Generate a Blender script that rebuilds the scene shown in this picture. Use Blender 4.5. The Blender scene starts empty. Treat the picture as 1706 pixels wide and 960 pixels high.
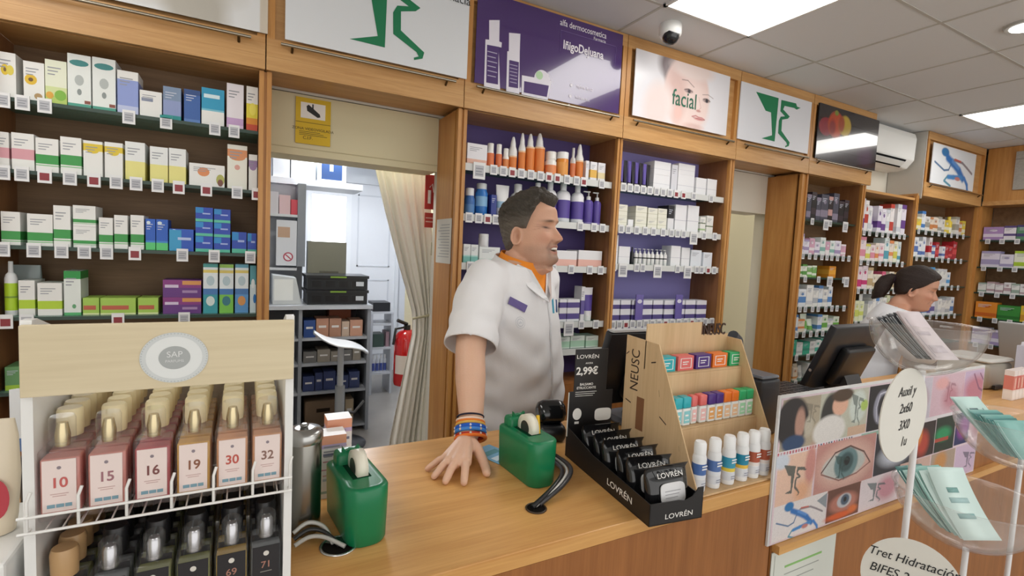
import bpy, bmesh, math, random
import numpy as np
from mathutils import Vector, Matrix, Euler
C = bpy.context.scene.collection
PI = math.pi
# ---------------------------------------------------------------- camera, world, lights
CH = 1.50                                   # camera height
cam = bpy.data.cameras.new('camera'); camo = bpy.data.objects.new('camera', cam); C.objects.link(camo)
FPX=834.3652
AXX=np.array([0.8816830,0.0077660,0.4717783]); AXY=np.array([-0.4694910,-0.0852541,0.8788117]); AXZ=np.array([0.0470459,-0.9963290,-0.0715210])  # world axes in lens space (right, down, forward)
RT=(AXX[0],AXY[0],AXZ[0]); DN=(AXX[1],AXY[1],AXZ[1]); FW=(AXX[2],AXY[2],AXZ[2])
camo.matrix_world = Matrix(((RT[0], -DN[0], -FW[0], 0), (RT[1], -DN[1], -FW[1], 0), (RT[2], -DN[2], -FW[2], CH), (0, 0, 0, 1)))
cam.lens = FPX * 36 / 1706; cam.sensor_width = 36; cam.clip_start = .05
bpy.context.scene.camera = camo
W = bpy.data.worlds.new('world'); bpy.context.scene.world = W; W.use_nodes = True
W.node_tree.nodes['Background'].inputs[0].default_value = (1, 0.98, 0.95, 1)
W.node_tree.nodes['Background'].inputs[1].default_value = 1.35
vs = bpy.context.scene.view_settings
vs.view_transform = 'Standard'; vs.look = 'None'; vs.gamma = 1; vs.use_curve_mapping = False; vs.exposure = 0.35
PANEL_POWER = 5.2
bpy.context.scene.cycles.transparent_max_bounces = 32
def area_light(name, loc, sx, sy, power, col=(1, 1, 1), rot=(0, 0, 0)):
    l = bpy.data.lights.new(name, 'AREA'); l.shape = 'RECTANGLE'; l.size = sx; l.size_y = sy; l.energy = power; l.color = col
    o = bpy.data.objects.new(name, l); C.objects.link(o); o.location = loc; o.rotation_euler = rot
    return o
area_light('stockroom_fill', (.7, 4.6, 2.42), .5, .5, 38, (.93, .96, 1))  # added fill light for the stockroom, no fixture in view
area_light('passage_fill', (3.1, 2.75, 2.5), .3, .2, 6, (1, .97, .9))  # unseen area light without a fixture, fills the second passage
area_light('doorway_fill', (.45, 3.0, 2.45), .35, .25, 10, (1, .98, .94))  # unseen fill added to brighten the doorway and curtain

def lin(c):
    if isinstance(c, str):
        c = c.lstrip('#'); c = [int(c[i:i+2], 16) for i in (0, 2, 4)]
    r = []
    for v in c[:3]:
        v = v / 255
        r.append(v / 12.92 if v <= .04045 else ((v + .055) / 1.055) ** 2.4)
    return (*r, 1)
# pixel -> known plane in the place
def ray(x, y):
    v = np.array([x - 853, y - 480, FPX]); return np.array([v @ A for A in (AXX, AXY, AXZ)])
def onY(x, y, D): d = ray(x, y); t = D / d[1]; return Vector((d[0]*t, D, d[2]*t + CH))
def onZ(x, y, z): d = ray(x, y); t = (z - CH) / d[2]; return Vector((d[0]*t, d[1]*t, z))
def onX(x, y, X): d = ray(x, y); t = X / d[0]; return Vector((X, d[1]*t, d[2]*t + CH))
def proj(P):
    q = np.array([P[0], P[1], P[2] - CH]); c = AXX*q[0] + AXY*q[1] + AXZ*q[2]
    return 853 + FPX*c[0]/c[2], 480 + FPX*c[1]/c[2]
def XatY(px, Y, Z):      # world x where column px meets the line (y=Y, z=Z)
    b = AXY*Y + AXZ*(Z - CH); k = (px - 853) / FPX
    return (k*b[2] - b[0]) / (AXX[0] - k*AXX[2])
def YatX(px, X, Z):
    b = AXX*X + AXZ*(Z - CH); k = (px - 853) / FPX
    return (k*b[2] - b[0]) / (AXY[0] - k*AXY[2])
def ZatP(py, X, Y):
    b = AXX*X + AXY*Y; k = (py - 480) / FPX
    return CH + (k*b[2] - b[1]) / (AXZ[1] - k*AXZ[2])

# ---------------------------------------------------------------- materials
MATS = {}
def new_mat(name):
    m = bpy.data.materials.new(name); m.use_nodes = True; MATS[name] = m
    return m, m.node_tree.nodes, m.node_tree.links, m.node_tree.nodes['Principled BSDF']
def colmat(name, rough=.5, metal=0, spec=.5, trans=0, bump=0, bscale=200, sss=0, alpha=None, coat=0):
    m, n, l, b = new_mat(name)
    a = n.new('ShaderNodeAttribute'); a.attribute_name = 'Col'
    l.new(a.outputs['Color'], b.inputs['Base Color'])
    b.inputs['Roughness'].default_value = rough; b.inputs['Metallic'].default_value = metal
    b.inputs['Specular IOR Level'].default_value = spec
    b.inputs['Transmission Weight'].default_value = trans
    if coat: b.inputs['Coat Weight'].default_value = coat
    if sss:
        b.inputs['Subsurface Weight'].default_value = sss; b.inputs['Subsurface Radius'].default_value = (.01, .004, .002); b.inputs['Subsurface Scale'].default_value = 1
    if alpha is not None: b.inputs['Alpha'].default_value = alpha
    if bump:
        no = n.new('ShaderNodeTexNoise'); no.inputs['Scale'].default_value = bscale; no.inputs['Detail'].default_value = 3
        tc = n.new('ShaderNodeTexCoord'); l.new(tc.outputs['Object'], no.inputs['Vector'])
        bu = n.new('ShaderNodeBump'); bu.inputs['Strength'].default_value = bump; bu.inputs['Distance'].default_value = .01
        l.new(no.outputs['Fac'], bu.inputs['Height']); l.new(bu.outputs['Normal'], b.inputs['Normal'])
    return m
colmat('paint', .6); colmat('carton', .42); colmat('gloss', .12, coat=.3); colmat('plastic', .32); colmat('metal', .25, 1)
colmat('cloth', .85, spec=.2, bump=.05, bscale=260); colmat('skin', .48, spec=.4, sss=.12, bump=.08, bscale=220)
colmat('hair', .5, spec=.35, bump=.5, bscale=260); colmat('matte', .9, spec=.1); colmat('film', .2); colmat('sign_gloss', .17, coat=1.0)
def wood(name, c1, c2, axis, rough=.38, scale=1.0):
    m, n, l, b = new_mat(name)
    tc = n.new('ShaderNodeTexCoord'); mp = n.new('ShaderNodeMapping'); l.new(tc.outputs['Object'], mp.inputs['Vector'])
    s = [9*scale]*3; s['xyz'.index(axis)] = .7*scale; mp.inputs['Scale'].default_value = s
    no = n.new('ShaderNodeTexNoise'); no.inputs['Scale'].default_value = 3; no.inputs['Detail'].default_value = 5; no.inputs['Roughness'].default_value = .6
    l.new(mp.outputs['Vector'], no.inputs['Vector'])
    mp2 = n.new('ShaderNodeMapping'); l.new(tc.outputs['Object'], mp2.inputs['Vector'])
    s2 = [60*scale]*3; s2['xyz'.index(axis)] = 2*scale; mp2.inputs['Scale'].default_value = s2
    n2 = n.new('ShaderNodeTexNoise'); n2.inputs['Scale'].default_value = 4; n2.inputs['Detail'].default_value = 2; l.new(mp2.outputs['Vector'], n2.inputs['Vector'])
    mx = n.new('ShaderNodeMath'); mx.operation = 'MULTIPLY_ADD'; mx.inputs[1].default_value = .35
    l.new(n2.outputs['Fac'], mx.inputs[0]); l.new(no.outputs['Fac'], mx.inputs[2])
    r = n.new('ShaderNodeValToRGB'); r.color_ramp.elements[0].position = .45; r.color_ramp.elements[1].position = .85
    r.color_ramp.elements[0].color = lin(c1); r.color_ramp.elements[1].color = lin(c2)
    l.new(mx.outputs[0], r.inputs['Fac']); l.new(r.outputs['Color'], b.inputs['Base Color'])
    b.inputs['Roughness'].default_value = rough
    return m
wood('wood_x', (182, 132, 76), (208, 162, 106), 'x'); wood('wood_z', (178, 120, 58), (202, 148, 84), 'z')
wood('wood_top', (198, 142, 78), (222, 172, 106), 'x', .3); wood('wood_front', (134, 82, 38), (164, 106, 56), 'z', .4)
wood('wood_back', (112, 84, 58), (134, 104, 74), 'x', .6); wood('wood_dark', (132, 86, 50), (156, 106, 66), 'z', .5)
wood('wood_pale', (206, 190, 156), (224, 210, 178), 'x', .6, .8); wood('ply', (206, 172, 128), (222, 190, 148), 'z', .7)
def glassy(name, col, rough=.02, mixf=.75, ior=1.45):
    """thin transparent sheet: mostly transparent, partly glossy and tinted"""
    m, n, l, b = new_mat(name)
    t = n.new('ShaderNodeBsdfTransparent'); t.inputs[0].default_value = lin(col)
    g = n.new('ShaderNodeBsdfGlossy'); g.inputs['Roughness'].default_value = rough
    lw = n.new('ShaderNodeLayerWeight'); lw.inputs[0].default_value = .5; pw = n.new('ShaderNodeMath'); pw.operation = 'POWER'; pw.inputs[1].default_value = 3.5; l.new(lw.outputs['Facing'], pw.inputs[0])
    fr = n.new('ShaderNodeMath'); fr.operation = 'MULTIPLY_ADD'; fr.inputs[1].default_value = .55; fr.inputs[2].default_value = .03; l.new(pw.outputs[0], fr.inputs[0])
    d = n.new('ShaderNodeBsdfDiffuse'); d.inputs[0].default_value = lin(col)
    m1 = n.new('ShaderNodeMixShader'); m1.inputs[0].default_value = 1 - mixf
    l.new(t.outputs[0], m1.inputs[1]); l.new(d.outputs[0], m1.inputs[2])
    m2 = n.new('ShaderNodeMixShader'); l.new(fr.outputs[0], m2.inputs[0]); l.new(m1.outputs[0], m2.inputs[1]); l.new(g.outputs[0], m2.inputs[2])
    l.new(m2.outputs[0], n['Material Output'].inputs['Surface'])
    return m
glassy('acrylic', (255, 255, 255), .04, .93); glassy('shelf_glass', (150, 200, 185), .03, .6); glassy('clear_glass', (255, 255, 255), .03, .97)
glassy('pink_glass', (238, 158, 146), .03, .30); glassy('rose_glass', (206, 92, 98), .03, .30); glassy('amber_glass', (232, 180, 84), .03, .32)
glassy('peach_glass', (240, 178, 128), .03, .34); glassy('olive_glass', (176, 178, 104), .03, .45); glassy('gold_glass', (228, 190, 84), .03, .4); glassy('grey_glass', (150, 156, 160), .03, .5)
def emis(name, col, s):
    m, n, l, b = new_mat(name); b.inputs['Base Color'].default_value = lin(col)
    b.inputs['Emission Color'].default_value = lin(col); b.inputs['Emission Strength'].default_value = s
emis('lamp', (255, 253, 248), PANEL_POWER); emis('daylight', (250, 252, 255), 2.2)
m, n, l, b = new_mat('stone')
tc = n.new('ShaderNodeTexCoord'); no = n.new('ShaderNodeTexNoise'); no.inputs['Scale'].default_value = 3; no.inputs['Detail'].default_value = 8
l.new(tc.outputs['Object'], no.inputs['Vector']); r = n.new('ShaderNodeValToRGB'); r.color_ramp.elements[0].color = lin((128, 122, 116)); r.color_ramp.elements[1].color = lin((176, 170, 162))
l.new(no.outputs['Fac'], r.inputs['Fac']); l.new(r.outputs['Color'], b.inputs['Base Color']); b.inputs['Roughness'].default_value = .3

# ---------------------------------------------------------------- mesh helper
class MB:
    def __init__(s, M=None): s.v = []; s.f = []; s.c = []; s.m = []; s.s = []; s.mats = []; s.M = M or Matrix.Identity(4); s.col = (1, 1, 1, 1); s.mi = 0
    def use(s, mat, col=None):
        if mat not in s.mats: s.mats.append(mat)
        s.mi = s.mats.index(mat)
        if col is not None: s.col = lin(col)
        return s
    def add(s, vs, fs, smooth=False, col=None):
        b = len(s.v); s.v += [s.M @ Vector(v) for v in vs]
        for f in fs: s.f.append([b + i for i in f]); s.c.append(col or s.col); s.m.append(s.mi); s.s.append(smooth)
        return s
    def box(s, x0, x1, y0, y1, z0, z1, bev=0):
        if bev:
            return s.rbox((x0+x1)/2, (y0+y1)/2, z0, x1-x0, y1-y0, z1-z0, bev)
        v = [(x, y, z) for z in (z0, z1) for y in (y0, y1) for x in (x0, x1)]
        return s.add(v, [(0, 2, 3, 1), (4, 5, 7, 6), (0, 1, 5, 4), (2, 6, 7, 3), (0, 4, 6, 2), (1, 3, 7, 5)])
    def rbox(s, cx, cy, z0, w, d, h, r, seg=3, rt=None):
        """box with rounded vertical edges and slightly rounded top and bottom"""
        rt = min(r, h/2) if rt is None else rt
        def ring(ins, z):
            pts = []
            rr = max(r - ins, .0004)
            for (sx, sy, a0) in ((1, 1, 0), (-1, 1, 90), (-1, -1, 180), (1, -1, 270)):
                for k in range(seg + 1):
                    a = math.radians(a0 + 90*k/seg)
                    pts.append((cx + sx*(w/2 - r) + rr*math.cos(a), cy + sy*(d/2 - r) + rr*math.sin(a), z))
            return pts
        rings = []
        if rt > 0:
            for k in range(3): a = PI/2*k/2; rings.append(ring(rt*(1 - math.sin(a)), z0 + rt*(1 - math.cos(a))))
            for k in range(3): a = PI/2*k/2; rings.append(ring(rt*(1 - math.cos(a)), z0 + h - rt*(1 - math.sin(a))))
        else: rings = [ring(0, z0), ring(0, z0 + h)]
        return s.loft(rings, True, True, smooth=rt > 0)
    def loft(s, rings, cap0=True, cap1=True, smooth=True, closed=True):
        n = len(rings[0]); v = [p for r in rings for p in r]; f = []
        for i in range(len(rings) - 1):
            for j in range(n if closed else n - 1):
                k = (j + 1) % n; f.append((i*n + j, i*n + k, (i+1)*n + k, (i+1)*n + j))
        s.add(v, f, smooth)
        if cap0: s.add(rings[0], [tuple(range(n))[::-1]])
        if cap1: s.add(rings[-1], [tuple(range(n))])
        return s
    def lathe(s, prof, cx=0, cy=0, cz=0, n=16, smooth=True, sx=1, sy=1):
        return s.loft([[(cx + r*sx*math.cos(2*PI*k/n), cy + r*sy*math.sin(2*PI*k/n), cz + z) for k in range(n)] for r, z in prof], True, True, smooth)
    def tube(s, pts, r, n=8, caps=True, smooth=True):
        pts = [Vector(p) for p in pts]; R = r if isinstance(r, (list, tuple)) else [r]*len(pts); rings = []
        t0 = (pts[1] - pts[0]).normalized(); up = Vector((0, 0, 1)) if abs(t0.z) < .9 else Vector((1, 0, 0))
        u = t0.cross(up).normalized()
        for i, p in enumerate(pts):
            t = (pts[min(i+1, len(pts)-1)] - pts[max(i-1, 0)]).normalized()
            u = (u - t*u.dot(t)).normalized(); w = t.cross(u)
            rings.append([p + (u*math.cos(2*PI*k/n) + w*math.sin(2*PI*k/n))*R[i] for k in range(n)])
        return s.loft(rings, caps, caps, smooth)
    def prism(s, poly, o, u, w, t, smooth=False):
        """poly of (a,b) in plane o+a*u+b*w, thickness vector t"""
        o, u, w, t = Vector(o), Vector(u), Vector(w), Vector(t); n = len(poly)
        A = [o + u*a + w*b for a, b in poly]; B = [p + t for p in A]
        s.add(A + B, [tuple(range(n))[::-1], tuple(range(n, 2*n))] + [(i, (i+1) % n, n + (i+1) % n, n + i) for i in range(n)], smooth)
        return s
    def quad(s, a, b, c, d): return s.add([a, b, c, d], [(0, 1, 2, 3)])
    def disc(s, o, u, w, ru, rw, n=20):
        o, u, w = Vector(o), Vector(u), Vector(w)
        return s.add([o + u*ru*math.cos(2*PI*k/n) + w*rw*math.sin(2*PI*k/n) for k in range(n)], [tuple(range(n))])
    def text(s, txt, o, u, w, size, align='CENTER', bold=0, shear=0, depth=0, sx=1.0, space=1.0):
        vs_, fs_ = text_geo(txt, align, bold, shear, space); o, u, w = Vector(o), Vector(u), Vector(w)
        return s.add([o + u*v[0]*size*sx + w*v[1]*size for v in vs_], fs_)
    def mesh(s, name):
        me = bpy.data.meshes.new(name); me.from_pydata([tuple(v) for v in s.v], [], s.f)
        for mn in (s.mats or ['paint']): me.materials.append(MATS[mn])
        me.polygons.foreach_set('material_index', s.m); me.polygons.foreach_set('use_smooth', s.s)
        ca = me.color_attributes.new('Col', 'FLOAT_COLOR', 'CORNER')
        cols = np.repeat(np.array(s.c, dtype=np.float32), [len(f) for f in s.f], axis=0)
        ca.data.foreach_set('color', cols.ravel())
        bm = bmesh.new(); bm.from_mesh(me); bmesh.ops.recalc_face_normals(bm, faces=bm.faces) if not getattr(s, 'keepn', 0) else None; bm.to_mesh(me); bm.free()
        return me
    def build(s, name, parent=None, world=False, label=None, loc=None, bevel=0):
        me = s.mesh(name)
        o = bpy.data.objects.new(name, me); C.objects.link(o)
        if parent is not None:
            o.parent = parent
            if world:
                Mi = Matrix.LocRotScale(parent.location, parent.rotation_euler, None).inverted()
                if parent.parent is not None: Mi = Mi @ Matrix.LocRotScale(parent.parent.location, parent.parent.rotation_euler, None).inverted()
                me.transform(Mi)
        elif world:
            # a single-mesh thing given in world coordinates: put its origin at its base
            xs = [v.co for v in me.vertices]; lo = [min(v[i] for v in xs) for i in range(3)]; hi = [max(v[i] for v in xs) for i in range(3)]
            b = Vector(((lo[0]+hi[0])/2, (lo[1]+hi[1])/2, lo[2])); me.transform(Matrix.Translation(-b)); o.location = b
        if loc is not None: o.location = loc
        if bevel:
            md = o.modifiers.new('bevel', 'BEVEL'); md.width = bevel; md.segments = 2; md.limit_method = 'ANGLE'
        if label: o['label'] = label
        return o
_tc = {}
def text_geo(txt, align, bold, shear, space):
    k = (txt, align, bold, shear, space)
    if k not in _tc:
        cu = bpy.data.curves.new('t', 'FONT'); cu.body = txt; cu.size = 1; cu.align_x = align; cu.offset = bold; cu.shear = shear; cu.space_character = space; cu.resolution_u = 4
        o = bpy.data.objects.new('t', cu); C.objects.link(o)
        me = o.to_mesh(); _tc[k] = ([tuple(v.co) for v in me.vertices], [tuple(p.vertices) for p in me.polygons])
        o.to_mesh_clear(); bpy.data.objects.remove(o); bpy.data.curves.remove(cu)
    return _tc[k]
def tag(o, label, cat, group=None, kind=None):
    o['label'] = label; o['category'] = cat
    if group: o['group'] = group
    if kind: o['kind'] = kind
    return o
def thing(name, label, cat, loc=(0, 0, 0), rz=0, group=None):
    o = bpy.data.objects.new(name, None); C.objects.link(o); o.empty_display_size = .05
    o.location = loc; o.rotation_euler = (0, 0, rz); return tag(o, label, cat, group)
def struct(o, label=None): o['kind'] = 'structure'; return o
def copy_tree(o, parent=None):
    c = o.copy(); C.objects.link(c); c.parent = parent
    for ch in list(o.children): copy_tree(ch, c)
    return c
# ---------------------------------------------------------------- printed pictures (colour carried by a fine mesh)
class Canvas:
    def __init__(s, nx, ny, col, asp=1.0):
        s.a = np.ones((ny, nx, 3)) * np.array(lin(col)[:3]); s.asp = asp
        s.X, s.Y = np.meshgrid(np.linspace(0, 1, nx), np.linspace(0, 1, ny))   # y up
    def mix(s, m, col): c = np.array(lin(col)[:3]); s.a = s.a*(1 - m[..., None]) + c*m[..., None]; return s
    def ell(s, cx, cy, rx, ry, col, soft=.15, rot=0, op=1):
        dx, dy = (s.X - cx)*s.asp, s.Y - cy; c, q = math.cos(rot), math.sin(rot)
        u, v = (dx*c + dy*q)/(rx*s.asp), (-dx*q + dy*c)/ry
        return s.mix(np.clip((1 - np.sqrt(u*u + v*v))/soft + .5, 0, 1)*op, col)
    def rect(s, x0, x1, y0, y1, col, op=1, soft=0):
        if soft: m = np.clip((s.X-x0)/soft+.5, 0, 1)*np.clip((x1-s.X)/soft+.5, 0, 1)*np.clip((s.Y-y0)/soft+.5, 0, 1)*np.clip((y1-s.Y)/soft+.5, 0, 1)
        else: m = ((s.X >= x0) & (s.X <= x1) & (s.Y >= y0) & (s.Y <= y1)).astype(float)
        return s.mix(m*op, col)
    def line(s, pts, w, col, op=1):
        for (x0, y0), (x1, y1) in zip(pts[:-1], pts[1:]):
            ax, ay = x0*s.asp, y0; bx, by = x1*s.asp, y1; dx, dy = bx-ax, by-ay; L = dx*dx + dy*dy + 1e-9
            t = np.clip(((s.X*s.asp - ax)*dx + (s.Y - ay)*dy)/L, 0, 1)
            d = np.hypot(s.X*s.asp - ax - t*dx, s.Y - ay - t*dy); s.mix(np.clip((w/2 - d)/(w*.35) + .5, 0, 1)*op, col)
        return s
    def poly(s, pts, col, op=1):
        m = np.zeros(s.X.shape, bool); n = len(pts)
        for i in range(n):
            x0, y0 = pts[i]; x1, y1 = pts[(i+1) % n]
            c = ((y0 > s.Y) != (y1 > s.Y)); xi = (x1-x0)*(s.Y-y0)/((y1-y0) or 1e-9) + x0
            m ^= c & (s.X < xi)
        return s.mix(m.astype(float)*op, col)
    def noise(s, amp, seed=0):
        r = np.random.RandomState(seed); s.a = np.clip(s.a*(1 + amp*(r.rand(*s.X.shape)[..., None]-.5)), 0, 1); return s
def print_obj(name, cv, o, u, w, parent=None, mat='carton', world=True):
    """o = lower left corner, u and w = full edge vectors"""
    ny, nx = cv.X.shape; o, u, w = (np.array(q, float) for q in (o, u, w))
    P = o + cv.X[..., None]*u + cv.Y[..., None]*w
    idx = np.arange(nx*ny).reshape(ny, nx)
    F = np.stack([idx[:-1, :-1], idx[:-1, 1:], idx[1:, 1:], idx[1:, :-1]], -1).reshape(-1, 4)
    me = bpy.data.meshes.new(name); me.from_pydata(P.reshape(-1, 3).tolist(), [], F.tolist()); me.materials.append(MATS[mat])
    ca = me.color_attributes.new('Col', 'FLOAT_COLOR', 'POINT')
    ca.data.foreach_set('color', np.concatenate([cv.a.reshape(-1, 3), np.ones((nx*ny, 1))], 1).astype(np.float32).ravel())
    ob = bpy.data.objects.new(name, me); C.objects.link(ob)
    if parent is not None:
        ob.parent = parent
        if world: me.transform(Matrix.LocRotScale(parent.location, parent.rotation_euler, None).inverted())
    return ob
# ================================================================ the setting
YF, YB, ZC = 2.2, 2.45, 2.69      # face of the shelving, its back, the ceiling
CORN = 2.1435                     # underside of the pelmets
def slab(name, mat, col, *boxes):
    m = MB().use(mat, col)
    for b in boxes: m.box(*b)
    return struct(m.build(name))
slab('floor', 'stone', '#ffffff', (-2.6, 8.2, -3.5, 6.2, -.05, 0))
# ceiling with its grid of tiles
m = MB().use('paint', '#e6e8ea').box(-2.6, 8.2, -3.5, 2.46, ZC, ZC + .06)
m.use('paint', '#c4c2bc')
for k in range(-8, 10):
    x = 2.33 + .6*k
    if -2.5 < x < 8: m.box(x - .007, x + .007, -3.5, 2.2, ZC - .003, ZC + .01)
for k in range(-8, 2):
    y = 1.25 + .6*k
    m.box(-2.6, 8.2, y - .007, y + .007, ZC - .0026, ZC + .01)
struct(m.build('ceiling'))
slab('ceiling_stockroom', 'paint', '#d6d8da', (-1.4, 4.2, 2.56, 6.2, 2.6, 2.66))
WALLC = '#d8d4c8'
slab('wall_back', 'paint', WALLC, (-2.6, .066, YB + .005, YB + .105, 0, ZC), (.878, 2.71, YB + .005, YB + .105, 0, ZC), (3.458, 8.2, YB + .005, YB + .105, 0, ZC),
     (.066, .878, YB + .005, YB + .105, 2.155, ZC), (2.71, 3.458, YB + .005, YB + .105, 2.155, ZC))
slab('wall_right', 'paint', WALLC, (6.49, 6.6, -3.5, 2.45, 0, ZC))
slab('wall_left', 'paint', WALLC, (-2.6, -2.5, -3.5, 2.45, 0, ZC))
slab('wall_stockroom_left', 'paint', '#c4c8ce', (-1.4, -1.3, 2.56, 6.2, 0, 2.6))
slab('wall_stockroom_back', 'paint', '#dcdfe4', (-1.4, .56, 6.0, 6.1, 0, 2.6), (1.64, 4.2, 6.0, 6.1, 0, 2.6), (.56, 1.64, 6.0, 6.1, 2.3, 2.6))
slab('wall_partition', 'paint', '#e6dfc0', (.985, 1.09, 2.6, 3.4, 0, 2.6))
slab('wall_stockroom_right', 'paint', '#c9cbd0', (1.85, 1.95, 3.4, 6.0, 0, 2.6), (1.09, 1.95, 3.3, 3.4, 0, 2.6))
slab('wall_passage', 'paint', '#d6ceb4', (2.4, 4.2, 3.05, 3.15, 0, 2.6))
# header boxes over the two doorways
m = MB().use('paint', '#d9d0ac').box(.09, .855, 2.452, 2.62, 1.885, 2.15)
m.use('paint', '#c8be98').box(.09, .855, 2.448, 2.453, 1.915, 1.919); struct(m.build('trim_1'))
m = MB().use('paint', '#d8d2c4').box(2.735, 3.434, 2.452, 2.62, 1.87, 2.15); struct(m.build('trim_2'))
# the back room door with its bright window: a fixed frame, door leaf and pane
m = MB().use('paint', '#dfe2e6')
for b in ((.56, .61, 5.96, 6.0, 0, 2.26), (1.60, 1.64, 5.96, 6.0, 0, 2.26), (.56, 1.64, 5.96, 6.0, 2.2, 2.3)): m.box(*b)
struct(m.build('trim_3'))
m = MB().use('paint', '#e9ebee')
for b in ((.61, .655, 5.985, 6.02, 0, 2.2), (1.02, 1.08, 5.985, 6.02, 0, 2.2), (.655, 1.02, 5.985, 6.02, 2.04, 2.2), (.655, 1.02, 5.985, 6.02, 0, 1.44)): m.box(*b)
d = struct(m.build('door_1'))
g = MB().use('daylight', '#ffffff').box(.655, 1.02, 6.004, 6.012, 1.44, 2.04).build('pane', d, label='bright frosted pane')
MB().use('metal', '#c0c0c0').tube([(1.05, 5.985, 1.12), (1.05, 5.94, 1.12), (.97, 5.94, 1.12)], .012).build('door_handle', d)
m = MB().use('paint', '#e2e4e8').box(1.08, 1.6, 5.99, 6.02, 0, 2.2)
m.use('paint', '#cfd2d7')
for (a, b, c, e) in ((1.15, 1.53, 1.25, 2.08), (1.15, 1.53, .2, 1.1)):
    m.box(a, b, 5.984, 5.99, c, c + .015); m.box(a, b, 5.984, 5.99, e - .015, e); m.box(a, a + .015, 5.984, 5.99, c, e); m.box(b - .015, b, 5.984, 5.99, c, e)
struct(m.build('door_2'))
# narrow blue-grey door frame in the second passage
m = MB().use('paint', '#a9b4bc').box(3.35, 3.46, 3.02, 3.05, 0, 2.2); m.use('paint', '#7d868c').box(3.46, 3.485, 3.03, 3.05, 0, 2.2); struct(m.build('trim_4'))

# ================================================================ ceiling fixtures
def ceiling_light(x0, y0, label):
    t = thing('ceiling_light', label, 'ceiling light', (x0 + .3, y0 + .6, ZC - .012), 0, 'recessed ceiling light panels')
    m = MB().use('paint', '#efefec')
    for b in ((-.3, .3, -.6, -.585), (-.3, .3, .585, .6), (-.3, -.285, -.6, .6), (.285, .3, -.6, .6)): m.box(*b, 0, .011)
    m.build('frame', t)
    MB().use('lamp').box(-.285, .285, -.585, .585, .003, .010).build('diffuser', t)
ceiling_light(1.72, .64, 'square white light panel in the ceiling above the purple sign')
ceiling_light(4.73, .64, 'far white light panel in the ceiling near the air conditioner')
ceiling_light(-1.28, .64, 'unseen added white light panel in the ceiling behind the left shelves')  # extra glowing panel added out of view for more light
for x, w in ((-1.28, 'left'), (1.72, 'middle'), (4.73, 'right')):
    ceiling_light(x, -1.76, 'unseen added white light panel in the ceiling of the shop floor, ' + w + ' one')  # added behind the camera, out of view, to light the shop
t = thing('ceiling_spotlight', 'small round recessed spotlight with white ring in the ceiling', 'spotlight', (3.26, 1.05, ZC))
MB().use('paint', '#b9b8b4').lathe([(.075, -.012), (.08, -.004), (.08, 0)], n=28).build('ring', t)
MB().use('lamp').lathe([(.045, -.020), (.056, -.016), (.058, -.011)], n=24).build('bulb', t)
t = thing('security_camera', 'white dome camera with black lens ball under the ceiling', 'security camera', (1.90, 1.97, ZC))
MB().use('plastic', '#f0f1f0').lathe([(.052, 0), (.056, -.012), (.056, -.05), (.048, -.062), (.03, -.07)][::-1], n=28).build('housing', t)
MB(Matrix.Translation((-.008, -.016, -.062)) @ Matrix.Rotation(.5, 4, 'X')).use('gloss', '#1b1d22').lathe([(.012, -.045), (.028, -.038), (.038, -.022), (.042, 0), (.036, .018)], n=24).build('lens_ball', t)

# ================================================================ shelving units along the back wall
POSTS = {0: (-.76, -.72), 1: (.045, .088), 2: (.856, .90), 3: (1.785, 1.82), 4: (2.69, 2.73), 5: (3.436, 3.505), 6: (4.20, 4.245), 7: (5.03, 5.07), 8: (6.19, 6.23)}
def unit(name, label, a, b, back, backcol, zs, mat='shelf', pelmet=True, ztop=CORN, z0=.1, base=.80, strip=None):
    x0, x1 = POSTS[a][1] + .001, POSTS[b][0] - .001
    t = thing(name, label, 'shelves', ((x0 + x1)/2, 2.325, 0), 0, 'wooden shelving units along the back wall')
    m = MB().use(back, backcol).box(x0, x1, YB - .012, YB, z0, ztop + .019); m.build('back_panel', t, True)
    for k, (xa, xb) in enumerate(((x0 - .016, x0 - .0004), (x1 + .0004, x1 + .016))):
        MB().use('wood_dark').box(xa, xb, YF + .012, YB, 0, ztop).build('side_panel', t, True)
    MB().use('wood_x').box(x0, x1, YF - .0, YB - .012, ztop, ztop + .019).build('top_panel', t, True)
    MB().use('wood_front').box(x0, x1, YF - .0, YF + .02, 0, base).box(x0, x1, YF + .02, YB - .012, base - .02, base).build('base_cupboard', t, True)
    for z in zs:
        m = MB().use('wood_dark' if mat == 'wood' else 'shelf_glass').box(x0, x1, 2.222, YB - .013, z - .012, z)
        m.use('plastic', '#d8dad8' if strip else '#2b4238').box(x0, x1, 2.218, 2.222, z - (.03 if strip else .012), z + (.004 if strip else 0))
        m.build('shelf', t, True)
    return t
ZL = [1.92, 1.692, 1.445, 1.208, .955]
ZP = [1.905, 1.668, 1.436, 1.135, .985]
ZQ = [1.905, 1.672, 1.458, 1.128, .93]
Z4 = [1.838, 1.586, 1.417, 1.197, 1.008, .835, .643]
unit('shelving_unit', 'wooden shelves left of the curtained doorway, brown backed', 0, 1, 'wood_back', None, ZL)
unit('shelving_unit', 'purple-backed shelves directly behind the man', 2, 3, 'paint', '#54437e', ZP, strip=True)
unit('shelving_unit', 'lilac-backed shelves under the poster reading facial', 3, 4, 'paint', '#948ccc', ZQ, strip=True)
unit('shelving_unit', 'crowded shelves right of the second doorway, under the fruit poster', 5, 6, 'wood_back', None, Z4, base=.5)
unit('shelving_unit', 'open-topped crowded shelves below the air conditioner', 6, 7, 'wood_back', None, [1.80, 1.565, 1.335, 1.07, .82], ztop=2.10, base=.5)
unit('shelving_unit', 'crowded shelves under the running figure poster in the corner', 7, 8, 'wood_back', None, [1.862, 1.627, 1.372, 1.102, .84], base=.5)
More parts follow.
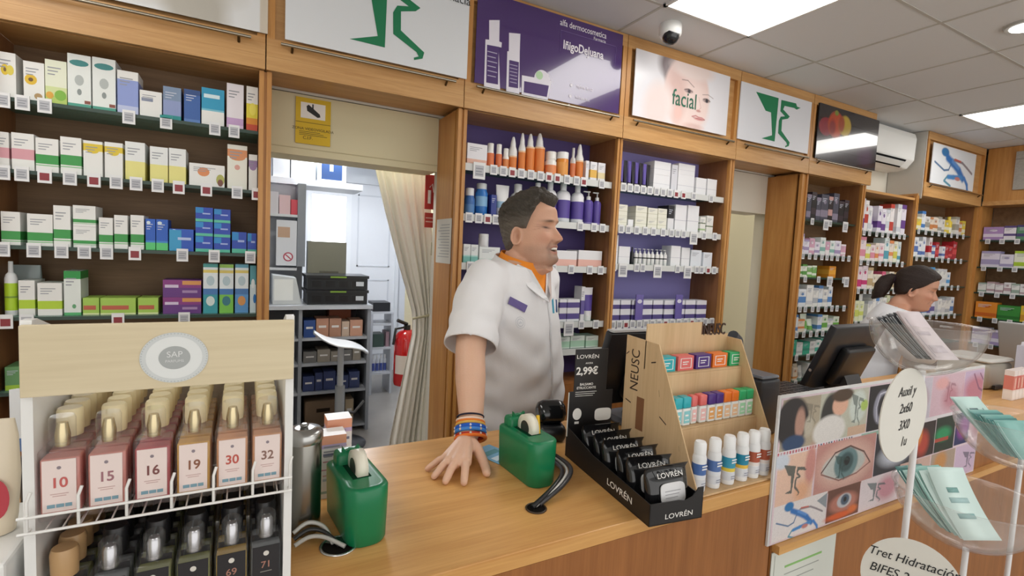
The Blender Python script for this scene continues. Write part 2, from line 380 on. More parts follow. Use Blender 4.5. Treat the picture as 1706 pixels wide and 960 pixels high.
# posts between the bays (each a thing one could lift away)
for k, lab in ((0, 'wooden post at the far left end of the shelving'), (1, 'wooden post on the left of the curtained doorway'), (2, 'wide wooden post on the right of the curtained doorway'), (3, 'thin wooden post between the two purple shelf bays'),
               (4, 'wooden post on the left of the second doorway'), (5, 'wooden post on the right of the second doorway'), (6, 'wooden post between the fruit poster bay and the air conditioner bay'), (7, 'wooden post left of the corner bay'), (8, 'wooden post in the far corner')):
    xa, xb = POSTS[k]; mid = (xa + xb)/2
    H_ = CORN - .001; g = min(.0165, (xb - xa)*.42); m = MB().use('wood_z')
    m.box(xa, xa + g, YF - .012, YF + .011, 0, H_); m.box(xb - g, xb, YF - .012, YF + .011, 0, H_)
    m.box(xa + g, xb - g, YF - .002, YF + .011, 0, H_)
    tag(m.build('post', None, True), lab, 'post', 'posts of the shelving wall')
# jamb linings of the two doorways
for x0, x1, lab in ((.067, .084, 'wooden lining inside the curtained doorway, left side'), (.857, .876, 'wooden lining inside the curtained doorway with a paper notice taped on it'), (2.712, 2.729, 'wooden lining on the left inside of the second doorway'), (3.437, 3.456, 'wide orange-brown wooden lining on the right inside of the second doorway')):
    tag(MB().use('wood_z').box(x0, x1, YF + .031, YB + .004, 0, CORN - .001).build('jamb_lining', None, True), lab, 'door lining', 'linings of the doorways')
# pelmets
def pelmet(xa, xb, lab, z0=CORN + .021, ysign=YF - .012, over=False):
    t = thing('pelmet', lab, 'pelmet', ((xa + xb)/2, 2.32, z0), 0, 'wooden pelmets above the bays')
    m = MB().use('wood_x').box(xa, xb, YF - .02, YB, z0, 2.20) if over else MB().use('wood_x').box(xa + .002, xb - .002, YF, YB, z0, 2.20)
    m.box(xa + .002, xb - .002, YF - .03, YF - .014, CORN + (.001 if not over else .02), 2.195)
    m.build('fascia', t, True)
    m = MB().use('wood_x').box(xa + .002, xb - .002, YF - .005, YB, 2.20, ZC - .004); m.build('panel', t, True)
    m = MB().use('wood_x').box(xa + .002, xb - .002, YF - .028, YF - .005, 2.196, 2.262); m.box(xa + .002, xb - .002, YF - .028, YF - .005, 2.622, ZC - .004)
    m.use('wood_z').box(xa + .002, xa + .030, YF - .028, YF - .005, 2.262, 2.622); m.box(xb - .030, xb - .002, YF - .028, YF - .005, 2.262, 2.622)
    m.build('frame', t, True)
    m = MB().use('metal', '#a8a090').tube([(xa + .05, YF - .05, 2.243), (xb - .05, YF - .05, 2.243)], .006)
    m.use('metal', '#6b5a40')
    for x in (xa + .09, xb - .09): m.tube([(x, YF - .05, 2.243), (x, YF - .028, 2.225)], .005)
    m.build('rail', t, True)
    return t
PB = {1: (-.74, .066), 2: (.066, .873), 3: (.873, 1.80), 4: (1.80, 2.71), 5: (2.71, 3.47), 6: (3.47, 4.27), 7: (5.09, 6.205)}
for k, w in ((1, 'above the left shelves'), (2, 'above the curtained doorway'), (3, 'with the purple sign'), (4, 'with the face poster'), (5, 'with the smaller green emblem'), (6, 'with the fruit poster'), (7, 'with the running figure poster')):
    pelmet(*PB[k], 'wooden pelmet box ' + w)
m = MB().use('paint', '#c9c6bf').box(5.083, 5.0895, YF - .02, YB, 2.12, ZC - .004); tag(m.build('end_panel', None, True), 'pale grey end panel of the corner pelmet beside the air conditioner', 'panel')
# end wall unit: faces left, along x = 6.23
XE = 6.232
t = thing('shelving_unit', 'shelves on the end wall at the far right of the picture', 'shelves', (6.35, 1.4, 0), 0, 'wooden shelving units along the back wall')
MB().use('wood_back').box(6.47, 6.488, .3, 2.16, .1, 2.15).build('back_panel', t, True)
for ya, yb in ((2.165, 2.195), (1.26, 1.29), (.3, .33)): MB().use('wood_z').box(XE, 6.469, ya, yb, 0, 2.15).build('side_panel', t, True)
ZE = [1.828, 1.571, 1.325, 1.083, .834]
for z in ZE:
    for ya, yb in ((1.291, 2.164), (.331, 1.259)):
        MB().use('shelf_glass').box(6.25, 6.469, ya, yb, z - .012, z).use('plastic', '#2b4238').box(6.246, 6.25, ya, yb, z - .012, z).build('shelf', t, True)
MB().use('wood_front').box(XE, 6.469, .332, 2.163, 0, .5).build('base_cupboard', t, True)
t = thing('pelmet', 'wooden pelmet box on the end wall with the pale grey poster', 'pelmet', (6.35, 1.2, 2.151), 0, 'wooden pelmets above the bays')
MB().use('wood_x').box(XE - .02, 6.488, .3, 2.165, 2.151, 2.19).build('fascia', t, True)
MB().use('wood_z').box(XE - .005, 6.488, .3, 2.165, 2.191, ZC - .004).build('panel', t, True)
# ================================================================ sign boards (flat prints)
SY = YF - .038
def board(name, label, px0, px1, z0, z1, col, mat='carton', t=.008, y=SY):
    """board whose corners follow the picture columns px0, px1 at mid height"""
    zm = (z0 + z1)/2; xa, xb = XatY(px0, y, zm), XatY(px1, y, zm)
    return xa, xb
LOGO_L = [(320,133),(467,175),(440,463),(355,442),(425,422),(418,270),(382,258)]
LOGO_R = [(487,187),(583,210),(590,232),(613,240),(588,251),(572,240),(507,226),(497,250),(541,298),(528,312),(490,318),(485,392),(540,470),(534,494),(512,502),(512,493),(525,487),(520,470),(465,408),(470,325),(482,298),(512,296),(480,262)]
def logo_pts(poly, M):  # pixel outline of the small emblem -> metres relative to its own centre
    out = []
    for a, b in poly:
        p = onY(1180 + a*.25, 120 + b*.25, SY); out.append((p.x, p.z))
    return out
def emblem(m, cx, cz, s, y, ref):
    for poly in (LOGO_L, LOGO_R):
        pts = logo_pts(poly, None)
        m.add([(cx + (x - ref[0])*s, y, cz + (z - ref[1])*s) for x, z in pts], [tuple(range(len(pts)))])
ref = onY(1180 + 467*.25, 120 + 300*.25, SY); ref = (ref.x, ref.z)
def sign(name, label, xa, xb, z0, z1, col, mat='carton', parent=None):
    o = thing(name, label, 'sign', ((xa + xb)/2, SY + .003, z0))
    MB().use(mat, col).box(xa, xb, SY - .0, SY + .006, z0, z1).build('board', o, True)
    return o
zb, zt = 2.272, 2.625
# far left: pale print (hand cream picture), only its lower right corner in view
xa, xb = -.69, XatY(446, SY, 2.28)
o = thing('sign_board', 'pale picture sign at the top left, partly out of view', 'sign', ((xa+xb)/2, SY + .003, zb))
cv = Canvas(160, 80, '#e4e5e6', (xb-xa)/(zt-zb)).ell(.55, .3, .3, .22, '#c9c4ba', .6).ell(.7, .1, .12, .3, '#bdb8ae', .6, .5).ell(.35, .2, .2, .15, '#f4f2f0', .7).rect(.965, 1, 0, 1, '#cfc4b4')
MB().use('paint', '#8a7a60').box(xa, xb, SY + .0005, SY + .006, zb, zt).build('board', o, True)
print_obj('print', cv, (xa, SY, zb), (xb-xa, 0, 0), (0, 0, zt-zb), o)
# big green emblem
xa, xb = XatY(475, SY, 2.3), XatY(778, SY, 2.3)
o = sign('sign_board', 'white sign with a large green emblem above the curtained doorway', xa, xb, zb - .004, zt + .03, '#e3e6ea')
p1, p2 = onY(583, 65, SY), onY(690, 98, SY); q1, q2 = onY(1180+355*.25, 120+442*.25, SY), onY(1180+512*.25, 120+502*.25, SY)
s = (p2 - p1).length/(q2 - q1).length
m = MB().use('paint', '#0f7a4e'); emblem(m, p1.x - (q1.x - ref[0])*s, p1.z - (q1.z - ref[1])*s, s, SY - .0012, ref)
pts = [v for v in m.v]
m2 = MB().use('paint', '#0f7a4e')
for poly in (LOGO_L, LOGO_R):
    P = [(p1.x + (x - q1.x)*s, p1.z + (z - q1.z)*s) for x, z in logo_pts(poly, None)]
    P = [(x, min(z, zt + .025)) for x, z in P]
    m2.prism(P, (0, SY - .0025, 0), (1, 0, 0), (0, 0, 1), (0, .002, 0))
m2.build('emblem', o, True)
m = MB().use('paint', '#3a3d40'); tp = onY(735, -2, SY)
m.text('farmacia', (tp.x - .03, SY - .002, tp.z + .005), (1, 0, 0), (0, 0, 1), .05, 'LEFT'); m.build('lettering', o, True)
# purple sign
xa, xb = XatY(791, SY, 2.3), XatY(1031, SY, 2.3); z1 = ZatP(58, XatY(1042, SY, 2.6), SY)
o = thing('sign_board', 'purple sign with white cosmetic bottles printed on it', 'sign', ((xa+xb)/2, SY + .003, zb))
MB().use('sign_gloss', '#4a2f6e').box(xa, xb, SY, SY + .006, zb - .01, ZC - .02).build('board', o, True)
def PX(x, y, Y=SY - .0015): p = onY(x, y, Y); return (p.x, p.z)
def flat(m, pts, Y=SY - .0012): return m.add([(a, Y, b) for a, b in pts], [tuple(range(len(pts)))])
m = MB().use('paint', '#e8e4ee')
z2 = lambda a, b: PX(440 + a/2.7516, b/2.7516)
flat(m, [z2(1032, 92), z2(1080, 92), z2(1078, 190), z2(1090, 195), z2(1088, 218), z2(1075, 215), z2(1082, 412), z2(1008, 398), z2(1015, 180), z2(1032, 182)])
flat(m, [z2(1123, 150), z2(1175, 155), z2(1172, 240), z2(1170, 430), z2(1110, 420), z2(1115, 235), z2(1122, 235)])
c = z2(1275, 365); N = 28
flat(m, [(c[0] + .045*math.cos(2*PI*k/N), c[1] + .045*math.sin(2*PI*k/N)) for k in range(N)])
flat(m, [z2(1182, 345), z2(1318, 370), z2(1300, 460), z2(1180, 435)], SY - .0016)
m.use('paint', '#4a2f6e')
flat(m, [z2(1022, 205), z2(1076, 215), z2(1072, 388), z2(1018, 378)], SY - .002); flat(m, [z2(1124, 275), z2(1168, 285), z2(1164, 405), z2(1121, 398)], SY - .002); flat(m, [z2(1192, 372), z2(1305, 393), z2(1296, 445), z2(1190, 424)], SY - .0022)
m.use('paint', '#b9d9b0'); c2 = z2(1262, 345)
flat(m, [(c2[0] + .02*math.cos(2*PI*k/N), c2[1] + .02*math.sin(2*PI*k/N)) for k in range(N)], SY - .0018)
m.use('paint', '#b8b0c8')
for k in range(6):
    a = z2(1024, 235 + 22*k); b_ = z2(1068 - 6*(k % 2), 243 + 22*k); m.box(a[0], b_[0], SY - .0024, SY - .0021, a[1] - .002, a[1] + .002)
    a = z2(1126, 295 + 16*k); b_ = z2(1162, 300); m.box(a[0], b_[0], SY - .0024, SY - .0021, a[1] - .0016, a[1] + .0016)
m.build('printed_bottles', o, True)
u, w = (1, 0, 0), (0, 0, 1); LC = '#efeaf4'
a = PX(933, 37); MB().use('paint', LC).text('alfa dermocosmetica', (a[0], SY - .002, a[1] - .012), u, w, .042, 'LEFT', 0.004, sx=.82).build('heading', o, True)
a = PX(938, 74); MB().use('paint', LC).text('IñigoDeJuana', (a[0], SY - .002, a[1] - .018), u, w, .058, 'LEFT', .022, sx=.82).build('name_lettering', o, True)
a = PX(1003, 72); MB().use('paint', LC).text('Farmacia', (a[0] - .055, SY - .002, a[1] + .005), u, w, .022, 'LEFT', 0).build('small_lettering', o, True)
for k, (x, y) in enumerate(((960, 150), (958, 168), (956, 184))):
    a = PX(x, y - 4); MB().use('paint', LC).text(('higiene facial', 'hidratacion', 'reparacion')[k], (a[0], SY - .002, a[1]), u, w, .02, 'LEFT', 0).disc((a[0] - .03, SY - .002, a[1] + .006), u, w, .008, .008, 12).build('list_line', o, True)
m = MB()
m.use('paint', '#7a64a0')
a, b_ = PX(935, 40), PX(1026, 80)
for q in ((a[0], b_[0], a[1] - .03, a[1] - .028), (a[0], a[0] + .0015, a[1] - .13, a[1] - .03), (b_[0], b_[0] + .0015, a[1] - .13, a[1] - .03)): m.box(q[0], q[1], SY - .0022, SY - .001, q[2], q[3])
m.build('thin_frame', o, True)
# face poster
xa, xb = XatY(1054, SY, 2.3), XatY(1210, SY, 2.3)
o = thing('sign_board', 'poster of a woman\'s face with the word facial', 'sign', ((xa+xb)/2, SY + .003, zb))
MB().use('paint', '#d8d4d0').box(xa, xb, SY + .0005, SY + .006, zb, zt).build('board', o, True)
cv = Canvas(300, 150, '#e9e8ee', (xb-xa)/(zt-zb))
cv.ell(.37, .93, .14, .25, '#8a8084', .5, .2).ell(.33, .80, .05, .22, '#9a9094', .6)
cv.ell(.53, .52, .24, .58, '#ead0cb', .12).ell(.60, .35, .17, .40, '#efd9d4', .4).ell(.42, .45, .10, .38, '#dfc0ba', .7).ell(.58, .93, .22, .16, '#eddcd8', .5)
cv.ell(.27, .30, .12, .30, '#efe2e0', .8).ell(.22, .15, .12, .35, '#eadad8', .8)
cv.line([(.47, .73), (.53, .74), (.60, .66)], .014, '#8d7673', .8).line([(.70, .58), (.76, .60), (.82, .56)], .012, '#8d7673', .7)
cv.ell(.545, .58, .045, .035, '#b09a98', .5).ell(.55, .575, .016, .03, '#4e4b52', .3).line([(.50, .585), (.545, .61), (.59, .575)], .009, '#584a4a')
cv.ell(.745, .50, .04, .035, '#a89290', .5).ell(.75, .495, .016, .03, '#44434a', .3).line([(.71, .51), (.75, .53), (.79, .495)], .009, '#4c4040')
cv.line([(.66, .52), (.69, .36), (.66, .30)], .012, '#dab6b0', .9).ell(.665, .30, .025, .02, '#c99a94', .6)
cv.line([(.60, .19), (.64, .215), (.67, .20), (.71, .20), (.74, .18)], .02, '#c98c8c').ell(.675, .17, .055, .022, '#d79a9a', .5).line([(.61, .18), (.67, .175), (.74, .175)], .006, '#8e5a5a')
cv.ell(.62, .03, .10, .05, '#e0c2bc', .8).ell(.45, .2, .04, .1, '#ecc5bd', .8)
print_obj('print', cv, (xa, SY, zb), (xb-xa, 0, 0), (0, 0, zt-zb), o, 'film')
a = onY(1119, 170, SY)
m = MB().use('paint', '#2f6a55').text('facial', (a.x, SY - .002, a.z - .01), (1, 0, 0), (0, 0, 1), .125, 'LEFT', .004, sx=.8); m.build('lettering', o, True)
# small green emblem
xa, xb = XatY(1229, SY, 2.3), XatY(1346, SY, 2.3)
o = sign('sign_board', 'white sign with the smaller green emblem above the second doorway', xa, xb, zb, zt - .005, '#e1e3ea')
m2 = MB().use('paint', '#0f7a4e')
for poly in (LOGO_L, LOGO_R): m2.prism(logo_pts(poly, None), (0, SY - .0025, 0), (1, 0, 0), (0, 0, 1), (0, .002, 0))
m2.build('emblem', o, True)
# fruit poster, very glossy
xa, xb = 3.515, 4.29
o = thing('sign_board', 'glossy dark poster with red and yellow fruit', 'sign', ((xa+xb)/2, SY + .003, zb))
MB().use('plastic', '#17141a').box(xa, xb, SY + .0005, SY + .008, zb - .015, zt + .01).build('board', o, True)
cv = Canvas(220, 110, '#1d1b24', (xb-xa)/.37)
cv.ell(.12, .60, .11, .17, '#8e2236', .2).ell(.27, .68, .12, .24, '#c24a26', .25).ell(.22, .62, .05, .14, '#8c1e20', .6).ell(.42, .70, .10, .19, '#c0a22c', .25).ell(.36, .72, .05, .15, '#a2421c', .4)
cv.ell(.27, .9, .03, .05, '#7a8a2a', .4).ell(.8, .25, .12, .2, '#5a2a5c', .5).rect(0, 1, 0, .42, '#4a4450', .5, .2)
print_obj('print', cv, (xa + .004, SY, zb - .01), (xb-xa - .008, 0, 0), (0, 0, .375), o, 'sign_gloss')
# running figure poster
xa, xb = XatY(1553, SY, 2.45), XatY(1624, SY, 2.45); z0_, z1_ = 2.262, 2.60
o = thing('sign_board', 'poster of a blue anatomical running figure in the corner', 'sign', ((xa+xb)/2, SY + .003, z0_))
MB().use('paint', '#d8dade').box(xa, xb, SY + .0005, SY + .006, z0_, z1_).build('board', o, True)
def runner(cv, x0=0, y0=0, sx=1, sy=1):
    g = lambda a, b: (x0 + a*sx, y0 + b*sy); w = min(sx, sy)
    cv.ell(*g(.27, .84), .085*sx, .11*sy, '#2b74ae', .3)
    cv.line([g(.33, .72), g(.45, .62), g(.62, .45), g(.72, .28)], .20*w, '#2f6fb6').line([g(.45, .66), g(.60, .52)], .10*w, '#5a8fd0')
    cv.line([g(.42, .58), g(.38, .42), g(.28, .38), g(.06, .54)], .05*w, '#4a6f98').line([g(.48, .70), g(.68, .68), g(.80, .58), g(.93, .46)], .065*w, '#8a8088').line([g(.50, .72), g(.64, .70)], .05*w, '#c05a4c')
    cv.line([g(.70, .3), g(.50, .26), g(.38, .24)], .12*w, '#3f86c6').line([g(.36, .24), g(.30, .12), g(.45, .02)], .06*w, '#4d8fa8').line([g(.76, .3), g(.84, .14), g(.86, 0)], .11*w, '#3a7cc4').ell(*g(.6, .24), .06*sx, .05*sy, '#c07a74', .5)
cv = runner_cv = Canvas(160, 150, '#e6e9ee', (xb-xa)/(z1_-z0_)); runner(cv)
print_obj('print', cv, (xa, SY, z0_), (xb-xa, 0, 0), (0, 0, z1_-z0_), o)
# grey poster on the end wall
o = thing('sign_board', 'pale grey poster on the end wall cut off by the picture edge', 'sign', (XE - .022, 1.5, 2.29))
cv = Canvas(140, 80, '#a7a29a', 3).noise(.25, 4).line([(0, .8), (.3, .86), (.6, .8), (1, .9)], .03, '#8f8a82').ell(.1, .5, .05, .1, '#948e86', .5)
MB().use('paint', '#a7a29a').box(XE - .024, XE - .008, .62, 1.96, 2.285, 2.63).build('board', o, True)
print_obj('print', cv, (XE - .025, 1.96, 2.285), (0, -1.34, 0), (0, 0, .345), o)
MB().use('paint', '#1f1d1c').text('Dermofarmacia', (XE - .0265, 1.78, 2.375), (0, -1, 0), (0, 0, 1), .10, 'LEFT', .012).build('lettering', o, True)
# yellow camera-surveillance notice on the header
p0, p1 = onY(493, 160, 2.444), onY(550, 245, 2.444)
o = thing('warning_sign', 'yellow camera surveillance notice on the cream header of the doorway', 'sign', ((p0.x+p1.x)/2, 2.446, p1.z))
MB().use('paint', '#d9b51e').box(p0.x, p1.x, 2.4435, 2.446, p1.z, p0.z).build('board', o, True)
m = MB(); W_, H_ = p1.x - p0.x, p0.z - p1.z
m.use('paint', '#f0eee8').box(p0.x + .14*W_, p1.x - .16*W_, 2.4428, 2.4435, p1.z + .56*H_, p1.z + .90*H_)
m.use('paint', '#222222').add([(p0.x + a*W_, 2.4424, p1.z + b*H_) for a, b in ((.3, .82), (.36, .86), (.68, .68), (.70, .62), (.62, .60), (.32, .72))], [(0, 1, 2, 3, 4, 5)]); m.box(p0.x + .46*W_, p0.x + .5*W_, 2.4422, 2.4428, p1.z + .78*H_, p1.z + .88*H_)
m.use('paint', '#8a7210').box(p0.x, p1.x, 2.4428, 2.4435, p1.z + .46*H_, p1.z + .475*H_)
m.use('paint', '#3b330e').text('ZONA VIDEOVIGILADA', (p0.x + .5*W_, 2.4424, p1.z + .30*H_), (1, 0, 0), (0, 0, 1), .0165); m.text('C.I.F.', (p0.x + .35*W_, 2.4424, p1.z + .1*H_), (1, 0, 0), (0, 0, 1), .02)
for k in range(3): m.box(p0.x + .1*W_, p0.x + (.9 - .1*k)*W_, 2.4424, 2.443, p1.z + (.19 + .035*k)*H_, p1.z + (.20 + .035*k)*H_)
m.build('printing', o, True)
# paper notice taped on the door lining (faces left)
o = thing('paper_notice', 'white paper notice taped to the wooden doorway lining', 'notice', (.8555, 2.32, 1.43))
MB().use('paint', '#dcdcd6').box(.8555, .8566, 2.222, 2.425, 1.43, 1.645).build('sheet', o, True)
m = MB().use('paint', '#a9adb0')
for k in range(12): m.box(.8552, .8556, 2.245, 2.40 - .02*(k % 3), 1.46 + .014*k, 1.464 + .014*k)
m.build('printing', o, True)
# air conditioner and small white junction box
y1 = YB + .003; o = thing('air_conditioner', 'white wall-mounted air conditioner above the crowded shelves', 'air conditioner', (4.66, 2.35, 2.36))
prof = [(2.24, 2.44), (2.235, 2.62), (2.25, 2.665), (2.29, 2.672), (y1, 2.672), (y1, 2.36), (2.36, 2.36), (2.29, 2.375)]
MB().use('plastic', '#e9eae8').prism([(b, c) for b, c in prof], (4.285, 0, 0), (0, 1, 0), (0, 0, 1), (.76, 0, 0)).build('body', o, True, bevel=.008)
m = MB().use('matte', '#1c1c1e'); m.prism([(2.238, 2.428), (2.285, 2.372), (2.295, 2.385), (2.25, 2.437)], (4.35, 0, 0), (0, 1, 0), (0, 0, 1), (.56, 0, 0)); m.build('air_slot', o, True)
m = MB().use('plastic', '#d9dad8').prism([(2.232, 2.408), (2.262, 2.376), (2.266, 2.38), (2.236, 2.412)], (4.36, 0, 0), (0, 1, 0), (0, 0, 1), (.52, 0, 0)); m.build('louvre', o, True)
m = MB().use('plastic', '#ddd9cc').box(4.50, 4.64, 2.38, y1, 2.20, 2.335); tag(m.build('junction_box', None, True, bevel=.006), 'small cream junction box under the air conditioner', 'junction box')
# ================================================================ things on the shelves
random.seed(7)
ORD = ['first', 'second', 'third', 'fourth', 'fifth', 'sixth', 'seventh', 'eighth', 'ninth', 'tenth', 'eleventh', 'twelfth', 'thirteenth', 'fourteenth', 'fifteenth', 'sixteenth', 'seventeenth', 'eighteenth', 'nineteenth', 'twentieth', 'twenty-first', 'twenty-second', 'twenty-third', 'twenty-fourth', 'twenty-fifth']
ROWN = ['top', 'second', 'third', 'fourth', 'fifth', 'sixth', 'seventh']
def G(n): return '#%02x%02x%02x' % (n, n, n)
def mk_box(w, d, h, base, bands=(), extra=(), lines=True):
    """carton: front at y = -d/2, printed bands wrap the front and the sides"""
    m = MB().use('carton', base); zs = sorted(set([0, h] + [max(0, min(h, b[0]*h)) for b in bands] + [max(0, min(h, b[1]*h)) for b in bands]))
    x, y = w/2, d/2
    m.add([(-x, -y, 0), (x, -y, 0), (x, y, 0), (-x, y, 0)], [(0, 3, 2, 1)]); m.add([(-x, -y, h), (x, -y, h), (x, y, h), (-x, y, h)], [(0, 1, 2, 3)])
    for a, b in zip(zs[:-1], zs[1:]):
        c = base
        for q in bands:
            if q[0]*h <= (a + b)/2 <= q[1]*h: c = q[2]
        v = [(-x, -y, a), (x, -y, a), (x, y, a), (-x, y, a), (-x, -y, b), (x, -y, b), (x, y, b), (-x, y, b)]
        m.add(v, [(0, 1, 5, 4), (1, 2, 6, 5), (2, 3, 7, 6), (3, 0, 4, 7)], col=lin(c))
    e = -y - .0004
    for k in extra:
        if k[0] == 'e': m.use('carton', k[5]).disc((-x + k[1]*w, e, k[2]*h), (1, 0, 0), (0, 0, 1), k[3]*w, k[4]*h, 14)
        elif k[0] == 'r': m.use('carton', k[5]).add([(-x + k[1]*w, e - .0002, k[3]*h), (-x + k[2]*w, e - .0002, k[3]*h), (-x + k[2]*w, e - .0002, k[4]*h), (-x + k[1]*w, e - .0002, k[4]*h)], [(0, 1, 2, 3)])
        e -= .0001
    if lines:
        m.use('carton', '#9a9ca4' if sum(lin(base)[:3]) > 1.2 else '#cdd2e0')
        z = h*.90
        for k in range(3):
            ww = w*(.62 - .14*k); t = min(.0022, h*.012); z -= min(.011, h*.075)
            m.add([(-x + w*.12, e - .0003, z - t), (-x + w*.12 + ww, e - .0003, z - t), (-x + w*.12 + ww, e - .0003, z + t), (-x + w*.12, e - .0003, z + t)], [(0, 1, 2, 3)])
    return m
def mk_bottle(w, d, h, base, bands=(), cap=None, capf=.22, capr=.42, round_=True, shoulder=.12):
    m = MB(); r = w/2; hb = h*(1 - capf); m.use('plastic', base)
    zs = [(r*.94, 0), (r, h*.02)]
    cuts = sorted(set([c for b in bands for c in b[:2]]))
    m.lathe([(r*.93, 0), (r, h*.02), (r, hb - h*shoulder), (r*.8, hb - h*shoulder*.35), (r*capr*1.05, hb)], n=16)
    for a, b, c in bands:
        m.use('carton', c); m.loft([[(1.012*r*math.cos(2*PI*k/16), 1.012*r*math.sin(2*PI*k/16), z) for k in range(16)] for z in (a*h, b*h)], False, False)
    m.use('plastic', cap or base).lathe([(r*capr, hb), (r*capr*1.0, h - h*.01), (r*capr*.85, h)], n=14)
    return m
def mk_pump(w, d, h, base, bands=(), cap='#f2f2f2'):
    m = mk_bottle(w, d, h*.84, base, bands, cap, .12, .45); r = w/2
    m.use('plastic', cap).lathe([(r*.14, h*.82), (r*.14, h*.95), (r*.34, h*.955), (r*.34, h*.99)], n=10); m.box(-w*.62, 0, -r*.16, r*.16, h*.955, h*.985)
    return m
def mk_spray(w, d, h, base, bands=(), cap='#f4f4f4'):
    m = MB(); r = w/2; m.use('plastic', base).lathe([(r*.94, 0), (r, .01*h), (r, h*.60), (r*.72, h*.70), (r*.66, h*.72)], n=16)
    for a, b, c in bands:
        m.use('carton', c); m.loft([[(1.012*r*math.cos(2*PI*k/16), 1.012*r*math.sin(2*PI*k/16), z) for k in range(16)] for z in (a*h, b*h)], False, False)
    m.use('plastic', cap).lathe([(r*.66, h*.72), (r*.60, h*.82), (r*.34, h*.96), (r*.2, h)], n=14)
    return m
def mk_jar(w, d, h, base, bands=(), cap='#f4f4f4'):
    m = MB(); r = w/2; m.use('plastic', base).lathe([(r*.95, 0), (r, h*.04), (r, h*.70), (r*.92, h*.74)], n=18)
    for a, b, c in bands:
        m.use('carton', c); m.loft([[(1.012*r*math.cos(2*PI*k/18), 1.012*r*math.sin(2*PI*k/18), z) for k in range(18)] for z in (a*h, b*h)], False, False)
    m.use('plastic', cap).lathe([(r*.98, h*.74), (r*.98, h*.97), (r*.93, h)], n=18)
    return m
def mk_tube(w, d, h, base, bands=(), cap='#f4f4f4'):
    """squeeze tube standing on its cap, flat crimped end on top"""
    m = MB().use('plastic', cap).lathe([(w*.36, 0), (w*.38, h*.16)], n=14)
    rings = []
    for k in range(6):
        t = k/5; z = h*(.16 + .84*t); a = w*(.40 + .10*t); b = d*.40*(1 - t) + .0015
        rings.append([(a*math.cos(2*PI*j/16), b*math.sin(2*PI*j/16), z) for j in range(16)])
    m.use('plastic', base).loft(rings)
    for a, b, c in bands:
        m.use('carton', c)
        R = []
        for z in (a, (a+b)/2, b):
            t = max(0, (z - .16)/.84); aa = w*(.40 + .10*t)*1.015; bb = (d*.40*(1 - t) + .0015)*1.04 + .0006
            R.append([(aa*math.cos(2*PI*j/16), bb*math.sin(2*PI*j/16), z*h) for j in range(16)])
        m.loft(R, False, False)
    return m
KN = {'b': ('medicine_box', 'box'), 'o': ('bottle', 'bottle'), 'p': ('pump_bottle', 'bottle'), 's': ('spray_bottle', 'bottle'), 'j': ('jar', 'jar'), 't': ('cream_tube', 'tube')}
MK = {'o': mk_bottle, 'p': mk_pump, 's': mk_spray, 'j': mk_jar, 't': mk_tube}
MESHC = {}
def put(kind, x, y, z, w, d, h, style, label, group, rz=0):
    key = (kind, round(w, 3), round(d, 3), round(h, 3), repr(style))
    if key not in MESHC:
        m = mk_box(w, d, h, *style) if kind == 'b' else MK[kind](w, d, h, *style)
        MESHC[key] = m.mesh(KN[kind][0])
    o = bpy.data.objects.new(KN[kind][0], MESHC[key]); C.objects.link(o); o.location = (x, y, z); o.rotation_euler = (0, 0, rz)
    return tag(o, label, KN[kind][1], group)
LIM = {}
def shelf_row(items, z, y, place, row, group, depth=.10):
    """items: (px left, px right, py top, kind, look words, style[, base height above the shelf])"""
    n = 0; top = 0
    for it in items:
        x0, x1, yt, kind, look, style = it[:6]; dz = top + .0006 if len(it) > 6 else 0
        if dz == 0: n += 1
        lo, hi = LIM.get(place, (-.705, .0425)); xa, xb = max(XatY(x0, y, z + .04), lo), min(XatY(x1, y, z + .04), hi)
        w = (xb - xa)*.965; xm = (xa + xb)/2; h = ZatP(yt, xm, y) - z - dz; top = dz + h
        d = depth if kind == 'b' else min(w, depth)
        if kind == 't': d = w*.8
        put(kind, xm, y + d/2 + (0 if dz else .0) + .002*(n % 3), z + dz + .0006, w, d, h, style, ('upper ' if dz else '') + '%s, %s along %s shelf %s' % (look, ORD[n-1 if not dz else n-1], ROWN[row], place), group)
def tags(pxs, z, y, place, row, red=(), big=(), first=0, teal=()):
    for k, px in enumerate(pxs):
        w, h = (.062, .078) if k in big else (.036, .047); x = XatY(px, y, z - .02)
        key = ('tag', k in red, k in big, k in teal)
        if key not in MESHC:
            m = MB().use('plastic', '#e9e9ea').box(-w/2, w/2, -.002, .002, -h*.62, h*.38)
            if k in red: m.use('carton', '#8e3038').box(-w*.34, w*.34, -.0026, -.002, -h*.44, h*.08)
            else:
                m.use('carton', '#b9bac0').box(-w*.36, w*.36, -.0026, -.002, -h*.46, h*.2); m.use('carton', '#84868e')
                for q in range(3): m.box(-w*.3, w*(.3 - .1*(q % 2)), -.003, -.0026, -h*.36 + h*.17*q, -h*.36 + h*.17*q + h*.05)
            if k in teal: m.use('carton', '#1f8f8a').box(-w/2, w/2, -.0026, -.002, h*.15, h*.38)
            MESHC[key] = m.mesh('price_tag')
        o = bpy.data.objects.new('price_tag', MESHC[key]); C.objects.link(o); o.location = (x, y - .0025, z - .008)
        look = 'large white shelf notice' if k in big else 'white price tag with red block' if k in red else 'white price tag with teal top' if k in teal else 'white price tag'
        tag(o, '%s, %s along %s shelf edge %s' % (look, ORD[k + first], ROWN[row], place), 'price tag', 'price tags on the shelf edges')
Wt, GR = '#ecebe8', '#3f9a4c'
def grn(a=.18, b=.42, c=GR): return (Wt, ((a, b, c), (a - .06, a - .03, '#8cc08c')))
LB = 'left of curtained doorway'
yb = 2.245
pm = '#e9e6e4'
g1 = 'medicine boxes on the left shelves'
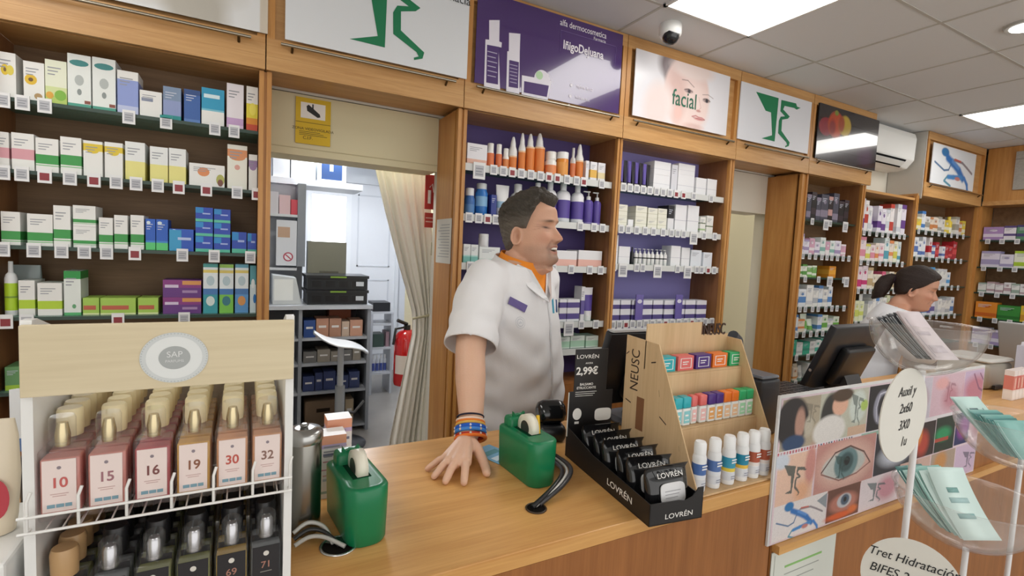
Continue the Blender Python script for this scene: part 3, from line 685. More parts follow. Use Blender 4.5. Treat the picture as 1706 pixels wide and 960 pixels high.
shelf_row([(-32, 27, 87, 'b', 'white carton with sunflower', (Wt, (), (('e', .42, .62, .22, .12, '#e6c62c'), ('e', .42, .62, .08, .045, '#7a5a20'), ('e', .7, .62, .2, .11, '#e2cf50')))),
  (38, 74, 103, 'b', 'white carton with small sunflower', (Wt, (), (('e', .35, .55, .3, .13, '#e0b82c'), ('e', .35, .55, .12, .05, '#6e4c1c'), ('e', .7, .15, .2, .08, '#b09060')))),
  (75, 112, 101, 'b', 'white and lime carton with a meadow', ('#e8ebd4', ((0, .2, '#b9cf6a'), (.2, .4, '#d4dfa0')), (('e', .7, .22, .28, .12, '#7fb53e'), ('e', .2, .2, .18, .08, '#e0a83c')))),
  (112, 152, 91, 'b', 'white carton with teal header, grey tree', ('#e9edea', ((0, .08, '#4aa08c'),), (('e', .5, .84, .42, .06, '#2f8484'), ('e', .5, .52, .2, .1, '#b4bab8'), ('e', .5, .3, .1, .06, '#8e9694'), ('r', .72, .98, .09, .15, '#8c4a3c')), False)),
  (153, 193, 97, 'b', 'white carton with teal header, grey tree', ('#e9edea', ((0, .08, '#4aa08c'),), (('e', .5, .84, .42, .06, '#2f8484'), ('e', .5, .52, .2, .1, '#b4bab8'), ('e', .5, .3, .1, .06, '#8e9694'), ('r', .72, .98, .09, .15, '#8c4a3c')), False)),
  (195, 231, 119, 'b', 'white and lavender-blue carton', ('#8f9fd8', ((.8, 1, Wt), (0, .2, '#c0c8e8')))),
  (232, 270, 152, 'b', 'low white carton with blue edge', (Wt, (), (('r', .08, .6, .6, .72, '#8890a8'),))),
  (271, 302, 145, 'b', 'grey-blue carton with violet print', ('#7f93b0', ((.0, .16, '#1f8f90'), (.16, .6, '#8f9cc8')))),
  (306, 334, 150, 'b', 'deep blue carton', ('#3a62a8', ((.85, 1, '#2f4d86'), (0, .12, '#5a80bc')))),
  (335, 374, 148, 'b', 'carton with turquoise top and white base', (Wt, ((.45, 1, '#2f9cc4'), (.40, .45, '#7cc4d8')), (('r', .1, .8, .74, .84, '#d8eef4'),), False)),
  (377, 406, 140, 'b', 'tall white carton with lilac foot', ('#ece6ec', ((.1, .25, '#c8a4d0'), (0, .1, '#dcc4e0')))),
  (410, 439, 145, 'b', 'tall white, yellow and red carton', (Wt, ((0, .16, '#cc4a2c'), (.16, .3, '#e0902c'), (.3, .62, '#e6d63c')), (('e', .55, .5, .3, .14, '#f0e45c'),)))], 1.92, yb, LB, 0, g1)
shelf_row([(-24, 15, 220, 'b', 'white carton with pink band', (Wt, ((.3, .58, '#dca0aa'),))), (18, 57, 222, 'b', 'white carton with pink band', (Wt, ((.3, .58, '#dca0aa'),))),
  (59, 98, 231, 'b', 'white carton with green band', grn(.25, .52)), (100, 136, 229, 'b', 'white carton with green band', grn(.25, .52)),
  (138, 171, 235, 'b', 'white carton with yellow header', (Wt, ((.72, .92, '#e2c638'),), (('e', .5, .72, .3, .07, '#e2c638'),))), (174, 205, 238, 'b', 'white carton with yellow header', (Wt, ((.72, .88, '#e2c638'),), (('e', .5, .72, .3, .09, '#e2c638'),))),
  (208, 242, 237, 'b', 'white carton with pale yellow lower half', ('#e9ebea', ((0, .5, '#e8e08c'),))), (249, 280, 245, 'b', 'white carton with pale yellow lower half', ('#e9ebea', ((0, .5, '#e8e08c'),))), (281, 310, 248, 'b', 'white carton with pale yellow lower half', ('#e9ebea', ((0, .5, '#e8e08c'),))),
  (314, 375, 274, 'b', 'wide white carton with orange oval', (Wt, (), (('e', .4, .65, .17, .2, '#e0905c'), ('e', .88, .35, .12, .25, '#b0b05c'), ('e', .88, .22, .08, .16, '#7a4a3c')))),
  (378, 412, 242, 'b', 'tall white carton with orange badge', ('#ecebe0', ((.74, .9, '#dc9464'),), (('e', .5, .74, .42, .09, '#dc9464'), ('e', .5, .5, .14, .06, '#e0a89c')))), (414, 441, 258, 'b', 'white carton with violet badge', (Wt, ((.66, .84, '#a084b0'),), (('e', .5, .66, .42, .1, '#a084b0'),)))], 1.692, yb, LB, 1, g1)
bl = ('#2a5fc0', ((0, .24, '#5cc878'), (.24, .3, '#4088d0')), (('e', .3, .88, .2, .05, '#d8e8f0'),)); bs = ('#2c4cb4', ((0, .2, '#5cc0a4'),), (('r', 0, .45, .6, .98, '#2f8cd0'), ('e', .25, .8, .12, .12, '#dcecf4'), ('r', .4, .85, .52, .62, '#a8b8e8')), False)
shelf_row([(-40, 34, 353, 'b', 'wide white carton with green band', grn(.16, .42)), (44, 88, 357, 'b', 'wide white carton with green band', grn(.16, .42)), (89, 118, 343, 'b', 'tall white carton with green band', grn(.2, .42)),
  (121, 160, 378, 'b', 'white carton with thin green band', grn(.18, .34)), (121, 160, 343, 'b', 'white carton with thin green band', grn(.18, .34), .115),
  (164, 188, 363, 'b', 'white carton with green band', grn(.2, .44)), (190, 213, 359, 'b', 'white carton with green band', grn(.2, .44)), (217, 240, 359, 'b', 'white carton with green band', grn(.2, .44)),
  (242, 259, 365, 'b', 'narrow blue carton with green foot', bl), (260, 280, 366, 'b', 'narrow blue carton with green foot', bl),
  (281, 323, 382, 'b', 'wide blue carton with turquoise side', ('#2c58bc', (), (('r', 0, .5, 0, .95, '#3a9ccc'), ('e', .2, .85, .14, .12, '#e0ecf4'), ('r', .35, .9, .5, .62, '#b8c8ec')), False)),
  (325, 355, 394, 'b', 'small blue carton with green foot', bs), (325, 355, 370, 'b', 'middle blue carton of stack', bs, .0785), (325, 355, 346, 'b', 'topmost blue carton of stack', bs, .157),
  (356, 384, 396, 'b', 'small blue carton with green foot', bs), (356, 384, 372, 'b', 'middle blue carton of stack', bs, .078), (356, 384, 349, 'b', 'topmost blue carton of stack', bs, .156),
  (386, 411, 387, 'b', 'blue carton with green foot', bs), (412, 439, 389, 'b', 'blue carton with green foot', bs)], 1.445, yb, LB, 2, g1)
tp = lambda a, b, c: (('#e4ebee'), ((.93, 1, a), (.82, .88, '#e4d070'), (.38, .5, '#4a7cb8'), (0, .38, b)), (('e', .5, .66, .28, .1, '#b8ccd4'), ('e', .5, .25, .3, .1, c)), False)
lm = (Wt, ((.2, .45, '#b8d638'),))
lr = ('#a8cc58', ((0, .1, '#e0e8b0'),), (('r', .04, .8, .3, .55, '#c06048'),), False)
shelf_row([(-2, 27, 436, 'o', 'white bottle with lime label', ('#e8eaec', ((.1, .6, '#b4d834'), (.33, .36, '#7fa8a0')), None, .2, .4)), (30, 58, 468, 'b', 'white carton with lime band', lm), (62, 104, 472, 'b', 'wide white carton with lime band', lm),
  (106, 135, 452, 'b', 'tall white carton with green top', ('#e6ebe6', ((.82, 1, '#2f9a48'), (0, .06, '#58b070')), (('e', .6, .2, .12, .05, '#6aa878'),))),
  (137, 165, 497, 'b', 'low lime carton with red lettering', lr), (166, 227, 497, 'b', 'long low lime carton with red lettering', lr), (229, 264, 497, 'b', 'low lime carton with red lettering', lr),
  (270, 336, 496, 'b', 'purple carton with orange corner', ('#6a3a84', ((.55, 1, '#8c3c84'),), (('r', .5, 1, .72, .95, '#d89858'), ('r', .05, .4, .55, .72, '#d8c8e0'), ('r', .5, .9, .25, .4, '#a888b4')), False)), (270, 336, 467, 'b', 'purple carton with orange corner', ('#6a3a84', ((.55, 1, '#8c3c84'),), (('r', .5, 1, .72, .95, '#d89858'), ('r', .05, .4, .55, .72, '#d8c8e0'), ('r', .5, .9, .25, .4, '#a888b4')), False), .091),
  (338, 363, 440, 'b', 'tall white carton with teal foot', tp('#4a9c98', '#3c9ca8', '#d8e4e0')), (365, 389, 441, 'b', 'tall white carton with lime foot', tp('#98c858', '#7cc450', '#3c7c88')), (391, 414, 441, 'b', 'tall white carton with blue foot', tp('#68a8c0', '#5c98d0', '#d89858')), (416, 439, 443, 'b', 'tall teal and white carton with blue swirl', ('#5aa4b0', ((0, .6, '#d4e6ec'),), (('e', .5, .62, .3, .1, '#e8f2f2'), ('e', .8, .3, .25, .1, '#2c78c0')), False))], 1.208, yb, LB, 3, g1)
shelf_row([(3, 38, 612, 'b', 'green carton with lime foot', ('#6a9c64', ((0, .22, '#a8cc40'),))), (60, 110, 605, 'b', 'white carton', (Wt, ())), (160, 200, 600, 'b', 'brown carton', ('#9c8468', ())), (330, 380, 600, 'b', 'tan carton', ('#a88c70', ()))], .955, yb, LB, 4, g1)
# grey zipped pouch behind the lime bottle
m = MB().use('film', '#a8b4b4'); m.loft([[(.05*s*math.cos(a), .02*math.sin(a)*q + .001*math.sin(a), z) for a in [2*PI*k/14 for k in range(14)]] for z, s, q in ((0, 1, 1.2), (.05, 1.05, 1), (.12, .95, .6), (.165, .9, .1))])
o = m.build('refill_pouch'); o.location = (XatY(40, 2.36, 1.25), 2.37, 1.209); tag(o, 'translucent grey pouch standing behind the white bottle with lime label', 'pouch')
tags([-40, 5, 38, 75, 215, 277, 358, 390], 1.92, 2.216, LB, 0, (), (), 0, (5,)); tags([5, 37, 75, 117, 157, 194, 227, 263, 298, 344, 395, 428], 1.692, 2.216, LB, 1, (2, 4, 8, 9, 11)); tags([5, 57, 103, 141, 178, 225, 304, 357, 417], 1.445, 2.216, LB, 2, (5,))
tags([10, 45, 197, 307], 1.208, 2.216, LB, 3, (0, 2)); tags([30, 120, 260], .955, 2.216, LB, 4)

# -------- bay behind the man
LIM['behind the man'] = (.905, 1.7815); LIM['under the face poster'] = (1.8235, 2.686)
B2 = 'behind the man'; g2 = 'products on the purple shelves'; OR = '#e08038'
wo = lambda a=.06, b=.62: ('#eeecea', ((a, b, OR), (b, b + .04, '#f0c8a0')))
shelf_row([(778, 812, 240, 'b', 'white carton with pink foot', ('#ecebf0', ((0, .3, '#e8b8a4'),))), (814, 826, 238, 'o', 'slim white bottle with orange label', ('#f0eeea', ((.08, .6, '#e07848'),), None, .3, .8)), (828, 838, 240, 'o', 'slim white bottle with orange label', ('#f0eeea', ((.08, .6, '#e07848'),), None, .3, .8)), (840, 850, 247, 'o', 'short white bottle with orange label', ('#f0eeea', ((.08, .5, '#e08a4c'),), None, .3, .8)),
  (851, 864, 227, 's', 'white spray bottle with orange label', wo(.05, .4)), (866, 877, 221, 's', 'white spray bottle with orange label', wo(.05, .5)), (879, 893, 222, 's', 'tall white spray bottle with orange label', wo(.05, .62)), (894, 911, 221, 's', 'tall white spray bottle with orange label', wo(.05, .62)),
  (913, 931, 252, 'o', 'white tub with orange label', ('#f0eeea', ((.05, .45, '#e8905c'),), None, .3, .9)), (933, 951, 253, 'j', 'orange jar with white lid', ('#e49038', ((.1, .6, '#e8a050'),))), (953, 961, 246, 'o', 'slim grey-white bottle', ('#d8d4d2', ((.05, .5, '#d87c50'),), None, .3, .5)), (962, 974, 240, 's', 'white spray bottle with orange foot', wo(.05, .5)),
  (976, 981, 268, 'b', 'thin white carton', ('#ecebf0', ())), (984, 995, 270, 'b', 'white carton with yellow print', ('#ecebf0', ((.2, .6, '#e8b858'),))), (996, 1008, 272, 'b', 'white carton with yellow edge', ('#ecebf0', ((.2, .5, '#ecdcae'),)))], 1.905, 2.25, B2, 0, g2, .09)
pu = lambda a=.12, b=.56: ('#eeedf2', ((a, b, '#5c4a9c'),), None, .2, .42)
shelf_row([(777, 794, 313, 'o', 'blue bottle with white cap', ('#3a6cb0', ((.1, .4, '#5888c0'),), '#e8e8ea', .28, .8)), (796, 816, 305, 'o', 'bright blue bottle with pale cap', ('#2f78c8', ((.3, .6, '#88b8e0'),), '#d8dce0', .18, .8)), (818, 827, 325, 'b', 'dark blue carton', ('#2c3c8c', ())), (829, 852, 308, 't', 'big white squeeze tube', ('#e8e8ea', ((.3, .5, '#9cc0d8'),))), (856, 880, 306, 'o', 'white bottle partly hidden by the hair', ('#e6e6e8', ((.2, .5, '#c4ccd8'),), None, .25, .5)),
  (890, 909, 304, 'o', 'white bottle with purple label', pu()), (911, 931, 302, 'o', 'white bottle with purple label', pu()), (933, 955, 303, 'o', 'white bottle with purple label', pu()), (957, 976, 307, 'o', 'white bottle with purple label', pu()), (977, 991, 318, 'p', 'purple pump bottle with white pump', ('#5c4a9c', ((.05, .1, '#8478b8'),))), (992, 1004, 320, 'p', 'purple pump bottle with white pump', ('#5c4a9c', ((.05, .1, '#8478b8'),)))], 1.668, 2.25, B2, 1, g2, .09)
tl = ('#e8ecec', ((0, .35, '#7cc0b8'), (.35, .42, '#b4dcd8')))
shelf_row([(772, 784, 407, 'b', 'white carton with teal foot', tl), (785, 797, 408, 'b', 'white carton with teal foot', tl), (798, 833, 412, 'b', 'long white carton with pale green foot', ('#e8ecec', ((0, .3, '#cde4dc'),))), (800, 816, 390, 'j', 'white lidded tub', ('#e4e4e8', (), '#f0f0f2'), .10),
  (880, 922, 418, 'b', 'long white carton with pink foot', ('#ecebee', ((0, .45, '#ecb8ac'),), (), False)), (924, 962, 418, 'b', 'long white carton with pink foot', ('#ecebee', ((0, .45, '#ecb8ac'),), (), False)), (963, 1003, 418, 'b', 'long white carton with pink foot', ('#ecebee', ((0, .45, '#ecb8ac'),), (), False))], 1.436, 2.25, B2, 2, g2, .12)
pw = ('#eae9ee', ((.2, .7, '#5c4e90'),), (), False)
shelf_row([(932, 944, 517, 'b', 'white carton with purple panel', pw), (932, 944, 499, 'b', 'white carton with purple panel', pw, .0535), (945, 966, 517, 'b', 'white carton with purple panel', pw), (945, 966, 499, 'b', 'white carton with purple panel', pw, .0535),
  (967, 973, 478, 'b', 'tall white carton half hidden', ('#e6e5ea', ((.2, .6, '#6c60a0'),))), (974, 991, 480, 't', 'white tube with purple print', ('#ecebf0', ((.3, .78, '#5a489c'),)))], 1.135, 2.25, B2, 3, g2, .07)
gp = ('#e2ebe4', ((.1, .6, '#b8dcc4'),))
shelf_row([(930, 950, 562, 'b', 'pale green carton', gp), (951, 975, 560, 'b', 'pale green and white carton', gp), (976, 1000, 560, 'b', 'pale green carton', gp)], .985, 2.25, B2, 4, g2)
tags([1002], 1.905, 2.216, B2, 0); 
tags([798], 1.895, 2.215, B2, 0, (), (0,), 1)
for i, (z, row, pxs, red) in enumerate(((1.905, 0, [822, 838, 853, 868, 884, 900, 914, 928, 944, 960, 972], (2, 6, 7, 10)), (1.668, 1, [781, 797, 812, 826, 966, 989, 1003], (2,)), (1.436, 2, [783, 921, 951, 982, 1000], ()), (1.135, 3, [968, 992], ()))):
    tags(pxs, z, 2.216, B2, row, red, (), 2 if row == 0 else 0)
tags([947], 1.12, 2.214, B2, 3, (), (0,), 2)

# -------- lilac bay under the face poster
B3 = 'under the face poster'; g3 = 'products on the lilac shelves'
W2 = ('#eeeef2', ((.42, .44, '#c8c8d4'),), (), False); CR = ('#eceadc', ((.46, .5, '#c9c8b0'), (.1, .14, '#d4d2c0')), (), True)
shelf_row([(1034 + 6.4*k, 1040 + 6.4*k, 266 + k*1.2, 't', 'slim %s tube' % ('black' if k % 2 else 'violet'), ('#1f1c28' if k % 2 else '#6454a8', (), '#17151c')) for k in range(8)] +
  [(1088, 1116, 292, 'b', 'white carton', W2), (1088, 1116, 270, 'b', 'white carton', W2, .085), (1118, 1128, 275, 'b', 'pale grey carton', ('#dcdce4', ())), (1129, 1157, 292, 'b', 'white carton', W2), (1129, 1157, 274, 'b', 'white carton', W2, .095), (1159, 1176, 297, 'b', 'white carton', W2), (1178, 1194, 299, 'b', 'white carton', W2)], 1.905, 2.25, B3, 0, g3, .09)
shelf_row([(1028, 1045, 362, 'b', 'cream carton', CR), (1028, 1045, 341, 'b', 'cream carton', CR, .073), (1047, 1056, 366, 'b', 'small white carton', W2), (1058, 1077, 364, 'b', 'cream carton', CR), (1058, 1077, 344, 'b', 'cream carton', CR, .075), (1079, 1095, 366, 'b', 'cream carton', CR), (1079, 1095, 347, 'b', 'cream carton', CR, .075), (1096, 1111, 366, 'b', 'cream carton', CR), (1096, 1111, 348, 'b', 'cream carton', CR, .075), (1112, 1122, 343, 'b', 'black carton', ('#242228', ((0, .5, '#e4e4e8'),))),
  (1124, 1143, 342, 'b', 'tall white carton', W2), (1145, 1164, 343, 'b', 'tall white carton', W2), (1166, 1175, 362, 'b', 'white carton with green print', ('#ecece8', ((.2, .3, '#a8c090'), (.6, .66, '#6c7c60')))), (1177, 1188, 360, 'b', 'white carton with dark print', ('#ecece8', ((.4, .46, '#6c7c60'),)))], 1.672, 2.25, B3, 1, g3, .09)
shelf_row([(1020, 1029, 392, 'b', 'tall narrow white carton', W2), (1031, 1050, 411, 'b', 'white carton', W2), (1052, 1057, 412, 'o', 'black bottle', ('#1e1e24', ()))] +
  [(1059 + 7*k, 1064.5 + 7*k, 414 + k*.4, 'p', 'small white pump bottle with dark collar', ('#ecebea', ((.48, .56, '#232326'),))) for k in range(8)] +
  [(1117, 1133, 410, 'b', 'white carton', W2), (1135, 1149, 413, 'b', 'white carton', W2), (1151, 1169, 417, 'b', 'white carton', ('#e6eaf2', ())), (1171, 1186, 421, 'b', 'pale white carton', ('#e6eaf2', ()))], 1.458, 2.25, B3, 2, g3, .08)
it = []
for k in range(9):
    a = 1016 + 18.0*k; b_ = a + 16.4
    it.append((a, b_, 517, 'b', 'white carton with purple panel', ('#ecebf2', ((.1, .55, '#564a88'),), (), False))); it.append((a, b_, 501, 'b', 'white carton with purple panel', ('#ecebf2', ((.1, .55, '#564a88'),), (), False), .068))
shelf_row(it, 1.128, 2.25, B3, 3, g3, .09)
for k, px in enumerate((1067, 1133)):
    o = MB().use('gloss', '#6e62ac').box(-.028, .028, -.003, .003, 0, .15).use('carton', '#dcd8ec').disc((0, -.0035, .11), (1, 0, 0), (0, 0, 1), .018, .012).build('shelf_tester', loc=(XatY(px, 2.222, 1.2), 2.235, 1.1355))
    tag(o, 'lilac divider card on the fourth shelf under the face poster, %s one' % ('left', 'right')[k], 'divider card')
for z, row, pxs, red in ((1.905, 0, list(range(1038, 1130, 11)) + [1138, 1155, 1184], (8, 9)), (1.672, 1, [1034, 1046, 1060, 1074, 1088, 1104, 1118, 1128, 1138, 1172, 1190], ()), (1.458, 2, [1022, 1060, 1070, 1128, 1160, 1168, 1179, 1189], (6,)), (1.128, 3, list(range(1020, 1186, 11)), (2, 8, 12))):
    tags(pxs, z, 2.216, B3, row, red)
tags([1155], 1.655, 2.214, B3, 1, (), (0,), 11); tags([1037, 1095, 1145], 1.445, 2.214, B3, 2, (), (0, 1, 2), 8)

# -------- crowded bays further right: one object per package
def pack_row(xa, xb, z, y, place, row, group, pal, hmin, hmax, wmin=.045, wmax=.09, kinds='bbbbbo', gap=.004, end=False, fill=1.0, hang=0):
    x = xa + random.uniform(0, .01); n = 0
    while x < xa + (xb - xa)*fill - wmin and n < 25:
        w = random.uniform(wmin, wmax); w = min(w, xb - x); k = random.choice(kinds); h = random.uniform(hmin, hmax); look, base, band = random.choice(pal)
        if k in 'osp': w = min(w, .055)
        a = random.uniform(.08, .3); b = a + random.uniform(.15, .35)
        if k == 'b': st = (base, ((a, b, band),), (('e', .5, .72, .2, .08, band),)) if random.random() < .5 else (base, ((a, b, band), (.86, 1, band)))
        elif k == 'o': st = (base, ((a, b + .1, band),), None, .22, .5)
        else: st = (base, ((a, b + .1, band),))
        word = {'b': 'carton', 'o': 'bottle', 'p': 'pump bottle', 's': 'spray bottle', 't': 'tube', 'j': 'jar'}[k]
        lab = '%s %s, %s along %s shelf %s' % (look, word, ORD[n], ROWN[row], place)
        if end: put(k, y + .06, xb - (x - xa) - w/2, z + .0006, w, .10, h, st, lab, group, rz=-PI/2)
        else: put(k, x + w/2, y + .055, z + .0006, w, .09 if k == 'b' else w, h, st, lab, group)
        x += w + gap; n += 1
def tag_row(xa, xb, z, y, place, row, n, end=False):
    key = ('tag', False, False, False)
    for k in range(n):
        o = bpy.data.objects.new('price_tag', MESHC[key]); C.objects.link(o); u = xa + (xb - xa)*(k + .5)/n + random.uniform(-.01, .01)
        o.location = (u, y - .0025, z - .008)
        if end: o.location = (y - .0025, xb - (u - xa), z - .008); o.rotation_euler = (0, 0, -PI/2)
        tag(o, 'white price tag, %s along %s shelf edge %s' % (ORD[k], ROWN[row], place), 'price tag', 'price tags on the shelf edges')
WH = [('white and grey', '#ecebe8', '#b8bcc4'), ('white and blue', '#e8ebf0', '#5c8cc8'), ('plain white', '#eeedea', '#d8d8dc')]
P4 = [[('black', '#201e22', '#3c3038'), ('dark grey', '#4c4c5c', '#8c8498'), ('pale grey', '#c8ccd8', '#8088a0'), ('black and pink', '#2c2428', '#c89c98')],
      [('white and cream', '#eae8d8', '#c8c498'), ('pink and white', '#d8a8c0', '#ece4e8'), ('white and teal', '#e4ecea', '#88b8b0'), ('white and lilac', '#e6e2ee', '#a898c0')],
      [('green and white', '#7cb060', '#e4ecdc'), ('white and green', '#e8ece0', '#5c9c4c')], WH + [('white and lilac', '#e6e2ee', '#a898c0')], WH + [('white and orange', '#ecdcc8', '#dc8848'), ('white and green', '#e4ecdc', '#6cac4c')],
      [('teal', '#3cae90', '#2c9078'), ('white and teal', '#e4ecea', '#4cb49c'), ('plain white', '#e4e4e2', '#c8c8c8')], [('white and orange', '#ecdcc8', '#dc9858'), ('plain white', '#e4e4e2', '#c8c8c8')]]
B4 = 'under the fruit poster'; g4 = 'products under the fruit poster'
H4 = [(.14, .24), (.09, .15), (.075, .10), (.10, .165), (.08, .14), (.09, .12), (.08, .12)]
for r_, z in enumerate(Z4):
    pack_row(3.53, 4.17, z, 2.23, B4, r_, g4, P4[r_], *H4[r_], wmin=.05, wmax=.11 if r_ == 0 else .085, kinds='bbb' if r_ == 2 else 'bbbbt' if r_ > 3 else 'bbbb', fill=(.95, .97, .45, .8, .95, .9, .8)[r_])
    tag_row(3.53, 4.18, z, 2.216, B4, r_, (3, 9, 4, 8, 8, 5, 4)[r_])
put('b', 4.00, 2.29, 1.4176, .09, .09, .09, ('#d88c28', ((.3, .7, '#e8a840'),)), 'small orange carton alone on the third shelf under the fruit poster', g4)
for k, (px, py) in enumerate(((1376, 374), (1408, 378), (1382, 469), (1410, 471))):
    zz = (1.832, 1.832, 1.411, 1.411)[k]; o = bpy.data.objects.new('price_tag', MESHC[('tag', False, True, False)]); C.objects.link(o); o.location = (XatY(px, 2.213, zz), 2.211, zz - .012)
    tag(o, 'large white shelf notice, %s, %s shelf under the fruit poster' % (('left one', 'right one')[k % 2], ('top', 'third')[k//2]), 'price tag', 'price tags on the shelf edges')
P5 = [[('white and violet', '#e6e2ee', '#6c4a90'), ('plain white', '#ececee', '#d0d4dc'), ('white and pale blue', '#e4eaf2', '#a8c0dc'), ('white and red', '#ece8e8', '#c0483c')], [('white and pink', '#ecdce0', '#dc90a4'), ('white and yellow', '#ecebd8', '#d8d060'), ('white and orange', '#ece0d4', '#e0905c'), ('white and teal', '#e0eaea', '#58a0b4')],
      [('pink and white', '#d85c80', '#ecdce0'), ('white and magenta', '#ecdce4', '#c83c78'), ('white and beige', '#e8e0d0', '#c0a880')], WH + [('white and lime', '#e8ecc8', '#d4dc70')], WH]
B5 = 'below the air conditioner'; g5 = 'products below the air conditioner'
for r_, z in enumerate([1.80, 1.565, 1.335, 1.07]):
    pack_row(4.28, 5.0, z, 2.23, B5, r_, g5, P5[r_], *((.19, .27), (.13, .2), (.12, .19), (.16, .22))[r_], wmin=.045, wmax=.08, kinds='bbbbt'); tag_row(4.28, 5.0, z, 2.216, B5, r_, 8)
P6 = [[('yellow and white', '#e6cc48', '#ece8d0'), ('white and blue', '#e8ebf0', '#4c84c8'), ('white and orange', '#ecdfd0', '#d08850'), ('white and grey', '#e8e6e2', '#a8a498')], [('white and red', '#ece4e4', '#b82c38'), ('red', '#b02830', '#d85050'), ('white and blue', '#e8ebf0', '#5c78b8')], [('white and blue', '#e8ebf0', '#58a0d8'), ('plain white', '#eeedea', '#d8d8dc')], WH + [('white and violet', '#e4e2ec', '#6c64a0')], WH]
B6 = 'under the running figure'; g6 = 'products under the running figure poster'
for r_, z in enumerate([1.862, 1.627, 1.372, 1.102]):
    pack_row(5.12, 6.15, z, 2.23, B6, r_, g6, P6[r_], *((.11, .17), (.11, .19), (.12, .18), (.12, .17))[r_], wmin=.05, wmax=.095, kinds='bbbbo', fill=(.97, .95, .8, .9)[r_]); tag_row(5.12, 6.1, z, 2.216, B6, r_, 8)
P7 = [[('lilac and white', '#b090c8', '#e0d8ec'), ('white and purple', '#e8e4ec', '#5c4c84'), ('green and purple', '#5c8c6c', '#4c4478')], [('white and green', '#e4ece0', '#6cac6c'), ('white and lime', '#e6ead8', '#a8c838'), ('white and lilac', '#e0dcec', '#a8a0c8')], [('small white', '#e4e4e2', '#9cb0a4'), ('small white', '#e6e2e4', '#b89ca4')],
      [('green', '#3c8c3c', '#2c7030'), ('yellow', '#e0bc38', '#c89030'), ('orange', '#e08c2c', '#c86420'), ('white and red', '#e8e4d4', '#c85840'), ('pale pink', '#e4d4d4', '#886c98')], [('lilac', '#a898c4', '#e0dcec'), ('yellow', '#e4cc2c', '#e09c30')]]
B7 = 'of the end wall'; g7 = 'products on the end wall'
for r_, z in enumerate(ZE):
    for a_, b_ in ((1.30, 2.155),):
        pack_row(a_, b_, z, 6.262, B7, r_, g7, P7[r_], *((.12, .15), (.12, .17), (.09, .11), (.13, .17), (.13, .16))[r_], wmin=.07 if r_ != 2 else .05, wmax=.16 if r_ != 2 else .06, kinds='b', end=True); tag_row(a_, b_, z, 6.244, B7, r_, 8, True)
# ================================================================ the counter
CT = 1.0; FR, BK = .695, 1.222
def counter(x0, x1, label, ledge=False):
    t = thing('counter', label, 'counter', ((x0+x1)/2, (FR+BK)/2, 0), 0, 'wooden shop counter')
    MB().use('wood_top').box(x0, x1, FR, BK, CT - .03, CT).build('worktop', t, True, bevel=.0015)
    MB().use('wood_front').box(x0, x1, FR + .001, FR + .02, 0, CT - .0305).build('front_panel', t, True)
    MB().use('wood_front').box(x0, x0 + .02, FR + .021, BK - .05, 0, CT - .0305).box(x1 - .02, x1, FR + .021, BK - .05, 0, CT - .0305).build('side_panel', t, True)
    if ledge: MB().use('wood_top').box(x0 + .004, x1, FR - .018, FR + .0005, .828, .848).build('ledge', t, True)
    return t
counter(-.75, 1.088, 'wooden counter the man rests his hand on')
counter(1.094, 4.7, 'wooden counter section behind the picture collage', True)
# ---------------------------------------------------------------- perfume display
Y0 = .72
XL, XR = -.212, .058
t = thing('display_stand', 'white wire perfume display with a pale wooden header board', 'display stand', ((XL+XR)/2, .83, CT + .0005))
m = MB().use('wood_pale').box(XL, XR + .001, Y0 - .008, Y0, 1.318, 1.397); h = m.build('header_board', t, True, bevel=.001)
c = onY(291, 596, Y0 - .009); o = MB().use('paint', '#d2d6d6').disc((c.x, Y0 - .0088, c.z), (1, 0, 0), (0, 0, 1), .0345, .0305, 40)
o.use('paint', '#b7bdbd')
N = 60
for k in range(N):
    a = 2*PI*k/N; o.box(c.x + .033*math.cos(a) - .0006, c.x + .033*math.cos(a) + .0006, Y0 - .0091, Y0 - .0086, c.z + .029*math.sin(a) - .0006, c.z + .029*math.sin(a) + .0006)
o.use('paint', '#e4e7e6').disc((c.x, Y0 - .0092, c.z), (1, 0, 0), (0, 0, 1), .0285, .0255, 36); o.use('paint', '#a9adad').disc((c.x, Y0 - .0095, c.z), (1, 0, 0), (0, 0, 1), .0160, .0140, 32)
o.use('paint', '#e2e4e4').text('SAP', (c.x, Y0 - .0098, c.z + .0008), (1, 0, 0), (0, 0, 1), .010); o.text('PARFUMS', (c.x, Y0 - .0098, c.z - .0055), (1, 0, 0), (0, 0, 1), .0045)
o.build('round_emblem', t, True)
for x in (XL - .002, XR - .008):
    m = MB().use('plastic', '#e9e9e7').prism([(Y0 + .001, CT + .012), (Y0 + .001, 1.392), (Y0 + .004, 1.401), (Y0 + .02, 1.401), (.975, 1.33), (.975, CT + .012)], (x, 0, 0), (0, 1, 0), (0, 0, 1), (.010, 0, 0)); m.build('side_frame', t, True)
MB().use('paint', '#b0a593').box(XL + .009, XR - .009, .962, .968, CT + .014, 1.325).build('back_panel', t, True)
MB().use('plastic', '#dddcd8').box(XL - .004, XR + .006, Y0 - .004, .98, CT + .001, CT + .010).build('base', t, True)
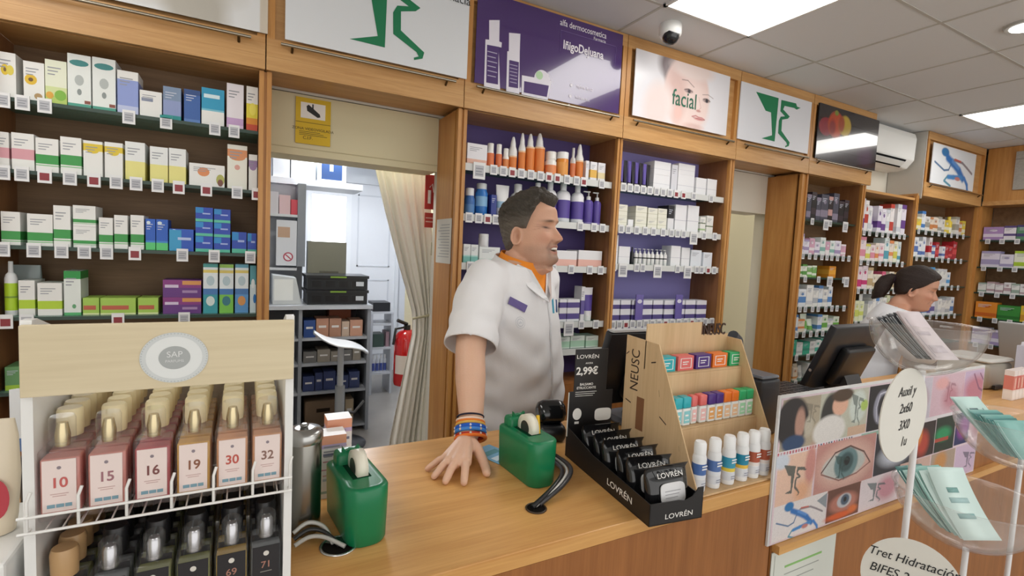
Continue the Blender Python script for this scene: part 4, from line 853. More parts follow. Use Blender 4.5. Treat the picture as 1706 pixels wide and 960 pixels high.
def wire_shelf(z, front=True):
    m = MB().use('plastic', '#ecebe8'); r = .0017
    for k in range(7):
        x = XL + .004 + (XR - XL - .006)*k/6
        m.tube([(x, .955, z - .004), (x, Y0 - .006, z - .004), (x, Y0 - .010, z - .001), (x, Y0 - .010, z + .032), (x + .003, Y0 - .008, z + .042)], r, 6)
    for zz in (z - .003, z + .015): m.tube([(XL - .004, Y0 - .0115, zz), (XR + .001, Y0 - .0115, zz)], r, 6)
    for k in range(1, 18): x = XL + .004 + (XR - XL - .006)*k/18; m.tube([(x, .955, z - .004), (x, Y0 - .009, z - .004)], .001, 5)
    for yy in (.76, .84, .92): m.tube([(XL, yy, z - .0065), (XR - .002, yy, z - .0065)], .0013, 5)
    return m.build('wire_shelf', t, True)
wire_shelf(1.170)
COLX = [-.1835, -.1410, -.0970, -.0545, -.0118, .0293]
GL = ['pink_glass', 'pink_glass', 'rose_glass', 'amber_glass', 'peach_glass', 'peach_glass']; GN = ['pink', 'pale pink', 'deep rose', 'amber', 'peach', 'orange-peach']
NUM = ['10', '15', '16', '19', '30', '32']; NC = ['#c4605c', '#a07078', '#7c4a48', '#8c5a44', '#c0584c', '#8c6a60']
def bottle_base(name, lab, glass, liquid, w, d, hb, group):
    b = thing(name, lab, 'perfume bottle', (0, 0, 0), 0, group)
    m = MB().use('clear_glass').rbox(0, 0, 0, w, d, hb, .004, 3, .003); m.lathe([(.009, hb), (.009, hb + .006)], n=12); gb = m.build('glass_body', b)
    MB().use(glass).rbox(0, 0, .006, w - .004, d - .004, hb*.80, .003, 3, .002).build('perfume', gb)
    return b
def perfume(i, k, x, y, z, row):
    w, d, hb, hc = .0395, .028, .083, .034
    if row == 1:
        lab = '%s perfume bottle labelled %s at the front of the upper tier' % (GN[i], NUM[i]) if k == 0 else '%s perfume bottle with cream cap, %s behind number %s' % (GN[i], ORD[k-1], NUM[i])
        b = bottle_base('perfume_bottle', lab, GL[i], None, w, d, hb, 'perfume bottles on the upper tier')
        if k == 0:
            MB().use('clear_glass').lathe([(.0125, hb + .005), (.0125, hb + .032), (.011, hb + .036)], n=16).build('clear_cap', b); MB().use('metal', '#c8b890').lathe([(.007, hb + .001), (.0075, hb + .014), (.005, hb + .028)], n=12).build('atomiser', b)
            m = MB().use('paint', '#ead9d4').box(-.0150, .0150, -d/2 - .0008, -d/2 - .0001, .012, .072); e = -d/2 - .0012
            m.use('paint', NC[i]).text(NUM[i], (0, e, .040), (1, 0, 0), (0, 0, 1), .0165, 'CENTER', .02, sx=.95)
            m.use('paint', '#8c8088').disc((0, e, .063), (1, 0, 0), (0, 0, 1), .002, .002, 10); m.use('paint', '#7fa4b4').box(-.011, -.004, e, e + .0003, .0165, .0205).box(-.003, .004, e, e + .0003, .0165, .0205).box(.005, .011, e, e + .0003, .0165, .0205)
            m.use('paint', '#c8a8a4').box(-.008, .008, e, e + .0003, .032, .0328).box(-.006, .006, e, e + .0003, .0295, .0303)
            m.build('number_label', b)
        else:
            MB().use('plastic', '#e6d8b0').lathe([(.0125, hb + .004), (.0132, hb + .012), (.0128, hb + hc), (.0115, hb + hc + .003)], n=16).build('cap', b)
    else:
        G2 = ['olive_glass', 'grey_glass', 'olive_glass', 'olive_glass', 'gold_glass', 'grey_glass']; N2 = ['51', '56', '60', '64', '69', '71']
        pos = ('leftmost', 'second', 'third', 'fourth', 'fifth', 'rightmost')[i]; lab = 'black-labelled perfume bottle at the front of the %s lower-tier column' % pos if k == 0 else '%s-capped perfume bottle, %s lower-tier column, %s from its front' % ('tan' if i == 0 else 'black', pos, ORD[k])
        b = bottle_base('perfume_bottle', lab, G2[i], None, w, d, hb, 'perfume bottles on the lower tier')
        if k == 0 and i > 0:
            MB().use('clear_glass').lathe([(.012, hb + .005), (.012, hb + .032), (.009, hb + .036)], n=16).build('clear_cap', b); MB().use('metal', '#b8b8bc').lathe([(.0085, hb + .001), (.0085, hb + .024), (.006, hb + .028)], n=12).build('atomiser', b)
        else: MB().use('plastic', '#b89468' if i == 0 else '#1c1b1d').lathe([(.0130, hb + .003), (.0138, hb + .03), (.012, hb + .036)], n=16).build('cap', b)
        m = MB().use('paint', '#232124').box(-.0165, .0165, -d/2 - .0008, -d/2 - .0001, .012, .076); e = -d/2 - .0012
        if k == 0:
            m.use('paint', '#d8d4cc').disc((0, e, .066), (1, 0, 0), (0, 0, 1), .0035, .0035, 12); m.use('paint', '#a87868').text(N2[i], (0, e, .046), (1, 0, 0), (0, 0, 1), .013, 'CENTER', .01); m.use('paint', '#8c8880').box(-.007, .007, e, e + .0003, .040, .041)
        m.build('number_label', b)
    b.location = (x, y, z); return b
for i in range(6):
    for k in range(7):
        perfume(i, k, COLX[i], Y0 + .018 + .0295*k, 1.1685 + .0006, 1)
        if k < 6: perfume(i, k, COLX[i], Y0 + .018 + .0325*k, CT + .0115, 2)
# ---------------------------------------------------------------- things left of the display
m = MB().use('plastic', '#ececea').box(-.42, -.2235, .70, .86, CT + .0005, 1.142); tag(m.build('white_box', None, True, bevel=.004), 'plain white box at the bottom left corner, under the cream tube', 'box')
tb = thing('cream_tube', 'blurred cream tube with a red patch at the left picture edge', 'tube', (-.262, .78, 1.143))
MB().use('plastic', '#e2d4bc').loft([[(.030*s*math.cos(a), .014*q*math.sin(a), z) for a in [2*PI*k/16 for k in range(16)]] for z, s, q in ((0, .8, 1.3), (.02, .9, 1.3), (.07, 1, 1), (.115, .95, .5), (.135, .85, .15))]).build('body', tb)
MB().use('paint', '#b83c48').disc((.012, -.0165, .045), (1, 0, 0), (0, 0, 1), .012, .024).build('red_patch', tb, label='red printed patch')
m = MB().use('plastic', '#26262c').rbox(-.245, .90, CT + .0005, .04, .05, .20, .01); tag(m.build('dark_case', None, True), 'dark upright case behind the white box, beside the perfume display', 'case')
for k in range(4):
    o = MB().use('paint', '#e6e8ec').box(-.028, .028, 0, .0012, 0, .085).use('paint', '#5a7cb4').box(-.028, .028, -.0004, 0, 0, .018).build('leaflet'); o.location = (-.247 + .002*k, .882 + .004*k, 1.2010); o.rotation_euler = (0, 0, .1*k - .2)
    tag(o, 'white leaflet with blue foot standing behind the perfume display, %s from front' % ORD[k], 'leaflet', 'white leaflets beside the perfume display')
# ---------------------------------------------------------------- steel canister
t = thing('steel_canister', 'brushed steel canister with a lid, right of the perfume display', 'canister', (.0935, .905, CT + .0005))
MB().use('metal', '#8c8a84').lathe([(.028, 0), (.029, .004), (.029, .156), (.0285, .158)], n=28).build('body', t)
MB().use('metal', '#b0b0ae').lathe([(.0300, .1585), (.0310, .162), (.0310, .174), (.027, .180), (.015, .182)], n=28).use('metal', '#8a8a88').lathe([(.006, .181), (.007, .185), (.008, .187), (.004, .189)], n=14).build('lid', t)
# ---------------------------------------------------------------- two cartons
for nm, px0, px1, pt, y, lab in (('a', 534, 577, 726, 1.00, 'white carton with orange-pink top standing in front of its twin'), ('b', 545, 586, 699, 1.055, 'white carton with orange-pink top standing behind its twin')):
    xa, xb = XatY(px0, y, 1.1), XatY(px1, y, 1.1); hh = ZatP(pt, (xa+xb)/2, y) - CT
    o = mk_box(xb - xa, .045, hh, '#ece9e8', ((.86, 1, '#ecaa8c'), (.80, .86, '#c8b4d8'), (.45, .47, '#c890a0'), (.08, .12, '#9cb4b0')), (('r', .1, .9, .68, .72, '#7a7c94'), ('r', .1, .8, .58, .60, '#c89098'), ('r', .1, .7, .28, .32, '#b4c0cc'), ('r', .1, .85, .36, .38, '#d4a8a8'))).build('medicine_box')
    o.location = ((xa+xb)/2, y + .0225, CT + .0006); tag(o, lab, 'box', 'cartons beside the steel canister')
# ---------------------------------------------------------------- tape dispensers
def dispenser(label, x, y, rz, L=.150, Wd=.074, H=.104, pen=False):
    t = thing('tape_dispenser', label, 'tape dispenser', (x, y, CT + .0006), rz, 'green tape dispensers on the counter')
    # hollow body: thick shell, low in the middle where the roll turns
    def ring(s, z, ins=0):
        pts = []; w = Wd/2*s - ins; d = L/2 - ins; r = max(.026 - ins, .004)
        for (sx, sy, a0) in ((1, 1, 0), (-1, 1, 90), (-1, -1, 180), (1, -1, 270)):
            rr = r if sy < 0 else min(.012, r)
            for k in range(7): a = math.radians(a0 + 15*k); pts.append((sx*(w - rr) + rr*math.cos(a), sy*(d - rr) + rr*math.sin(a), z))
        return pts
    m = MB().use('plastic', '#10784c').loft([ring(.90, 0, .002), ring(.93, .005), ring(1, H*.70), ring(1, H*.90), ring(1, H*.935, .002), ring(1, H*.955, .006), ring(1, H*.945, .012)], True, True)
    m.build('body', t)
    m = MB().use('plastic', '#10784c').rbox(0, L/2 - .022, H*.60, Wd*.70, .034, H*.56, .008); m.prism([(-Wd*.2, 0), (Wd*.2, 0), (Wd*.2, .010), (Wd*.12, .004), (-.0, .006), (-Wd*.12, .003), (-Wd*.2, .012)], (0, L/2 - .034, H*1.15), (1, 0, 0), (0, 0, 1), (0, .008, 0)); m.build('cutter_arm', t); MB().use('matte', '#0a3a26').box(-.016, .016, -.028, .040, H*.930, H*.9465 + .0004).build('roll_slot', t)
    ro = MB(Matrix.Translation((.002, .004, H*1.02)) @ Matrix.Rotation(PI/2, 4, 'Y')); R = .030
    ro.use('plastic', '#e8e3d2').lathe([(.017, -.0095), (R, -.0095), (R, .0095), (.017, .0095), (.017, -.0095)], n=32); 
    rl = ro.build('tape_roll', t)
    ro = MB(Matrix.Translation((.002, .004, H*1.02)) @ Matrix.Rotation(PI/2, 4, 'Y')); ro.use('plastic', '#3a3c38').lathe([(.0165, -.010), (.0165, .010), (.004, .012)], n=24); ro.build('hub', rl)
    m = MB().use('paint', '#7fb89c'); n_ = (-1, 0, 0)
    xs = -Wd/2*.93 - .0006
    m.prism([(0, .010), (.010, .022), (.008, .012), (.018, .014), (.006, .004)], (xs, .035, H*.42), (0, -1, 0), (0, 0, 1), (.0004, 0, 0)); m.text('alfa', (xs, .010, H*.36), (0, -1, 0), (0, 0, 1), .022, 'LEFT'); m.text('farmacia', (xs, .010, H*.24), (0, -1, 0), (0, 0, 1), .009, 'LEFT'); m.build('printed_logo', t)
    return t
dispenser('larger green tape dispenser in front, near the metal cable ring', .1800, .882, math.radians(6))
dispenser('green tape dispenser with a yellow pen, beside the black display', .568, .948, math.radians(3))
p = MB().use('plastic', '#e0b41c').tube([(.579, .916, 1.070), (.588, .943, 1.135)], .0042, 8).use('plastic', '#3a3c40').tube([(.588, .943, 1.135), (.591, .951, 1.150)], [.004, .0012], 8)
tag(p.build('pen', None, True), 'yellow pen standing in the dispenser beside the black display', 'pen')
# ---------------------------------------------------------------- cable rings and cables
def ring_hole(label, x, y, r, rim, cat='cable ring'):
    t = thing('cable_grommet', label, cat, (x, y, CT + .0004))
    MB().use(*rim).lathe([(r, 0), (r*1.02, .0018), (r*.93, .003), (r*.84, .0018), (r*.84, .0004)], n=32).build('rim', t)
    MB().use('matte', '#15110e').disc((0, 0, .0010), (1, 0, 0), (0, 1, 0), r*.84, r*.84, 28).build('hole', t)
    return t
g_ = onZ(569, 912, CT); t = ring_hole('shiny metal cable ring with a half lid, front left of the counter', g_.x - .004, g_.y + .004, .030, ('metal', '#d0d2d2'))
MB().use('metal', '#9aa8a6').add([(.024*math.cos(a), .024*math.sin(a), .0032) for a in [PI*k/12 - .6 for k in range(13)]], [tuple(range(13))]).build('half_lid', t)
g2_ = onZ(893, 848, CT); ring_hole('dark cable hole in the counter beside the black display', g2_.x, g2_.y, .021, ('plastic', '#3a2a1c'))
def cable(label, pts, col, r=.0035):
    P = []
    for i in range(len(pts) - 1):
        p0, p1, p2, p3 = [Vector(pts[max(0, min(len(pts)-1, j))]) for j in (i-1, i, i+1, i+2)]
        for k in range(6): s = k/6; P.append(.5*((2*p1) + (-p0 + p2)*s + (2*p0 - 5*p1 + 4*p2 - p3)*s*s + (-p0 + 3*p1 - 3*p2 + p3)*s**3))
    P.append(Vector(pts[-1])); o = MB().use('plastic', col).tube(P, r, 8).build('cable', None, True); return tag(o, label, 'cable', 'cables on the counter')
for k, (c_, lab) in enumerate((('#c8c6c0', 'upper pale grey cable running into the metal cable ring'), ('#2a2a2a', 'black cable running into the metal cable ring'), ('#b8b6b0', 'lower pale grey cable running into the metal cable ring'))):
    cable(lab, [(.075, .862 - .012*k, 1.020 - .004*k), (.098, .868 - .012*k, 1.030 - .006*k), (.122, .860 - .010*k, 1.022 - .004*k), (g_.x - .012 + .008*k, g_.y + .008 - .008*k, CT + .005)], c_)
for k, (c_, lab) in enumerate((('#1c1c1e', 'thick black cable from the cable hole beside the black display'), ('#c9c7c2', 'white cable from the cable hole beside the black display'), ('#333336', 'second black cable from the cable hole, behind the white one'))):
    cable(lab, [(g2_.x - .009 + .0092*k, g2_.y + .002*k, CT + .0045), (.570 + .0105*k, .835 - .001*k, 1.022), (.622 + .0115*k, .885, 1.026), (.648 + .0105*k, .98, 1.014)], c_, .005 if k != 1 else .0032)
# ---------------------------------------------------------------- blue card under the hand side
m = MB(Matrix.Translation((.541, 1.07, CT + .0008)) @ Matrix.Rotation(.35, 4, 'Z')).use('gloss', '#6aa8cc').box(-.028, .040, -.05, .05, 0, .0012).use('gloss', '#c8dce8').box(-.02, .02, -.035, -.015, .0012, .0016).use('gloss', '#3c8c98').box(-.02, .03, .0, .02, .0012, .0016)
tag(m.build('leaflet', None, True), 'blue glossy leaflet lying under the edge of the green dispenser', 'leaflet')
# ---------------------------------------------------------------- black display of wipes
t = thing('cardboard_display', 'black cardboard counter display holding packs of wipes', 'display stand', (.751, .825, CT + .0006), math.radians(-7))
BW, BD = .124, .342; e = .002
m = MB().use('carton', '#1b191a').box(-BW/2, BW/2, -BD/2, BD/2, 0, .002); m.prism([(-BD/2, 0), (BD/2, 0), (BD/2, .075), (-BD/2 + .21, .052), (-BD/2, .043)], (-BW/2, 0, 0), (0, 1, 0), (0, 0, 1), (e, 0, 0)).prism([(-BD/2, 0), (BD/2, 0), (BD/2, .075), (-BD/2 + .21, .052), (-BD/2, .043)], (BW/2 - e, 0, 0), (0, 1, 0), (0, 0, 1), (e, 0, 0))
m.prism([(-BW/2, 0), (BW/2, 0), (BW/2, .062), (BW*.40, .062), (BW*.30, .046), (BW*.16, .040), (BW*.04, .043), (-BW/2, .043)], (0, -BD/2, 0), (1, 0, 0), (0, 0, 1), (0, e, 0)); tray_ = m.build('tray', t)
MB().use('paint', '#e8e6e2').text('LOVRÉN', (.006, -BD/2 - .0006, .010), (1, 0, 0), (0, 0, 1), .014, 'CENTER', .006, sx=1.25).build('front_lettering', tray_); MB().use('paint', '#e8e6e2').text('LOVRÉN', (-BW/2 - .0006, -.070, .016), (0, -1, 0), (0, 0, 1), .019, 'CENTER', .008, sx=1.3).build('side_lettering', tray_)
yb_ = BD/2 - .006
m = MB().use('carton', '#1b191a').box(-BW/2, BW/2, yb_, yb_ + .003, 0, .162).box(-BW/2 + .012, BW/2 - .02, yb_ + .0, yb_ + .003, .162, .268).use('carton', '#e4e2dc').box(-BW/2 - .0015, -BW/2, yb_, yb_ + .003, .05, .16); bb_ = m.build('backboard', t)
m = MB().use('paint', '#eeece8'); u, w = (1, 0, 0), (0, 0, 1); yy = yb_ - .0008; cx = -.016
m.text('LOVRÉN', (cx, yy, .245), u, w, .0135, 'CENTER', .004, sx=1.25); m.text('AHORA', (cx + .004, yy, .231), u, w, .006, 'CENTER', .01, shear=.2); m.text('2,99€', (cx, yy, .205), u, w, .026, 'CENTER', .03); m.text('BALSAMO', (cx, yy, .177), u, w, .0085, 'CENTER', .02); m.text('ETRUCCANTE', (cx, yy, .168), u, w, .0085, 'CENTER', .02)
for k in range(3): m.box(cx - .03, cx + .03 - .005*k, yy, yy + .0004, .160 - .005*k, .1612 - .005*k)
m.build('board_lettering', bb_); m = MB().use('paint', '#eeece8').disc((-BW/2 + .024, yy, .105), u, w, .0125, .0150, 22); m.box(-BW/2 + .018, -BW/2 + .030, yy, yy + .0004, .080, .086)
m.build('round_seal', bb_); m = MB().use('paint', '#eeece8')
m.loft([[(.036 + (.024 + q*0)*math.copysign(abs(math.cos(a))**.5, math.cos(a)), yy - s, .100 + .016*math.copysign(abs(math.sin(a))**.5, math.sin(a))) for a in [2*PI*k/28 for k in range(28)]] for q, s in ((0, 0), (0, .0003))])
m.build('printed_pack', bb_)
def wipes(k, label):
    p = thing('wipes_pack', label, 'pack of wipes', (0, 0, 0), 0, 'black packs of wipes in the display')
    w_, h_, d_ = .104, .088, .030; rings = []
    for j in range(9):
        z = h_*j/8; s = math.sin(PI*min(1, max(0, (z - .006)/(h_ - .014))))**.5 if .006 < z < h_ - .008 else .05
        rings.append([(w_/2*(.97 + .03*abs(j-4)/4)*math.copysign(abs(math.cos(a))**.6, math.cos(a)), (d_/2*s + .0008)*math.copysign(abs(math.sin(a))**.8, math.sin(a)) - (.010 if j == 8 else 0), z) for a in [2*PI*q/28 for q in range(28)]])
    m = MB().use('gloss', '#1a1a1c').loft(rings); m.build('pouch', p)
    y_ = -d_/2 - .0012
    m = MB().use('plastic', '#dcdcde').loft([[(.030*math.copysign(abs(math.cos(a))**.45, math.cos(a)) + .002, y_ - q, .036 + .020*math.copysign(abs(math.sin(a))**.45, math.sin(a))) for a in [2*PI*j/32 for j in range(32)]] for q in (0, .002)]); m.use('paint', '#9a9a9e')
    for j in range(3): m.box(-.018, .020 - .004*j, y_ - .0026, y_ - .0021, .040 - .006*j, .0412 - .006*j)
    m.build('white_lid', p)
    m = MB().use('paint', '#e4e2de').text('LOVRÉN', (0, -.0160, .066), (1, 0, 0), (0, .25, .97), .0135, 'CENTER', .008, sx=1.25); m.build('lettering', p)
    return p
Mt = Matrix.Translation((.751, .825, CT + .003)) @ Matrix.Rotation(math.radians(-7), 4, 'Z')
WN = ['front', 'second', 'third', 'fourth', 'fifth', 'rearmost']
for k in range(6):
    p = wipes(k, 'black pack of wipes, %s in the display' % ('front one' if k == 0 else WN[k]))
    q = Mt @ Vector(((.004, -.003, .004, -.002, .003, 0)[k], -BD/2 + .030 + .048*k, 0)); p.location = q; p.rotation_euler = (math.radians(-12), 0, math.radians(-7 + (3, -4, 2, -3, 4, 0)[k]))
    p.location.z += .006
# ---------------------------------------------------------------- plywood display
NX0, NX1, NY0 = .848, 1.128, .702
t = thing('plywood_display', 'light plywood counter display with three stepped shelves of toiletries', 'display stand', ((NX0+NX1)/2, .83, CT + .0006))
side = [(NY0, CT + .001), (.845, 1.303), (.954, 1.308), (.954, CT + .001)]
for x in (NX0 - .003, NX1): MB().use('ply').prism(side, (x, 0, 0), (0, 1, 0), (0, 0, 1), (.003, 0, 0)).build('side_panel', t, True)
MB().use('ply').box(NX0 + .0002, NX1 - .0002, NY0 + .002, .95, CT + .001, CT + .005).build('base_shelf', t, True)
SH = [(.835, .885, 1.236), (.783, .834, 1.123)]
for y_a, y_b, z_ in SH: 
    MB().use('ply').box(NX0 - .0, NX1, y_a, y_b, z_ - .004, z_).build('shelf', t, True)
    
MB().use('ply').box(NX0 + .0002, NX1 - .0002, .835, .8375, 1.1235, 1.2315).build('riser', t, True); MB().use('ply').box(NX0 + .0002, NX1 - .0002, .783, .7855, CT + .0055, 1.1185).build('riser', t, True)
HX = XatY(1168, .888, 1.33); MB().use('ply').box(NX0 - .003, HX, .8855, .8885, 1.2362, 1.345).box(HX, NX1, .8855, .8885, 1.2362, 1.313).build('header_board', t, True)
m = MB().use('paint', '#4a3226')
for q in range(3): m.text('NEUSC', (HX + .006, .8852 + .0014*q, 1.311), (1, 0, 0), (0, 0, 1), .043, 'LEFT', .006, sx=.62)
m.use('paint', '#6a4a38').box(HX + .002, HX + .004, .8855, .8885, 1.312, 1.345); m.build('cut_out_lettering', t, True, label='dark brown letters standing on the top edge')
m = MB().use('paint', '#3c2a20'); xs = NX0 - .0036
m.text('NEUSC', (xs, .905, 1.175), (0, 0, 1), (0, 1, 0), .040, 'LEFT', 0, sx=.82); m.use('paint', '#8a5c3c').box(xs, xs + .0004, .880, .905, 1.085, 1.165)
m.use('paint', '#3c2a20')
for (ya, za, yb2, zb2) in ((.952, 1.262, .942, 1.270), (.865, 1.258, .850, 1.262), (.945, 1.150, .925, 1.145), (.835, 1.20, .832, 1.185), (.828, 1.14, .806, 1.128), (.765, 1.095, .763, 1.082), (.85, 1.285, .849, 1.27)):
    m.add([(xs, ya, za), (xs, yb2, zb2), (xs, yb2, zb2 - .003), (xs, ya, za - .003)], [(0, 1, 2, 3)])
m.build('side_printing', t, True)
CC = ['#2cb0bc', '#e4706c', '#4c2a80', '#ee7a22', '#2cae6c']; CNM = ['turquoise', 'coral', 'purple', 'orange', 'green']
for k in range(5):
    px = ((1097, 1126), (1129, 1156), (1159, 1185), (1187, 1212), (1215, 1239))[k]; y_ = .845; xa, xb = XatY(px[0], y_, 1.25), XatY(px[1], y_, 1.25)
    o = mk_box((xb-xa)*.95, .026, .0345, CC[k], (), (('r', .14, .86, .15, .85, '#f0f0ee'), ('r', .19, .81, .19, .81, CC[k]), ('r', .28, .66, .55, .62, '#f4f4f2'), ('r', .28, .58, .40, .46, '#f4f4f2')), False).build('small_carton'); o.location = ((xa+xb)/2, y_ + .013, 1.2366)
    tag(o, 'small %s carton with white frame on the top plywood shelf' % CNM[k], 'box', 'small cartons on the plywood display')
for k in range(10):
    px = ((1106, 1122), (1124, 1141), (1144, 1153), (1154, 1166), (1166, 1181), (1183, 1198), (1200, 1212), (1214, 1227), (1229, 1242), (1244, 1258))[k]; c = k//2; y_ = .800; xa, xb = XatY(px[0], y_, 1.15), XatY(px[1], y_, 1.15); xm = (xa+xb)/2; r = min(max((xb-xa)/2*.96, .0095), .0125)
    b = thing('roll_on', 'white roll-on with %s cap, %s one, middle plywood shelf' % (CNM[c], 'left' if k % 2 == 0 else 'right'), 'deodorant', (NX0 + .018 + .0272*k, y_ + .004, 1.1236), 0, 'roll-ons on the plywood display')
    MB().use('plastic', '#e9ebe8').rbox(0, 0, 0, 2*r, 2*r, .040, .004, 3, .002).use('carton', ('#8ccfd4', '#f0c0bc', '#e8a860', '#f0c8a0', '#a8e0b8')[c]).box(-r*.75, r*.75, -r - .0004, -r, .006, .034).use('carton', '#f6f6f4').box(-r*.5, r*.3, -r - .0008, -r - .0004, .022, .026).box(-r*.5, r*.5, -r - .0008, -r - .0004, .012, .014).build('body', b)
    MB().use('plastic', CC[c]).rbox(0, 0, .0403, 2*r*1.02, 2*r*1.02, .025, .004, 3, .003).build('cap', b)
B6_ = [('#4c70b0', '#e8ecf2', 'blue band, leftmost'), ('#5878b4', '#e8ecf2', 'blue band, second from left'), ('#3c9cb8', '#e8d04c', 'turquoise and yellow band'), ('#1c88a8', '#e8c04c', 'teal stripe and yellow band'), ('#b4583c', '#ece4e0', 'brown-red band, second from right'), ('#b4583c', '#ece4e0', 'brown-red band, rightmost')]
for k in range(6):
    px = (1164, 1189, 1213, 1235, 1254, 1271)[k]; y_ = .728; x_ = XatY(px, y_, 1.05); r = .0150
    b = thing('spray_bottle', 'white bottle with %s, bottom plywood shelf' % B6_[k][2], 'bottle', (x_, y_, CT + .0058), 0, 'white bottles on the plywood display')
    MB().use('plastic', '#ecedee').lathe([(r*.95, 0), (r, .003), (r, .072), (r*.9, .078), (r*.82, .080)], n=22).build('body', b)
    MB().use('plastic', '#f4f5f6').lathe([(r*.86, .0803), (r*.86, .103), (r*.7, .108)], n=20).build('cap', b)
    m = MB()
    for (a_, b_, c_) in ((.038, .062, B6_[k][0]), (.030, .038, B6_[k][1]), (.010, .028, '#dde0e6')):
        m.use('carton', c_).loft([[((r + .0004)*math.cos(2*PI*j/22), (r + .0004)*math.sin(2*PI*j/22), z) for j in range(22)] for z in (a_, b_)], False, False)
    m.use('carton', '#f4f4f4')
    for z in (.050, .056): m.box(-.008, .007, -r - .0009, -r - .0005, z, z + .003)
    m.use('carton', '#8c90a4')
    for z in (.014, .019): m.box(-.007, .006, -r - .0009, -r - .0005, z, z + .0015)
    m.build('label', b)
# ---------------------------------------------------------------- touch-screen tills, scanners, keyboard
def till(label, x0, x1, yb_, yt, zb_, zt_):
    t = thing('till_screen', label, 'till', ((x0+x1)/2, yb_ + .02, CT + .0006), 0, 'touch-screen tills')
    w_ = x1 - x0; dy = (yt - yb_); dz = zt_ - zb_; L = math.hypot(dy, dz); ang = math.atan2(-dy, dz)
    M = Matrix.Translation((0, -.02, zb_ - CT)) @ Matrix.Rotation(ang, 4, 'X')
    m = MB(M).use('plastic', '#24262b').rbox(0, .0, 0, w_, .026, L, .006, 3, .004); sc_ = m.build('screen', t)
    MB(M).use('gloss', '#0c0d10').box(-w_/2 + .015, w_/2 - .015, .0132, .0137, .015, L - .015).build('display_glass', sc_)
    MB(M).use('plastic', '#1c1d21').rbox(.02, -.030, .03, w_*.55, .034, L*.58, .01).build('rear_housing', t)
    MB().use('plastic', '#45484f').rbox(.03, -.055, 0, .20, .17, .022, .02).build('base', t)
    MB().use('plastic', '#3a3d44').prism([(-.12, .02), (-.02, .02), (-.045, .10), (-.075, .12), (-.10, .07)], (-.02, 0, 0), (0, 1, 0), (0, 0, 1), (.10, 0, 0)).build('stand', t)
    m = MB().use('metal', '#c8c8c8').disc((-w_/2 - .0004, -.02 - (yb_-yt)*.3, (zb_ - CT) + dz*.3), (0, 1, 0), (0, 0, 1), .006, .006); m.build('side_button', t)
    return t
till('touch-screen till seen from behind, right of the plywood display', 1.875, 2.22, 1.13, 1.03, 1.035, 1.288)
t2 = till('dark touch-screen till mostly hidden behind the black display', .905, 1.20, 1.17, 1.10, 1.06, 1.288)
MB().use('plastic', '#c8cacc').box(-.14, .14, -.105, -.075, .288, .294).build('top_strip', t2)
t = thing('cash_till_box', 'low grey cash till box under the keyboard behind the collage', 'cash box', (1.63, 1.09, CT + .0006))
MB().use('plastic', '#5a5c62').rbox(0, 0, 0, .40, .22, .042, .006).build('case', t); MB().use('plastic', '#3c3e44').box(-.18, .18, .1105, .114, .006, .036).build('drawer', t)
t = thing('keyboard', 'black keyboard lying on the cash drawer', 'keyboard', (1.63, 1.09, CT + .0435))
MB().use('plastic', '#202226').rbox(0, 0, 0, .39, .14, .014, .006).build('case', t)
m = MB().use('plastic', '#303338')
for i in range(14):
    for j in range(5): m.box(-.184 + .0262*i, -.162 + .0262*i, -.062 + .025*j, -.041 + .025*j, .0142, .020)
m.build('keys', t)
t = thing('receipt_printer', 'dark grey receipt printer behind the right side of the plywood display', 'printer', (1.355, .955, CT + .0006))
MB().use('plastic', '#34373d').rbox(0, 0, 0, .085, .11, .165, .008).build('case', t); MB().use('plastic', '#5e626a').rbox(0, 0, .1655, .080, .105, .010, .008).build('lid', t)
t = thing('barcode_scanner', 'dark grey barcode scanner head rising behind the plywood display', 'scanner', (1.245, .99, CT + .0006))
MB().use('plastic', '#2a2c32').lathe([(.04, 0), (.04, .012), (.012, .02)], n=20).build('base', t)
MB().use('plastic', '#2a2c32').tube([(0, 0, .02), (.02, 0, .09), (.045, -.005, .16), (.05, -.01, .20)], [.008, .008, .010, .014], 10).build('stem', t)
MB().use('plastic', '#3a3d45').tube([(.052, -.01, .165), (.050, -.012, .20), (.040, -.014, .24), (.022, -.02, .272), (.002, -.03, .292)], [.013, .017, .021, .024, .014], 12).build('head', t)
t = thing('payment_terminal', 'rounded black card terminal beside the green dispenser with the pen', 'card terminal', (.735, 1.115, CT + .0006), -.3)
MB().use('plastic', '#1a1b1e').rbox(0, 0, 0, .075, .08, .045, .014).build('base', t); MB(Matrix.Translation((0, 0, .072)) @ Matrix.Rotation(-.5, 4, 'X')).use('gloss', '#17181a').rbox(0, 0, -.03, .082, .055, .062, .022, 5, .02).build('head', t)
t = thing('cable_box', 'small black power box behind the black display beside the cables', 'power box', (.655, 1.05, CT + .0006), .2)
MB().use('plastic', '#19191b').rbox(0, 0, 0, .05, .09, .032, .008).build('case', t); MB().use('plastic', '#e4e4e4').box(-.02, -.01, -.0452, -.0455, .012, .022).build('sticker', t)
